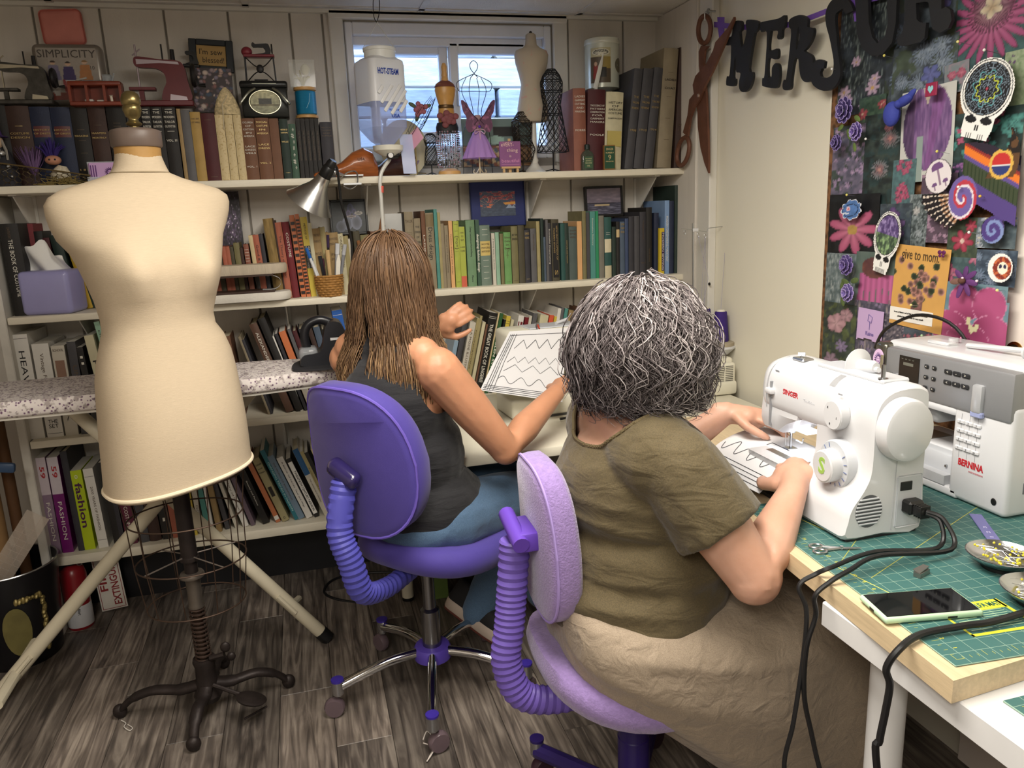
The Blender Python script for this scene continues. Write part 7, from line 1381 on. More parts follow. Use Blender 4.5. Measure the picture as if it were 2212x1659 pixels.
sheet('white practice sheet with wavy line lying under the busy hands',[e(1640,1066,.80),Vector((1.06,1.335,.858)),Vector((1.07,1.60,.858)),e(1507,997,.80)],lambda u,v: .022*math.sin(PI*u),[[(v,u) for u,v in wav(.38,.10,4,.12,.95)]]+[[(.05+.05*k,.04),(.05+.05*k,.5),(.05+.05*k,.96)] for k in range(4)]+[[(.7,.3),(.7,.55),(.62,.55)]])
# ---- cream machine on the corner table
t=thing('sewing_machine','cream sewing machine half hidden by the practice sheet','sewing machine',(.795,2.46,.722),mtx=T3((.795,2.46,.722),4) @ Matrix.Diagonal((.92,1,.9,1)))
CRM=mat('#dcd8c6',.35,var=.02);m=MB();m.rbox((-.19,-.075,.0),(.19,.1,.075),.012,3).rbox((.07,-.06,.06),(.19,.1,.31),.016,3).rbox((-.19,-.055,.2),(.19,.09,.325),.02,3).rbox((-.185,-.05,.14),(-.09,.07,.22),.012,2)
obj('machine_body',m,CRM,t,smooth=40);obj('foot_line',MB().box((-.18,-.076,-.002),(.18,.08,.006)),mat('#4a4a48',.6),t);obj('top_hatch',MB().rbox((-.1,-.04,.322),(.1,.06,.329),.004,1),PLASTIC2,t)
obj('thread_guide',MB().cyl(.007,.325,.345,12,T3((-.06,-.02,0))).tube([(-.06,-.02,.343),(-.07,-.03,.336),(-.075,-.05,.325)],.0025,6),STEEL,t);obj('red_thread',MB().tube([(-.062,-.026,.338),(-.066,-.05,.327)],.003,6),mat('#b0402c',.5),t);obj('spool_pin',MB().tube([(.02,.0,.333),(.075,.02,.342)],.006,8),PLASTIC,t)
obj('hand_wheel',MB().lathe([(.0,-.02),(.04,-.02),(.045,0),(.04,.012),(0,.014)],24,FR((.2,.02,.22),(0,1,0),(0,0,1),(1,0,0))),CRM,t)
tag(obj('power_cable',MB().tube(smooth_pts([e(1210,905,.73),e(1445,868,.732),e(1500,878,.73),e(1570,900,.73),Vector((1.24,2.05,.745)),Vector((1.24,1.99,ZB+.006)),e(1690,915,ZB+.006)],6),.0045,8),CORD),'black cord lying across the corner table toward the white machine','cord')
# ---- overlocker with thread cones
bx,by_=1.375,2.5
t=thing('overlocker','cream overlock machine with thread stand in the corner','overlocker',(bx,by_,.722))
obj('machine_body',MB().rbox((-.14,-.1,0),(.1,.0,.05),.01,2).rbox((-.02,-.09,.03),(.1,.0,.115),.012,3).rbox((-.14,-.07,.09),(.1,.0,.13),.012,3),CRM,t,smooth=40);m=MB()
for k in range(9): m.box((.02,-.091,.05+.0065*k),(.05,-.0895,.0525+.0065*k));m.box((.056,-.091,.05+.0065*k),(.086,-.0895,.0525+.0065*k))
obj('vent_slots',m,mat('#55534c',.6),t);obj('cable_port',MB().box((.06,-.092,.02),(.085,-.0895,.045)),BLACKP,t)
cA=Vector(aty(1556,735,2.5));cB=Vector(aty(1521,728,2.56));zc=cA.z-.722
obj('cone_tray',MB().rbox((-.16,.0,zc-.03),(.12,.13,zc-.012),.012,2).lathe([(.05,zc-.018),(.05,zc-.006),(.046,zc-.003)],28,T3((cA.x-bx,cA.y-by_,0))).lathe([(.05,zc-.018),(.05,zc-.006),(.046,zc-.003)],28,T3((cB.x-bx,cB.y-by_,0))),mat('#a59a84',.5),t,smooth=40)
obj('tray_rim',MB().lathe([(.03,zc-.05),(.055,zc-.026),(.055,zc-.02),(.05,zc-.018)],28,T3((cA.x-bx,cA.y-by_,0))),PLASTIC,t,smooth=40)
for c_,lb in ((cA,'purple thread cone standing free beside the wall'),(cB,'purple thread cone half hidden by the grey hair')):
    o=thing('thread_cone',lb,'thread cone',(c_.x,c_.y,c_.z-.003));obj('thread',MB().lathe([(.029,.0),(.03,.006),(.0215,.108),(.018,.11)],28),mat('#3b2378',.65,bump=.8,bscale=500,var=.12,vscale=300,stretch=(.2,.2,5)),o,smooth=40);obj('cone_core',MB().lathe([(.02,.106),(.012,.116),(.0,.116)],16),mat('#d8d2c4',.6),o)
pT=Vector(aty(1497,482,2.57));pB=Vector(aty(1498,690,2.57));m=MB().tube([pT,pB,Vector((pB.x,2.57,.75))],.0035,8)
obj('stand_pole',m,STEEL,t,world=True);hk_=[aty(x,y,2.57) for x,y in ((1472,494),(1500,497),(1527,501),(1530,493),(1572,488))];m=MB().tube(hk_,.0015,6)
for x,y in ((1479,502),(1508,508),(1523,510),(1568,496)): c_=aty(x,y,2.57);m.tube([(c_[0]+.004*math.cos(a),2.57,c_[2]+.008*math.sin(a)) for a in np.linspace(0,2*PI,12)[:-1]],.0011,4,loop=True)
obj('thread_guides',m,STEEL,t,world=True);m=MB().tube([cA+Vector((.0,0,.115)),aty(1569,498,2.57)],.0007,4).tube([cB+Vector((0,0,.115)),aty(1524,512,2.57)],.0007,4).tube([aty(1523,512,2.57),aty(1512,690,2.5)],.0006,4).tube([aty(1508,510,2.57),aty(1530,600,2.5),aty(1500,760,2.42)],.0006,4);obj('threads',m,mat('#8a86a0',.6),t,world=True)
obj('guide_block',MB().rbox((pT.x-.002,2.563,hk_[1][2]-.006),(pT.x+.02,2.577,hk_[1][2]+.006),.002,1),PLASTIC,t,world=True)
# ================================================================ dress form, ironing board, chairs, floor things
FC=(-.375,2.16)
t=FORM=thing('dress_form','old cream jersey dress form with brass finial on a cast iron stand','dress form',(FC[0],FC[1],0))
Lp=[(318,250),(330,249),(345,249),(362,245),(376,238),(388,205),(398,170),(410,132),(424,110),(440,102),(463,106),(490,116),(512,130),(535,155),(562,172),(602,192),(643,210),(686,223),(704,225),(729,220),(767,213),(805,210),(856,214),(932,220),(1000,226)]
Rp=[(318,343),(330,344),(345,350),(362,358),(376,366),(388,402),(398,440),(410,478),(424,498),(440,503),(463,501),(490,494),(512,482),(552,476),(602,468),(643,461),(686,456),(704,461),(724,478),(749,492),(775,501),(805,508),(843,515),(919,528),(1000,540)]
ys_=[322,332,345,360,374,386,397,410,424,440,460,485,512,540,570,600,640,680,705,730,765,805,860,920,970,1005]
rings=[];nA=56;TH=R(27)
for yy in ys_:
    xl,xr=np.interp(yy,[a for a,_ in Lp],[b for _,b in Lp]),np.interp(yy,[a for a,_ in Rp],[b for _,b in Rp])
    A,B_=aty(xl,yy,FC[1]),aty(xr,yy,FC[1]);hw=(B_[0]-A[0])/2;cx_=(A[0]+B_[0])/2;z=(A[2]+B_[2])/2
    dep=np.interp(z,[.74,.9,1.1,1.17,1.28,1.36,1.45,1.5,1.54,1.6],[.15,.155,.115,.112,.135,.125,.085,.06,.055,.055])
    dep=min(dep,hw*1.0);hw /= .975;ring=[]
    for k in range(nA):
        a=2*PI*k/nA;e_=.82 if z < 1.4 else .95;x=hw*math.copysign(abs(math.cos(a))**e_,math.cos(a));y=dep*math.copysign(abs(math.sin(a))**e_,math.sin(a))
        if y < 0:
            for s_ in (-1,1): g=math.exp(-((x-s_*.085)/.052)**2-((z-1.285)/.062)**2);y -= .048*g
        ring.append((cx_+x*math.cos(TH)-y*math.sin(TH),FC[1]+x*math.sin(TH)+y*math.cos(TH),z+max(0,.92-z)/.18*.11*x))
    rings.append(ring)
JER=mat('#c9b79c',.8,bump=.35,bscale=160,var=.04,vscale=60,stretch=(1,1,9))
hem=[(p[0],p[1],p[2]-.0) for p in rings[-1]];cxh=sum(p[0] for p in hem)/nA
def lip(s_,dz): return [(cxh+(p[0]-cxh)*s_,FC[1]+(p[1]-FC[1])*s_,p[2]+dz) for p in hem]
obj('torso',MB().loft(rings+[lip(1.006,-.014),lip(1.008,-.022),lip(.985,-.03),lip(.94,-.03)]),JER,t,world=True,smooth=80)
obj('hem_seam',MB().tube(lip(1.006,-.02),.0055,8,loop=True),mat('#eedfc2',.8,var=.03),t,world=True)
nb=rings[4];obj('neck_seam',MB().tube([(p[0],p[1]-.002,p[2]) for p in nb],.0016,5,loop=True),mat('#9c8d72',.8),t,world=True)
zn=rings[0][0][2]-.003;nx_=sum(p[0] for p in rings[0])/nA
obj('neck_core',MB().lathe([(.053,zn-.02),(.0535,zn+.014)],32,T3((nx_,FC[1],0))),mat('#a9824a',.6,var=.2),t,world=True)
obj('neck_cap',MB().lathe([(.056,zn+.006),(.059,zn+.01),(.0595,zn+.042),(.057,zn+.046),(.045,zn+.05),(.04,zn+.048),(.0,zn+.05)],36,T3((nx_,FC[1],0))),mat('#6a5b52',.45,var=.12),t,world=True,smooth=40)
zf=zn+.05;obj('finial',MB().lathe([(0.0103,zf-.004),(0.0103,zf+0.006),(0.0172,zf+0.009),(0.0189,zf+0.013),(0.0120,zf+0.019),(0.0112,zf+0.024),(0.0172,zf+0.030),(0.0198,zf+0.040),(0.0215,zf+0.043),(0.0215,zf+0.052),(0.0189,zf+0.055),(0.0224,zf+0.059),(0.0232,zf+0.068),(0.0189,zf+0.081),(0.0103,zf+0.088),(0,zf+0.090)],24,T3((nx_,FC[1],0))),mat('#8a7a50',.3,.85,var=.25,vscale=30),t,world=True,smooth=60)
IRON=mat('#2d2624',.5,.5,bump=.3,bscale=120,var=.3,vscale=30);RWIRE=mat('#4a3a30',.5,.6,var=.3)
for i,(z,rx,ry) in enumerate(((.735,.165,.14),(.62,.15,.125),(.49,.145,.12),(.36,.13,.11))): obj('cage_ring',MB().tube([(FC[0]+.005+rx*math.cos(a),FC[1]+ry*math.sin(a),z) for a in np.linspace(0,2*PI,41)[:-1]],.0022,6,loop=True),RWIRE,t,world=True)
for k in range(10): a=2*PI*(k+.3)/10;obj('cage_wire',MB().tube([(FC[0]+.005+f_*math.cos(a),FC[1]+f_*.84*math.sin(a),z) for f_,z in ((.165,.735),(.15,.62),(.145,.49),(.13,.36))],.0016,5),RWIRE,t,world=True)
m=MB()
for k in range(4): a=PI*k/2+.7;m.tube([(FC[0]+.022*math.cos(a),FC[1]+.022*math.sin(a),.50),(FC[0]+.005+.145*math.cos(a),FC[1]+.12*math.sin(a),.49)],.002,5)
obj('cage_spokes',m,mat('#8a8078',.4,.7),t,world=True)
P_=T3((FC[0],FC[1],0));obj('pole',MB().lathe([(.022,.76),(.022,.5),(.026,.498),(.026,.488),(.018,.486),(.018,.45)],20,P_),IRON,t,world=True);obj('pole_collar',MB().lathe([(.012,.452),(.03,.45),(.033,.444),(.033,.438),(.02,.434),(.019,.36),(.022,.352),(.022,.345),(.015,.343)],24,P_),mat('#6a625a',.4,.7),t,world=True,smooth=40)
obj('inner_rod',MB().cyl(.013,.12,.36,14,P_),RWIRE,t,world=True);obj('spring',MB().tube([(FC[0]+.02*math.cos(q),FC[1]+.02*math.sin(q),.35-.17*q/(2*PI*13)) for q in np.linspace(0,2*PI*13,13*12)],.0034,6),mat('#4a3b34',.45,.6),t,world=True)
obj('hub',MB().lathe([(.03,.185),(.032,.175),(.028,.16),(.03,.1),(.04,.07),(.03,.05)],20,P_),IRON,t,world=True,smooth=40);obj('wing_nut',MB().tube([(FC[0]+.02,FC[1]-.02,.19),(FC[0]+.06,FC[1]-.03,.2)],.008,8).ell((FC[0]+.065,FC[1]-.03,.222),(.014,.008,.016)).ell((FC[0]+.078,FC[1]-.03,.19),(.012,.008,.013)),IRON,t,world=True)
for fx,fy in ((-.631,2.228),(-.404,2.004),(-.157,2.222),(-.36,2.40)):
    v=Vector((fx-FC[0],fy-FC[1],0));q=lambda s_,z: Vector((FC[0],FC[1],z))+v*s_
    l=obj('leg',MB().tube(smooth_pts([q(.08,.10),q(.3,.085),q(.6,.085),q(.85,.06),q(1,.022)],5),[.022]*6+[.018]*9+[.014]*6,10,flat=.7),IRON,t,world=True,smooth=50);obj('leg_scroll',MB().ell(tuple(q(1,.022)),(.02,.016,.022)),IRON,l,world=True)
m=MB().tube([(FC[0]+.02,FC[1]-.03,.11),(FC[0]+.09,FC[1]-.06,.085)],.006,8).tube([(FC[0]+.1,FC[1]-.1,.03),(FC[0]+.16,FC[1]-.06,.03)],.003,6);m.lathe([(.0,0),(.04,.002),(.044,.008),(.036,.012),(0,.013)],20,T3((FC[0]+.12,FC[1]-.08,.07),20,0,20));obj('foot_pedal',m,IRON,t,world=True)
# ---- ironing board
FLO=nodemat('floral_cover');FLOM,N,L,b=FLO
tc=N.new('ShaderNodeTexCoord');v1=N.new('ShaderNodeTexVoronoi');v1.inputs['Scale'].default_value=105;L.new(tc.outputs['Object'],v1.inputs['Vector']);r1=N.new('ShaderNodeValToRGB');e_=r1.color_ramp.elements;r1.color_ramp.interpolation='CONSTANT'
e_[0].position=0;e_[0].color=(*lin('#6a4a62'),1);e_[1].position=.30;e_[1].color=(*lin('#dbd3cf'),1);q=e_.new(.17);q.color=(*lin('#8a7488'),1);L.new(v1.outputs[0],r1.inputs[0])
n1=N.new('ShaderNodeTexNoise');n1.inputs['Scale'].default_value=60;n1.inputs['Detail'].default_value=4;L.new(tc.outputs['Object'],n1.inputs['Vector']);r2=N.new('ShaderNodeValToRGB');r2.color_ramp.elements[0].position=.40;r2.color_ramp.elements[0].color=(.42,.38,.38,1);r2.color_ramp.elements[1].position=.47;r2.color_ramp.elements[1].color=(1,1,1,1);L.new(n1.outputs[0],r2.inputs[0])
mx=N.new('ShaderNodeMix');mx.data_type='RGBA';mx.blend_type='MULTIPLY';mx.inputs['Factor'].default_value=.8;L.new(r1.outputs[0],mx.inputs['A']);L.new(r2.outputs[0],mx.inputs['B']);L.new(mx.outputs['Result'],b.inputs['Base Color']);b.inputs['Roughness'].default_value=.8
t=thing('ironing_board','ironing board with small-flowered cover on crossed cream legs','ironing board',(-.5,2.44,0))
zB=.955;out=[(-1.4,2.27),(-.4,2.28),(-.15,2.30),(.03,2.34),(.10,2.40),(.115,2.45),(.09,2.51),(0,2.57),(-.15,2.60),(-.4,2.61),(-1.4,2.61)]
rb=lambda s_,z: [(x if x < -1.3 else x-(1-s_)*.12*(x > -.2),2.44+(y-2.44)*s_,z) for x,y in out]
obj('padded_top',MB().loft([rb(.95,zB-.045),rb(1.0,zB-.036),rb(1.0,zB-.012),rb(.97,zB)]),FLOM,t,world=True,smooth=60);obj('metal_deck',MB().loft([rb(.93,zB-.052),rb(.93,zB-.044)]),mat('#c8c4ba',.4,.3),t,world=True)
TUB=mat('#cbc2ab',.38,var=.04);r_=.021
for (a,b_),y in ((((-.075,.045),(-.70,.9)),2.46),(((-1.02,.0),(-.18,.9)),2.40)):
    A=Vector((a[0],y,a[1]+.02));B_=Vector((b_[0],y,b_[1]));l=obj('leg_tube',MB().tube([A,B_],r_,16),TUB,t,world=True,smooth=50);yy=.24
    f0=A+(B_-A)*.10;obj('cross_foot',MB().tube([f0+Vector((0,-.17,0)),f0+Vector((0,.17,0))],.016,12) if a[0] < -.5 else MB().tube([A,A+(A-B_).normalized()*.05],r_*1.02,16).tube([f0,f0+Vector((.02,.12,-.04))],.012,10),TUB,l,world=True);e2=(A-B_).normalized()
    obj('foot_cap',MB().tube([A-e2*.005+e2*(.04 if a[0] > -.5 else 0),A+e2*(.075 if a[0] > -.5 else .03)],r_*1.12,16),BLACKP,l,world=True);obj('lock_tab',MB().tube([A+(B_-A)*.16+Vector((0,-.022,.0)),A+(B_-A)*.08+Vector((0,-.024,0))],.008,8),TUB,l,world=True)
# ---- steam iron on its mat
t=thing('steam_iron','black steam iron standing on a dark rest on the ironing board','iron',(.035,2.42,zB+.002),0)
obj('rest_mat',MB().prism(smooth_poly([(-.09,-.05),(-.05,-.09),(.08,-.09),(.12,-.03),(.1,.08),(-.06,.08)],3),0,.006),mat('#26262a',.7),t)
m=MB().prism(smooth_poly([(-.05,.006),(.085,.006),(.09,.06),(.07,.12),(.055,.135),(.03,.135),(.015,.11),(0,.05),(-.05,.04),(-.062,.02)],4),-.045,.045,FR((.0,0,0),(1,0,0),(0,0,1),(0,-1,0)));obj('iron_body',m,mat('#202125',.35,var=.04),t,smooth=50)
obj('handle',MB().tube(smooth_pts([(.04,0,.126),(.005,0,.14),(-.03,0,.128),(-.045,0,.095),(-.04,0,.05)],5),.014,10),mat('#1a1a1d',.3),t,smooth=50)
obj('water_tank',MB().rbox((-.066,-.04,.02),(-.01,.04,.06),.014,3),mat('#b8bcc0',.05,alpha=.45,var=0),t,smooth=50)
obj('dial',MB().lathe([(.02,0),(.02,.004),(.016,.006),(0,.006)],24,FX(.048,-.046,.045)),mat('#1a1a1c',.4),t);obj('dial_ring',MB().tube([(.048+.012*math.cos(a),-.0525,.045+.012*math.sin(a)) for a in np.linspace(0,2*PI,20)[:-1]],.0016,5,loop=True).tube([(.048+.005*math.cos(a),-.0525,.045+.005*math.sin(a)) for a in np.linspace(0,2*PI,14)[:-1]],.0013,5,loop=True),mat('#d8d8d8',.4),t);obj('label',MB().rbox((.03,-.0465,.08),(.062,-.0448,.088),.0004,1),mat('#d0d0d0',.4),t)
# ---- task chairs
def caster(t,x,y,capm,wm):
    c_=obj('caster',MB().lathe([(.017,.075),(.017,.115)],16,T3((x,y,0))).tube([(x,y,.07),(x,y,.08)],.014,10),mat('#a8a8aa',.25,.9),t,world=True);obj('caster_cap',MB().lathe([(.018,.113),(.018,.119),(0,.12)],16,T3((x,y,0))),capm,c_,world=True)
    a=math.atan2(y-2,x)+1;obj('wheel',MB().lathe([(.0,-.014),(.026,-.013),(.03,-.006),(.03,.006),(.026,.013),(0,.014)],18,T3((x+.014*math.cos(a),y+.014*math.sin(a),.0305),math.degrees(a),90)),wm,c_,world=True,smooth=40)
def corr(path,r,n,m_,t):
    pts=smooth_pts(path,n);rad=[r*(1+.10*(k % 2)) for k in range(len(pts))];return obj('corrugated_strut',MB().tube(pts,rad,16,flat=.8),m_,t,world=True,smooth=25)
PUR=mat('#473a90',.75,bump=.25,bscale=900,var=.05,sheen=.2);PURP=mat('#4c3a96',.4,var=.03);CHR=mat('#d0d0d2',.08,1.0,var=0)
t=thing('task_chair','purple padded task chair on a chrome star base','chair',(.27,2.07,0));cA_=Vector((.27,2.07,0))
for an in (188,260,332,44,116):
    d=Vector((math.cos(R(an)),math.sin(R(an)),0));E_=cA_+d*.285;obj('base_leg',MB().tube(smooth_pts([cA_+d*.04+Vector((0,0,.135)),cA_+d*.14+Vector((0,0,.13)),E_-d*.01+Vector((0,0,.095))],5),.0145,12),CHR,t,world=True,smooth=50);caster(t,E_.x,E_.y,mat('#3a2a92',.4),mat('#6a5a60',.2,alpha=.85,var=0))
obj('base_hub',MB().lathe([(.045,.105),(.055,.112),(.056,.14),(.05,.15),(.036,.152)],28,T3(cA_)),PURP,t,world=True,smooth=40);obj('gas_column',MB().lathe([(.028,.15),(.028,.265),(.022,.27),(.0185,.272),(.0185,.43)],20,T3(cA_)),mat('#8a8a8c',.25,1.0),t,world=True,smooth=40)
fA=Vector((.76,.65,0));rA=Vector((.65,-.76,0));sc=Vector((.33,2.10,.0))
def seat_mesh(c_,f_,r_,a,b_,z0,z1,lift):
    rg=[]
    for s_,z in ((.86,z0),(.97,z0+.012),(1.0,(z0+z1)/2),(.97,z1-.012),(.85,z1),(.4,z1-.006)):
        ring=[]
        for k in range(40):
            q=2*PI*k/40;u,v=math.copysign(abs(math.cos(q))**.75,math.cos(q)),math.copysign(abs(math.sin(q))**.75,math.sin(q));p=c_+f_*(a*s_*u)+r_*(b_*s_*v);ring.append((p.x,p.y,z+lift*(u*s_)**2*(1 if u < 0 else .35)))
        rg.append(ring)
    return MB().loft(rg)
obj('seat',seat_mesh(sc,fA,rA,.235,.22,.43,.515,.03),PUR,t,world=True,smooth=70)
def back_mesh(c_,n_,r_,w,h,th,tilt,ex=.7,cv=1):
    up=(Vector((0,0,1))*math.cos(tilt)-n_*math.sin(tilt)).normalized();nn=r_.cross(up).normalized();nn=nn if nn.dot(n_) > 0 else -nn;rg=[]
    for s_,d in ((.90,-th/2),(.985,-th*.36),(1.0,-.1*th),(.995,th*.3),(.93,th*.5),(.5,th*.56)):
        ring=[]
        for k in range(44):
            q=2*PI*k/44;u,v=math.copysign(abs(math.cos(q))**ex,math.cos(q)),math.copysign(abs(math.sin(q))**ex,math.sin(q));wv=w*(1-.16*v) if v > 0 else w;bow=(-.03*(v*s_)**2+.02)*cv;p=c_+r_*(wv*s_*u)+up*(h*s_*v)+nn*(d+bow+.03*cv*(u*s_)**2);ring.append(tuple(p))
        rg.append(ring)
    return MB().loft(rg),[Vector(p) for p in rg[1]],up,nn
bcA=Vector((.088,1.915,.80));m,edge,up_,nn_=back_mesh(bcA,fA,rA,.185,.205,.075,.12)
bk=obj('backrest',m,PUR,t,world=True,smooth=70);obj('piping',MB().tube(edge,.004,6,loop=True),mat('#6a58b8',.6),bk,world=True)
q0=bcA-nn_*.045-Vector((0,0,.02));obj('back_bracket',MB().rbox((-.05,-.02,-.022),(.05,.02,.022),.016,3,FR(tuple(q0),tuple(rA),tuple(nn_),(0,0,1)) @ Matrix.Rotation(R(25),4,'Y')),mat('#2a2252',.2,coat=.5),t,world=True,smooth=50)
corr([q0+Vector((0,0,-.02)),q0+Vector((.0,.0,-.14))-fA*.03,Vector((.05,1.86,.55)),Vector((.075,1.88,.45)),Vector((.14,1.94,.42)),Vector((.22,2.02,.425))],.031,12,mat('#4c4ba4',.4,var=.05),t)
LAV=mat('#8b74aa',.85,bump=.8,bscale=260,var=.16,vscale=120,sheen=.4);t=thing('task_chair','lavender woven task chair with dark purple post','chair',(.62,1.40,0));cB_=Vector((.62,1.40,0));fB=Vector((1,-.02,0)).normalized();rB=Vector((-.02,-1,0)).normalized();DP=mat('#281a5c',.35,var=.03)
obj('gas_column',MB().lathe([(.036,.06),(.036,.24),(.034,.242),(.034,.40)],24,T3(cB_)),DP,t,world=True,smooth=40)
for an in (200,272,344,56,128):
    d=Vector((math.cos(R(an)),math.sin(R(an)),0));E_=cB_+d*.27;obj('base_leg',MB().tube([cB_+d*.03+Vector((0,0,.09)),E_+Vector((0,0,.085))],.02,10),DP,t,world=True);caster(t,E_.x,E_.y,DP,mat('#3a2430',.3))
obj('seat',seat_mesh(Vector((.63,1.40,0)),fB,rB,.235,.225,.395,.475,.05),LAV,t,world=True,smooth=70)
bcB=Vector((.424,1.40,.755));m,edge,up_,nn_=back_mesh(bcB,fB,rB,.125,.168,.06,.05,.62,.25);bk=obj('backrest',m,LAV,t,world=True,smooth=70);obj('piping',MB().tube(edge,.003,6,loop=True),mat('#a08ac8',.8),bk,world=True)
VP=mat('#5f3fa8',.35,var=.03);q0=bcB-nn_*.05;obj('back_bracket',MB().rbox((-.016,-.05,-.02),(.03,.05,.02),.006,2,T3((q0.x,q0.y,q0.z+.01))).tube([q0+Vector((-.012,.055,.035)),q0+Vector((-.012,-.055,.01))],.017,12),VP,t,world=True,smooth=40)
corr([q0+Vector((-.01,.0,-.0)),q0+Vector((-.02,0,-.1)),Vector((.345,1.40,.57)),Vector((.335,1.40,.48)),Vector((.37,1.40,.395)),Vector((.47,1.40,.37)),Vector((.58,1.40,.39))],.030,12,mat('#6a55ac',.4,var=.05),t)
# ---- bin with rulers, extinguisher, sign, cord, small floor things
t=thing('waste_bin','black tin waste bin with gold leaf scrolls and oval medallion','bin',(-1.03,2.72,0));obj('bin_body',MB().lathe([(.115,0),(.12,.01),(.148,.33),(.146,.33),(.11,.012),(0,.012)],36),mat('#121114',.35,var=.05),t,smooth=50);obj('bin_rim',MB().tube([(.148*math.cos(a),.148*math.sin(a),.331) for a in np.linspace(0,2*PI,37)[:-1]],.003,6,loop=True),STEEL,t)
GOLD=mat('#8a7a4a',.4,.5,var=.25);sr=lambda z: .121+.027*z/.33
def scr(a,z): r_=sr(z)+.002;return (r_*math.cos(a),r_*math.sin(a),z)
rs=random.Random(12);m=MB()
for k in range(34):
    a,z=(-.62+.02*math.sin(k),.05+.0072*k) if k < 26 else (-.62-.07*(k-25),.245);m.ell(scr(a,z),(.007,.007,.012),nu=8,nv=5,rot=Matrix.Rotation(rs.uniform(-1,1),3,'X'))
tag(obj('gold_scroll',m,GOLD,t),kind='stuff');obj('medallion',MB().loft([[scr(-1.25+.3*s_*math.cos(q),.14+.085*s_*math.sin(q)) for q in np.linspace(0,2*PI,25)[:-1]] for s_ in (1,.92)],True),mat('#6a6238',.5,var=.2),t)
def stick(nm,lb,cat,m_,mm): return tag(obj(nm,m_,mm),lb,cat)
t2=thing('quilting_ruler','clear acrylic quilting ruler leaning in the bin','ruler',tuple(aty(20,1240,2.66)));A,B_=Vector(aty(-10,1260,2.66)),Vector(aty(82,1112,2.60));ax_=(B_-A).normalized();sd=ax_.cross(Vector((.1,-1,.1))).normalized()
obj('acrylic',MB().prism([(0,-.035),((B_-A).length,-.035),((B_-A).length,.035),(0,.035)],0,.003,FR(tuple(A),tuple(ax_),tuple(sd),tuple(ax_.cross(sd)))),mat('#c9bcae',.1,alpha=.4,var=0),t2,world=True);m=MB();TT=FR(tuple(A),tuple(ax_),tuple(sd),tuple(ax_.cross(sd)))
for k in range(10): m.box((.01+.025*k,-.034,.003),(.0115+.025*k,.034,.0034),TT)
for k in (-.012,.012): m.box((0,k,.003),((B_-A).length,k+.0015,.0034),TT)
obj('grid_lines',m,mat('#d8ccc0',.4,alpha=.7,var=0),t2,world=True)
stick('paper_roll','tall brown kraft paper roll standing behind the bin','roll',MB().lathe([(.05,.05),(.05,.95),(.046,.95),(.045,.1)],24,T3((-1.08,2.77,0))),mat('#9a774e',.7,var=.1));stick('paper_roll','thin dark cardboard tube beside the kraft roll','roll',MB().lathe([(.018,.05),(.018,.9),(.015,.9)],16,T3((-1.005,2.80,0))),mat('#5a3c22',.7,var=.1))
t2=thing('yardstick','pale yellow yardstick with a blue clip in the bin','yardstick',(-1.1,2.66,.02));obj('stick',MB().box((-.014,-.002,0),(.014,.002,.95),T3((0,0,0),0,0,4)),mat('#c9bb72',.5,var=.06),t2);p=aty(10,1010,2.64);obj('blue_clip',MB().rbox((-.045,-.01,-.016),(.03,.01,.016),.008,2,T3((p[0]+1.1,-.02,p[2]-.02),0,0,10)),mat('#3a5478',.4),t2)
t2=thing('fire_extinguisher','small red fire extinguisher with black handle under the lowest shelf','fire extinguisher',(-.885,2.86,0));obj('cylinder',MB().lathe([(.04,0),(.042,.004),(.042,.2),(.036,.225),(.018,.24)],28),mat('#8a1c24',.3,var=.05),t2,smooth=40);obj('white_label',MB().lathe([(.0425,.01),(.0427,.011),(.0427,.09),(.0425,.091)],28),mat('#c9c9cc',.4),t2,smooth=40);obj('valve_head',MB().lathe([(.018,.235),(.018,.26)],14).rbox((-.055,-.012,.256),(.04,.012,.274),.004,1).rbox((-.06,-.01,.222),(-.02,.01,.25),.004,1),BLACKP,t2);obj('ring_pin',MB().tube([(.03+.009*math.cos(a),-.014,.245+.009*math.sin(a)) for a in np.linspace(0,2*PI,14)[:-1]],.0014,5,loop=True),STEEL,t2)
obj('label_lettering',MB().text('First Alert',.014,FR((.012,-.0430,.085),(0,0,-1),(1,0,0),(0,-1,0)),width=.05),INKB,t2,smooth=0)
t2=thing('extinguisher_sign','white sign with red upright lettering behind the extinguisher','sign',(-.80,2.93,.0),mtx=Matrix.Translation((-.79,2.94,0)) @ Matrix.Rotation(R(-5),4,'Y') @ Matrix.Rotation(R(-8),4,'X'));obj('sign_board',MB().rbox((-.045,-.001,.005),(.045,.002,.25),.0005,1),mat('#d8d2c8',.5),t2);RDI=mat('#8a2226',.5,var=0)
obj('red_border',MB().box((-.04,-.0014,.01),(-.038,-.001,.245)).box((.038,-.0014,.01),(.04,-.001,.245)).box((-.04,-.0014,.01),(.04,-.001,.012)).box((-.04,-.0014,.243),(.04,-.001,.245)),RDI,t2);obj('sign_lettering',MB().text('EXTINGUISHER',.036,FR((.018,-.0014,.128),(0,0,1),(-1,0,0),(0,-1,0)),width=.215,bold=.02).text('FIRE',.036,FR((-.02,-.0014,.128),(0,0,1),(-1,0,0),(0,-1,0)),width=.1,bold=.02),RDI,t2,smooth=0)
e0=lambda px,py: Vector(atz(px,py,.005));tag(obj('floor_cable',MB().tube(smooth_pts([e0(870,1235),e0(790,1238),e0(725,1250),e0(700,1275),e0(720,1292),e0(779,1300),Vector(atz(777,1270,.06)),Vector(atz(774,1235,.14)),Vector((.10,2.9,.3))],6),.0048,8),CORD),'black cable looping on the floor by the ironing board foot','cord')
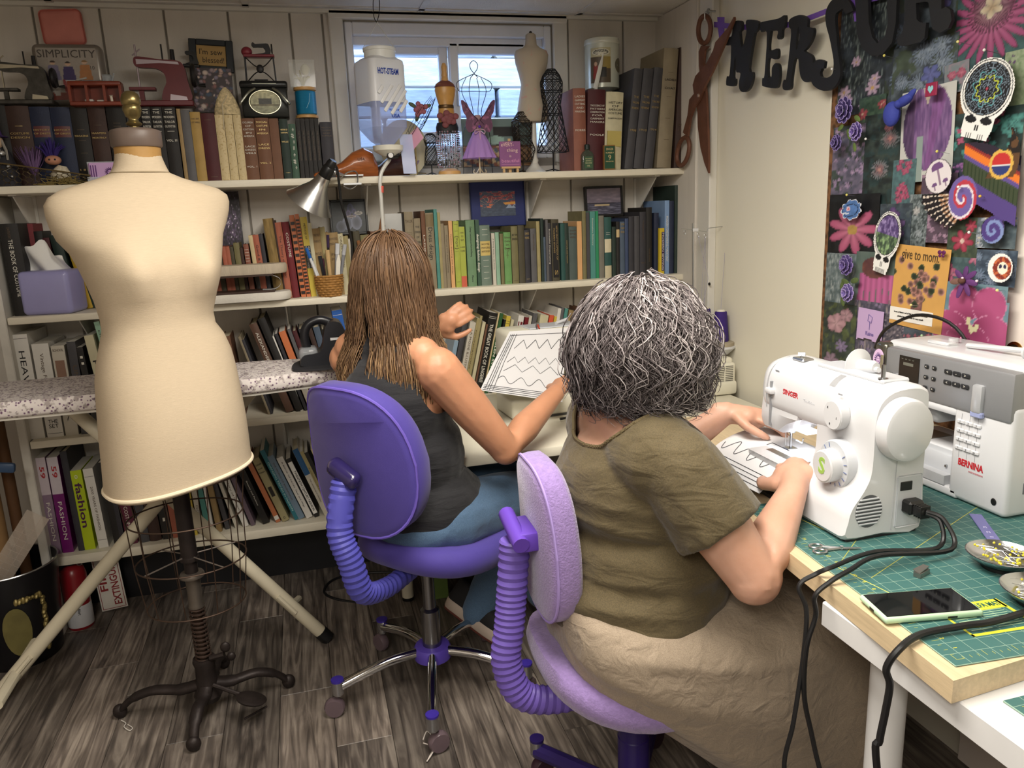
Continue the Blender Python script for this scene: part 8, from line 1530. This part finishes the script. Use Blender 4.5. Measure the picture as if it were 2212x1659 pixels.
t2=thing('power_strip','grey power strip with a lamp cord on the wall side of the floor','power strip',(.66,2.72,.0),15);obj('strip_case',MB().rbox((-.12,-.04,.15),(.12,.04,.21),.008,2).rbox((-.1,-.03,0),(.1,.03,.15),.004,1),mat('#3a3a3c',.5),t2);m=MB()
for k in range(3): m.rbox((-.1+.06*k,-.043,.162),(-.055+.06*k,-.039,.2),.002,1)
obj('outlets',m,mat('#c9c7c0',.4),t2)
stick('green_notebook','green lined notebook standing against the table leg','notebook',MB().rbox((-.03,-.004,0),(.03,.004,.2),.001,1,T3((.385,2.62,0))),mat('#6f8a48',.5,var=.1))
stick('thread_scrap','scrap of white thread on the floor planks','thread',MB().tube(smooth_pts([e0(262,1556),e0(272,1562),e0(268,1570),e0(280,1578),e0(286,1572),e0(276,1565)],4),.0012,5),mat('#c9c4bc',.7));stick('thread_scrap','tangle of pale thread round the chair caster','thread',MB().tube(smooth_pts([e0(915,1612)+Vector((0,0,.02)),e0(925,1600)+Vector((0,0,.03)),e0(940,1612)+Vector((0,0,.01)),e0(930,1630),e0(922,1645),e0(938,1625)+Vector((0,0,.012)),e0(915,1612)+Vector((0,0,.01))],4),.0015,5),mat('#c9c0b8',.7))
# ================================================================ the two people
def blob(parts,voxel=.006,sm=6):
    mb=MB()
    for p in parts:
        if p[0] in 'tc':
            pts,rr=p[1],p[2];mb.tube(pts,rr,14,flat=p[3] if len(p) > 3 else 1.0)
            for q,r_ in list(zip(pts,rr))[:len(pts)-(p[0] == 'c')]: mb.ell(tuple(q),(r_*.98,)*3,nu=12,nv=8)
        else: mb.ell(p[1],p[2],rot=p[3] if len(p) > 3 else None,nu=20,nv=14)
    me=mesh_of(mb,'tmp',[],0);o=bpy.data.objects.new('tmp',me);COL.objects.link(o)
    r_=o.modifiers.new('r','REMESH');r_.mode='VOXEL';r_.voxel_size=voxel;s_=o.modifiers.new('s','SMOOTH');s_.factor=.5;s_.iterations=sm
    dg=bpy.context.evaluated_depsgraph_get();out=bpy.data.meshes.new_from_object(o.evaluated_get(dg));bpy.data.objects.remove(o)
    return out
def from_mesh(name,me,m_,parent,cut=None,disp=None):
    inv=np.array(WM[parent.name].inverted());n=len(me.vertices);co=np.empty(n*3);me.vertices.foreach_get('co',co);co=co.reshape(-1,3)
    bm=bmesh.new();bm.from_mesh(me)
    if disp is not None:
        nr=np.empty(n*3);me.vertices.foreach_get('normal',nr);co=co+nr.reshape(-1,3)*disp(co)[:,None]
        for v,c_ in zip(bm.verts,co): v.co=c_
    if cut is not None:
        k=cut(co);bmesh.ops.delete(bm,geom=[v for v in bm.verts if k[v.index]],context='VERTS')
        bd={v: [e.other_vert(v) for e in v.link_edges if e.is_boundary] for v in bm.verts if v.is_boundary}
        for _ in range(14):
            nw={v: (v.co+sum((w.co for w in q),Vector()))/(len(q)+1) for v,q in bd.items() if q}
            for v,c_ in nw.items(): v.co=c_
    bm.transform(WM[parent.name].inverted());bm.to_mesh(me);bm.free();me.materials.clear();me.materials.append(m_);me.polygons.foreach_set('use_smooth',[True]*len(me.polygons))
    o=bpy.data.objects.new(name,me);COL.objects.link(o);o.parent=parent;WM[o.name]=WM[parent.name].copy();return o
def hand(w,d,up,sc=1.0,curl=.5,side=1,spread=.12):
    """palm and five fingers; w wrist, d pointing direction, up back-of-hand normal; side +1 thumb to the d x up side"""
    w,d,up=Vector(w),Vector(d).normalized(),Vector(up).normalized();s_=d.cross(up).normalized()*side;up=s_.cross(d).normalized()*side;up=up if up.dot(Vector(up)) > 0 else -up
    P=[('t',[w-d*.02,w+d*.03*sc,w+d*.075*sc],[.023*sc,.026*sc,.026*sc]),('e',tuple(w+d*.05*sc+s_*.014*sc),(.024*sc,)*3),('e',tuple(w+d*.055*sc-s_*.016*sc),(.022*sc,)*3)]
    for i,(off,l) in enumerate(((.027,.072),(.009,.08),(-.009,.075),(-.026,.06))):
        b_=w+d*.082*sc+s_*off*sc;dd=(d+s_*spread*(1.2-i)*.6).normalized();p=[b_];a=0
        for f_ in (.45,.3,.25): a += curl*(.5+.3*len(p));p.append(p[-1]+(dd*math.cos(a)-up*math.sin(a))*l*f_*sc)
        P.append(('t',p,[.0098*sc,.0092*sc,.0085*sc,.0068*sc]))
    t0=w+d*.025*sc+s_*.026*sc;t1=t0+(d*.55+s_*.65-up*.3).normalized()*.04*sc;t2=t1+(d*.85+s_*.2-up*.35*(.5+curl)).normalized()*.032*sc;t3=t2+(d*.9-up*.3).normalized()*.022*sc
    P.append(('t',[t0,t1,t2,t3],[.014*sc,.012*sc,.0105*sc,.008*sc]));return P
def skin(c,c2):
    m,N,L,b=nodemat('skin');tc=N.new('ShaderNodeTexCoord');n1=N.new('ShaderNodeTexNoise');n1.inputs['Scale'].default_value=14;n1.inputs['Detail'].default_value=6;L.new(tc.outputs['Object'],n1.inputs['Vector']);r=N.new('ShaderNodeValToRGB');r.color_ramp.elements[0].position=.35;r.color_ramp.elements[1].position=.65;r.color_ramp.elements[0].color=(*lin(c),1);r.color_ramp.elements[1].color=(*lin(c2),1);L.new(n1.outputs[0],r.inputs[0]);L.new(r.outputs[0],b.inputs['Base Color'])
    b.inputs['Roughness'].default_value=.5;b.inputs['Subsurface Weight'].default_value=.2;b.inputs['Subsurface Radius'].default_value=(.012,.005,.003);b.inputs['Subsurface Scale'].default_value=1
    n2=N.new('ShaderNodeTexNoise');n2.inputs['Scale'].default_value=160;L.new(tc.outputs['Object'],n2.inputs['Vector']);bp=N.new('ShaderNodeBump');bp.inputs['Strength'].default_value=.12;bp.inputs['Distance'].default_value=.002;L.new(n2.outputs[0],bp.inputs['Height']);L.new(bp.outputs[0],b.inputs['Normal']);return m
def cloth(c,c2,s_=(3,3,3),bump=.5,scale=8,fine=700):
    m,N,L,b=nodemat('cloth');tc=N.new('ShaderNodeTexCoord');mp=N.new('ShaderNodeMapping');mp.inputs['Scale'].default_value=s_;L.new(tc.outputs['Object'],mp.inputs[0]);n1=N.new('ShaderNodeTexNoise');n1.inputs['Scale'].default_value=scale;n1.inputs['Detail'].default_value=3;n1.inputs['Distortion'].default_value=.6;L.new(mp.outputs[0],n1.inputs['Vector'])
    n2=N.new('ShaderNodeTexNoise');n2.inputs['Scale'].default_value=fine;L.new(tc.outputs['Object'],n2.inputs['Vector']);r=N.new('ShaderNodeValToRGB');r.color_ramp.elements[0].position=.35;r.color_ramp.elements[1].position=.65;r.color_ramp.elements[0].color=(*lin(c),1);r.color_ramp.elements[1].color=(*lin(c2),1);L.new(n2.outputs[0],r.inputs[0]);L.new(r.outputs[0],b.inputs['Base Color']);b.inputs['Roughness'].default_value=.85;b.inputs['Sheen Weight'].default_value=.15
    bp=N.new('ShaderNodeBump');bp.inputs['Strength'].default_value=bump;bp.inputs['Distance'].default_value=.012;L.new(n1.outputs[0],bp.inputs['Height']);L.new(bp.outputs[0],b.inputs['Normal']);return m
HAIRM,N,L,b=nodemat('hair');a_=N.new('ShaderNodeAttribute');a_.attribute_name='Col';L.new(a_.outputs['Color'],b.inputs['Base Color']);b.inputs['Roughness'].default_value=.42;b.inputs['Specular IOR Level'].default_value=.35
def strands(name,parent,paths,cols,rad,base=None,basecol=None):
    """paths (n, k, 3) world points, cols (n, k, 3) sRGB, rad (k,): thin three-sided tubes, one mesh"""
    n,k,_=paths.shape;d=np.gradient(paths,axis=1);d /= np.linalg.norm(d,axis=2,keepdims=True)+1e-9;ref=np.random.RandomState(3).randn(n,1,3);a=np.cross(d,ref);a /= np.linalg.norm(a,axis=2,keepdims=True)+1e-9;b_=np.cross(d,a)
    V=np.stack([paths+(a*math.cos(q)+b_*math.sin(q))*rad[None,:,None] for q in (0,2.094,4.189)],2).reshape(-1,3);C_=np.repeat(cols[:,:,None,:],3,2).reshape(-1,3)
    i=np.arange(n)[:,None,None]*k*3+np.arange(k-1)[None,:,None]*3;j=np.arange(3)[None,None,:];j2=(j+1) % 3;Fq=np.stack([i+j,i+j2,i+3+j2,i+3+j],3).reshape(-1,4)
    V2=V.tolist();F2=[tuple(f_) for f_ in Fq.tolist()]
    if base is not None: o=len(V2);V2 += [tuple(p) for p in base.v];F2 += [tuple(x+o for x in f_) for f_ in base.f];C_=np.vstack([C_,np.tile(basecol,(len(base.v),1))])
    inv=WM[parent.name].inverted();mb=MB();mb.v=(np.array(V2) @ np.array(inv)[:3,:3].T+np.array(inv)[:3,3]).tolist();mb.f=F2;ob=obj(name,mb,HAIRM,parent,smooth=180);c_=np.clip(C_,0,1)**2.2;at=ob.data.color_attributes.new('Col','FLOAT_COLOR','POINT');at.data.foreach_set('color',np.hstack([c_,np.ones((len(c_),1))]).astype(np.float32).ravel());return ob
V_=Vector
# ---------------- person in the black top (her own axes: f ahead, r to her right hand)
f,r=V_((.76,.65,0)),V_((.65,-.76,0));up=V_((0,0,1))
Y=thing('person','seated person with long brown hair in a black sleeveless top and jeans','person',(.30,2.07,0))
hipc,chest,sh=V_((.285,2.065,.60)),V_((.215,2.055,.90)),V_((.20,2.075,1.04));neck,head=V_((.212,2.085,1.10)),V_((.235,2.10,1.215))
shR,elR,wrR=V_((.315,1.945,1.005)),V_((.492,1.955,.765)),V_((.70,2.13,.865));shL,elL,wrL=sh-r*.155+V_((0,0,-.03)),V_((.27,2.40,.93)),V_((.365,2.265,1.055))
tors=[('e',tuple(hipc),(.155,.155,.12)),('e',tuple(hipc.lerp(chest,.5)),(.135,.13,.14)),('e',tuple(chest),(.14,.135,.15)),('t',[sh-r*.13,sh,sh+r*.13],[.05,.065,.05])]
body=tors+[('t',[sh,neck,head],[.06,.052,.05]),('e',tuple(head),(.075,.09,.11)),('e',tuple(head+f*.03-up*.06),(.055,.055,.055)),('e',tuple(head+f*.098-up*.02),(.014,.014,.018)),
    ('t',[shR,shR.lerp(elR,.5),elR,elR.lerp(wrR,.35),wrR],[.062,.054,.045,.043,.027]),('t',[shL,shL.lerp(elL,.5),elL,elL.lerp(wrL,.35),wrL],[.05,.046,.04,.038,.026])]
body += hand(wrR,wrR-elR+V_((.0,.02,-.02)),(-.3,-.3,1),.92,.35,-1)+hand(wrL,V_((.5,-.25,.35)),(.1,-.9,.3),.9,.4,1)
SKY=skin('#b98464','#c48d6c');from_mesh('body',blob(body,.005,5),SKY,Y)
nz=lambda co,s_,k=0: np.array([mnoise.noise(V_((p[0]*s_[0]+k,p[1]*s_[1],p[2]*s_[2]))) for p in co])
topb=[(p[0],p[1],tuple(x+.012 for x in p[2])) if p[0] == 'e' else (p[0],p[1],[x+.010 for x in p[2]]) for p in tors]+[('e',tuple(hipc+f*.02-up*.02),(.172,.172,.11))]
aR,aL=np.array(shR+r*.035+f*.01-up*.005),np.array(shL-r*.03)
from_mesh('tank_top',blob(topb,.006,8),cloth('#121215','#1e1e22',(2,2,9),.5,5),Y,cut=lambda c: ((((c-aR)/np.array([.085,.095,.125])**1)**2).sum(1) < 1) | ((np.abs((c-np.array(sh)) @ np.array(r)) > .1) & (c[:,2] > .985)),disp=lambda c: .006*nz(c,(5,5,26)))
hR,hL=hipc+r*.09-f*.01-up*.03,hipc-r*.09-up*.03;knR,anR=V_((.665,2.20,.545)),V_((.452,2.24,.135));knL,anL=V_((.68,2.38,.55)),V_((.70,2.33,.12))
jn=[('e',tuple(hipc-up*.04),(.168,.168,.085)),('t',[hR,hR.lerp(knR,.5),knR,knR.lerp(anR,.5),anR],[.095,.09,.075,.07,.065]),('t',[hL,hL.lerp(knL,.5),knL,knL.lerp(anL,.5),anL],[.095,.09,.075,.07,.066])]
from_mesh('jeans',blob(jn,.007,6),cloth('#38506c','#587592',(3,3,3),.35,7,1200),Y,disp=lambda c: .004*nz(c,(14,14,14)))
m=MB()
for q in (.1,.28): p=hR.lerp(knR,q+.12)+r*.062+up*.06;m.tube([p,p+f*.10-r*.02+up*.0],.0014,5)
obj('pocket_seam',m,mat('#8a9cb0',.7),Y,world=True)
def shoe(heel,toe,pitch,soleup):
    ax=(V_(toe)-V_(heel));l=ax.length;ax.normalize();sd=ax.cross(V_(soleup)).normalized();un=sd.cross(ax).normalized();T=FR(tuple(heel),tuple(ax),tuple(sd),tuple(un));o_=smooth_poly([(0,-.03),(.06,-.035),(.18,-.043),(.25,-.03),(.265,0),(.25,.03),(.18,.043),(.06,.035),(0,.03),(-.012,0)],3);sc=l/.25
    rg=lambda k,z: [(x*sc,y*k,z) for x,y in o_];u=obj('shoe',MB().loft([rg(.95,.03),rg(.98,.05),[(x*sc*.9+.01,y*.8,.075+.03*(x < .1)) for x,y in o_],[(x*sc*.55+.01,y*.5,.1+.02*(x < .1)) for x,y in o_]],T=T),mat('#141417',.7),Y,world=True,smooth=60)
    obj('sole',MB().loft([rg(.93,0.006),rg(1.05,.012),rg(1.06,.036),rg(.98,.042)],T=T),mat('#b9aa9c',.6,var=.05),u,world=True,smooth=50);obj('outsole',MB().loft([rg(.9,0),rg(1.0,.008)],T=T),mat('#6a3a30',.7),u,world=True)
shoe((.365,2.305,.135),(.505,2.15,.055),0,(.2,.1,1));shoe((.66,2.22,.004),(.85,2.38,.004),0,(0,0,1))
# hair: from the crown over the skull, then hanging in waves
rs=np.random.RandomState(2);n,k=3000,20;az=rs.rand(n)*2*PI;fa=math.atan2(f.y,f.x);H=np.array(head)+np.array([-.004,-.002,.012]);phi0=np.arccos(1-rs.rand(n)*1.0)*.95;s_=np.linspace(0,1,k)
da=(az-fa+PI) % (2*PI)-PI;keep=(np.abs(da) > .75) | (phi0 < .5);az,phi0,da=az[keep],phi0[keep],da[keep];n=len(az);lenz=.36+.16*rs.rand(n);side=np.where(np.abs(da) > 2.6,.8,1.0)
P=np.zeros((n,k,3));cl_=rs.randint(0,40,n);ph=rs.rand(40)[cl_]*6.28+rs.rand(n)*.6;ex_=.012*rs.rand(n);hang=np.clip(.16+.18*rs.rand(n),0,1)*1.0
for i,t_ in enumerate(s_):
    phi=np.minimum(phi0+t_*2.3,1.45+.1*rs.rand());drop=np.minimum(np.maximum(0,phi0+t_*2.3-1.45)/2.3*lenz*1.6,.10+lenz*.45);rr=1+ex_*6+.02*np.sin(ph+t_*9);w_=(drop > 0)*np.minimum(drop*4,1);sw=.016*np.sin(ph+drop*24)*np.minimum(1,drop*7)+.005*np.sin(ph*2+drop*46);flr=1+w_*(.1+.16*np.sin(ph))*np.minimum(1,drop*5)
    split=np.where(np.sin(da) > 0,1,-1)*w_*.022*(np.abs(da) > 1.9)
    x=.098*rr*np.sin(phi)*flr*np.cos(az);y=.104*rr*np.sin(phi)*flr*np.sin(az);z=.128*rr*np.cos(phi)-drop
    P[:,i,0]=H[0]+x+sw*np.cos(az)-split*r.x*1.2;P[:,i,1]=H[1]+y+sw*np.sin(az)-split*r.y*1.2;P[:,i,2]=H[2]+z
dark,mid,lt=hx('#3d2d22'),hx('#755a43'),hx('#c8a472');tone=rs.rand(40)[cl_]*.6+rs.rand(n)*.4;C_=np.zeros((n,k,3))
for i,t_ in enumerate(s_): C_[:,i]=mixc(mixc(np.tile(dark,(n,1)),mid[None],tone*.9+.15),lt[None],np.clip(t_*1.3-.45,0,1)*tone*1.1)
strands('hair',Y,P,C_,np.interp(s_,[0,.8,1],[.0018,.0016,.0004]),MB().ell(tuple(H),(.094,.098,.124)),hx('#3a2a20'))
# ---------------- person in the olive shirt, facing the machine (+x)
O=thing('person','seated person with curly grey hair in an olive T-shirt and khaki skirt','person',(.62,1.40,0))
f,r=V_((1,0,0)),V_((0,-1,0));hipc,waist,chest,sh,neck,head=V_((.615,1.40,.60)),V_((.645,1.40,.70)),V_((.62,1.40,.84)),V_((.612,1.40,.955)),V_((.635,1.40,1.02)),V_((.665,1.41,1.10))
shR,elR,wrR=V_((.635,1.225,.925)),V_((.738,1.13,.735)),V_((.888,1.238,.838));shL,elL,wrL=V_((.63,1.575,.925)),V_((.79,1.68,.765)),V_((.955,1.60,.905))
tors=[('e',tuple(hipc),(.17,.205,.12)),('e',tuple(waist),(.175,.19,.13)),('e',tuple(chest+f*.008),(.15,.175,.15)),('t',[sh-r*.14-up*.02,sh,sh+r*.14-up*.02],[.07,.075,.07])]
arms=[('t',[shR,shR.lerp(elR,.5),elR,elR.lerp(wrR,.3),wrR],[.066,.06,.052,.048,.028]),('t',[shL,shL.lerp(elL,.5),elL,elL.lerp(wrL,.3),wrL],[.066,.06,.05,.045,.027])]
body=tors+arms+[('t',[sh+V_((.01,0,.02)),neck,head],[.07,.06,.055]),('e',tuple(head),(.09,.075,.11)),('e',tuple(head+f*.05-up*.06),(.05,.05,.05)),('e',tuple(head+f*.098-up*.02),(.016,.013,.018)),('t',[hipc+r*.1-up*.08,V_((.98,1.3,.52)),V_((1.0,1.3,.1)),V_((1.1,1.3,.05))],[.08,.06,.045,.035]),('t',[hipc-r*.1-up*.08,V_((.98,1.5,.52)),V_((1.0,1.5,.1)),V_((1.1,1.5,.05))],[.08,.06,.045,.035])]
body += hand(wrR,V_((.58,.72,.2)),(-.55,-.55,.65),1.15,.62,-1)+hand(wrL,V_((.86,-.5,-.16)),(-.1,.1,1),.98,.25,1)
from_mesh('body',blob(body,.005,5),skin('#c79880','#cfa28c'),O)
grow=lambda P_,g: [(p[0],p[1],tuple(x+g for x in p[2])) if p[0] == 'e' else (p[0],p[1],[x+g for x in p[2]]) for p in P_]
slv=[('c',[shR,shR.lerp(elR,.3),shR.lerp(elR,.56)],[.08,.085,.088]),('c',[shL,shL.lerp(elL,.3),shL.lerp(elL,.56)],[.08,.084,.086])];nk=np.array((.59,1.40,1.03))
scut=lambda c: ((((c-nk)/np.array([.15,.135,.105]))**2).sum(1) < 1) | (c[:,2] < .575+.04*np.sin((c[:,0]-.45)*4))
OLV=cloth('#473d26','#584c31',(3,3,7),.55,5,500)
shirt=from_mesh('t_shirt',blob(grow(tors,.016)+slv+[('e',(.62,1.40,.64),(.20,.215,.10))],.006,6),OLV,O,cut=scut,disp=lambda c: .015*(.35-np.abs(nz(c,(4,4,20))))*(1-np.clip((c[:,2]-.80)/.1,0,1))+.012*(.3-np.abs(nz(np.stack([c[:,0]+c[:,2]*.7,c[:,1],c[:,2]*.5-c[:,0]*.5],1),(11,4,4),7)))*np.clip((c[:,2]-.72)/.1,0,1))
bm=bmesh.new();bm.from_mesh(shirt.data);ed=[e for e in bm.edges if e.is_boundary];m=MB();ov=WM[O.name].translation
for e in ed:
    a,b_=e.verts[0].co+ov,e.verts[1].co+ov
    if a.z > .9 and math.hypot(a.x-.595,a.y-1.4) < .2: m.tube([a,b_],.0042,5)
bm.free()
if m.v: tag(obj('ribbed_collar',m,mat('#5a4e34',.8),shirt,world=True),kind='stuff')
obj('necklace',MB().tube(smooth_pts([(.70,1.335,1.0),(.66,1.325,.985),(.62,1.35,1.005)],4),.006,8),BLACKP,O,world=True)
KH=cloth('#877866','#9a8b78',(4,4,4),.65,6,600);rings=[]
for x,yc,zc,hy,hz in ((.435,1.40,.585,.10,.05),(.45,1.40,.57,.17,.085),(.50,1.40,.555,.235,.10),(.60,1.40,.54,.265,.105),(.72,1.40,.52,.272,.12),(.85,1.40,.505,.265,.13),(.95,1.40,.49,.24,.135),(1.02,1.40,.44,.235,.16),(1.07,1.40,.33,.23,.20),(1.09,1.40,.22,.225,.19),(1.08,1.40,.1,.22,.1)):
    ring=[]
    for q in np.linspace(0,2*PI,57)[:-1]:
        c_,s2=math.cos(q),math.sin(q);w_=.006*math.sin(q*7+x*30)+.004*math.sin(q*13+x*50);dz=-np.interp(x,[.45,.52,.6,.68,.8,.95,1.05,1.09],[0,.02,.07,.13,.23,.32,.22,.05])*(s2 < 0)*abs(s2)
        ring.append((x+.25*(s2 < 0)*s2*hz*(x > .9)*-.5,yc+hy*math.copysign(abs(c_)**.7,c_)+w_,zc+hz*math.copysign(abs(s2)**.8,s2)+w_+dz))
    rings.append(ring)
sk=obj('skirt',MB().loft(rings),KH,O,world=True,smooth=80);md=sk.modifiers.new('s','SUBSURF');md.levels=md.render_levels=1
obj('skirt_seam',MB().tube([rings[i][47] for i in range(2,9)],.001,4),mat('#4f4436',.8),sk,world=True)
rs=np.random.RandomState(6);n,k=6500,18;jit=rs.randn(6500,3)*.0042;jit[::16] *= 1.8;H=np.array((.640,1.40,1.118));az=rs.rand(n)*2*PI;phi0=np.arccos(1-rs.rand(n)*1.15);keep=(np.abs((az+PI) % (2*PI)-PI) > .8) | (phi0 < .9);az,phi0=az[keep],phi0[keep];n=len(az);s_=np.linspace(0,1,k);P=np.zeros((n,k,3));G=90;g=rs.randint(0,G,n);gp=rs.rand(G)[g]*6.28;am=.014+.022*rs.rand(G)[g];ln=.75+.55*rs.rand(n);lay=.86+.16*rs.rand(n);fz=rs.randn(n,3)*.009
for i,t_ in enumerate(s_):
    phi=np.minimum(phi0+t_*ln*1.25,2.12);wv=am*np.sin(gp+phi0*5+t_*ln*13+rs.randn(n)*.25)*min(1,t_*3+.2);a2=az+wv*9*.6;rr=lay*(1+.10*t_*(phi > 1.9))+wv*1.4+.03*t_*rs.rand(n)*0
    wide=1+.10*np.exp(-((phi-1.5)/.5)**2);P[:,i,0]=H[0]+.128*rr*wide*np.sin(phi)*np.cos(a2)+fz[:,0]*t_;P[:,i,1]=H[1]+.142*rr*wide*np.sin(phi)*np.sin(a2)+fz[:,1]*t_;P[:,i,2]=H[2]+.150*rr*np.cos(phi)*(1-.12*(np.cos(phi) < 0))+fz[:,2]*t_-.02*t_*t_
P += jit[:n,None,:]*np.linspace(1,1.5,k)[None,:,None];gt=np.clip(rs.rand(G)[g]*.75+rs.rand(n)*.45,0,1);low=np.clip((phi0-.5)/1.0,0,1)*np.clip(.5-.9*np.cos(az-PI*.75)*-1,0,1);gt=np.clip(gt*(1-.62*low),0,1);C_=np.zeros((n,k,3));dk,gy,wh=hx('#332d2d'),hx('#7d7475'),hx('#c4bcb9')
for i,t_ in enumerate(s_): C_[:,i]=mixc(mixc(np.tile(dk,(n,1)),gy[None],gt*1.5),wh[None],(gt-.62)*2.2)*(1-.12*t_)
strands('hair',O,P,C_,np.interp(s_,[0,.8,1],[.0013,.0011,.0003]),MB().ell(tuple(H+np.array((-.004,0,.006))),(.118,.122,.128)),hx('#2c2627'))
obj('glasses',MB().tube([aty(1508,812,1.32),aty(1520,790,1.30),aty(1528,762,1.29)],.0014,5),mat('#9a8468',.3,.5),O,world=True)
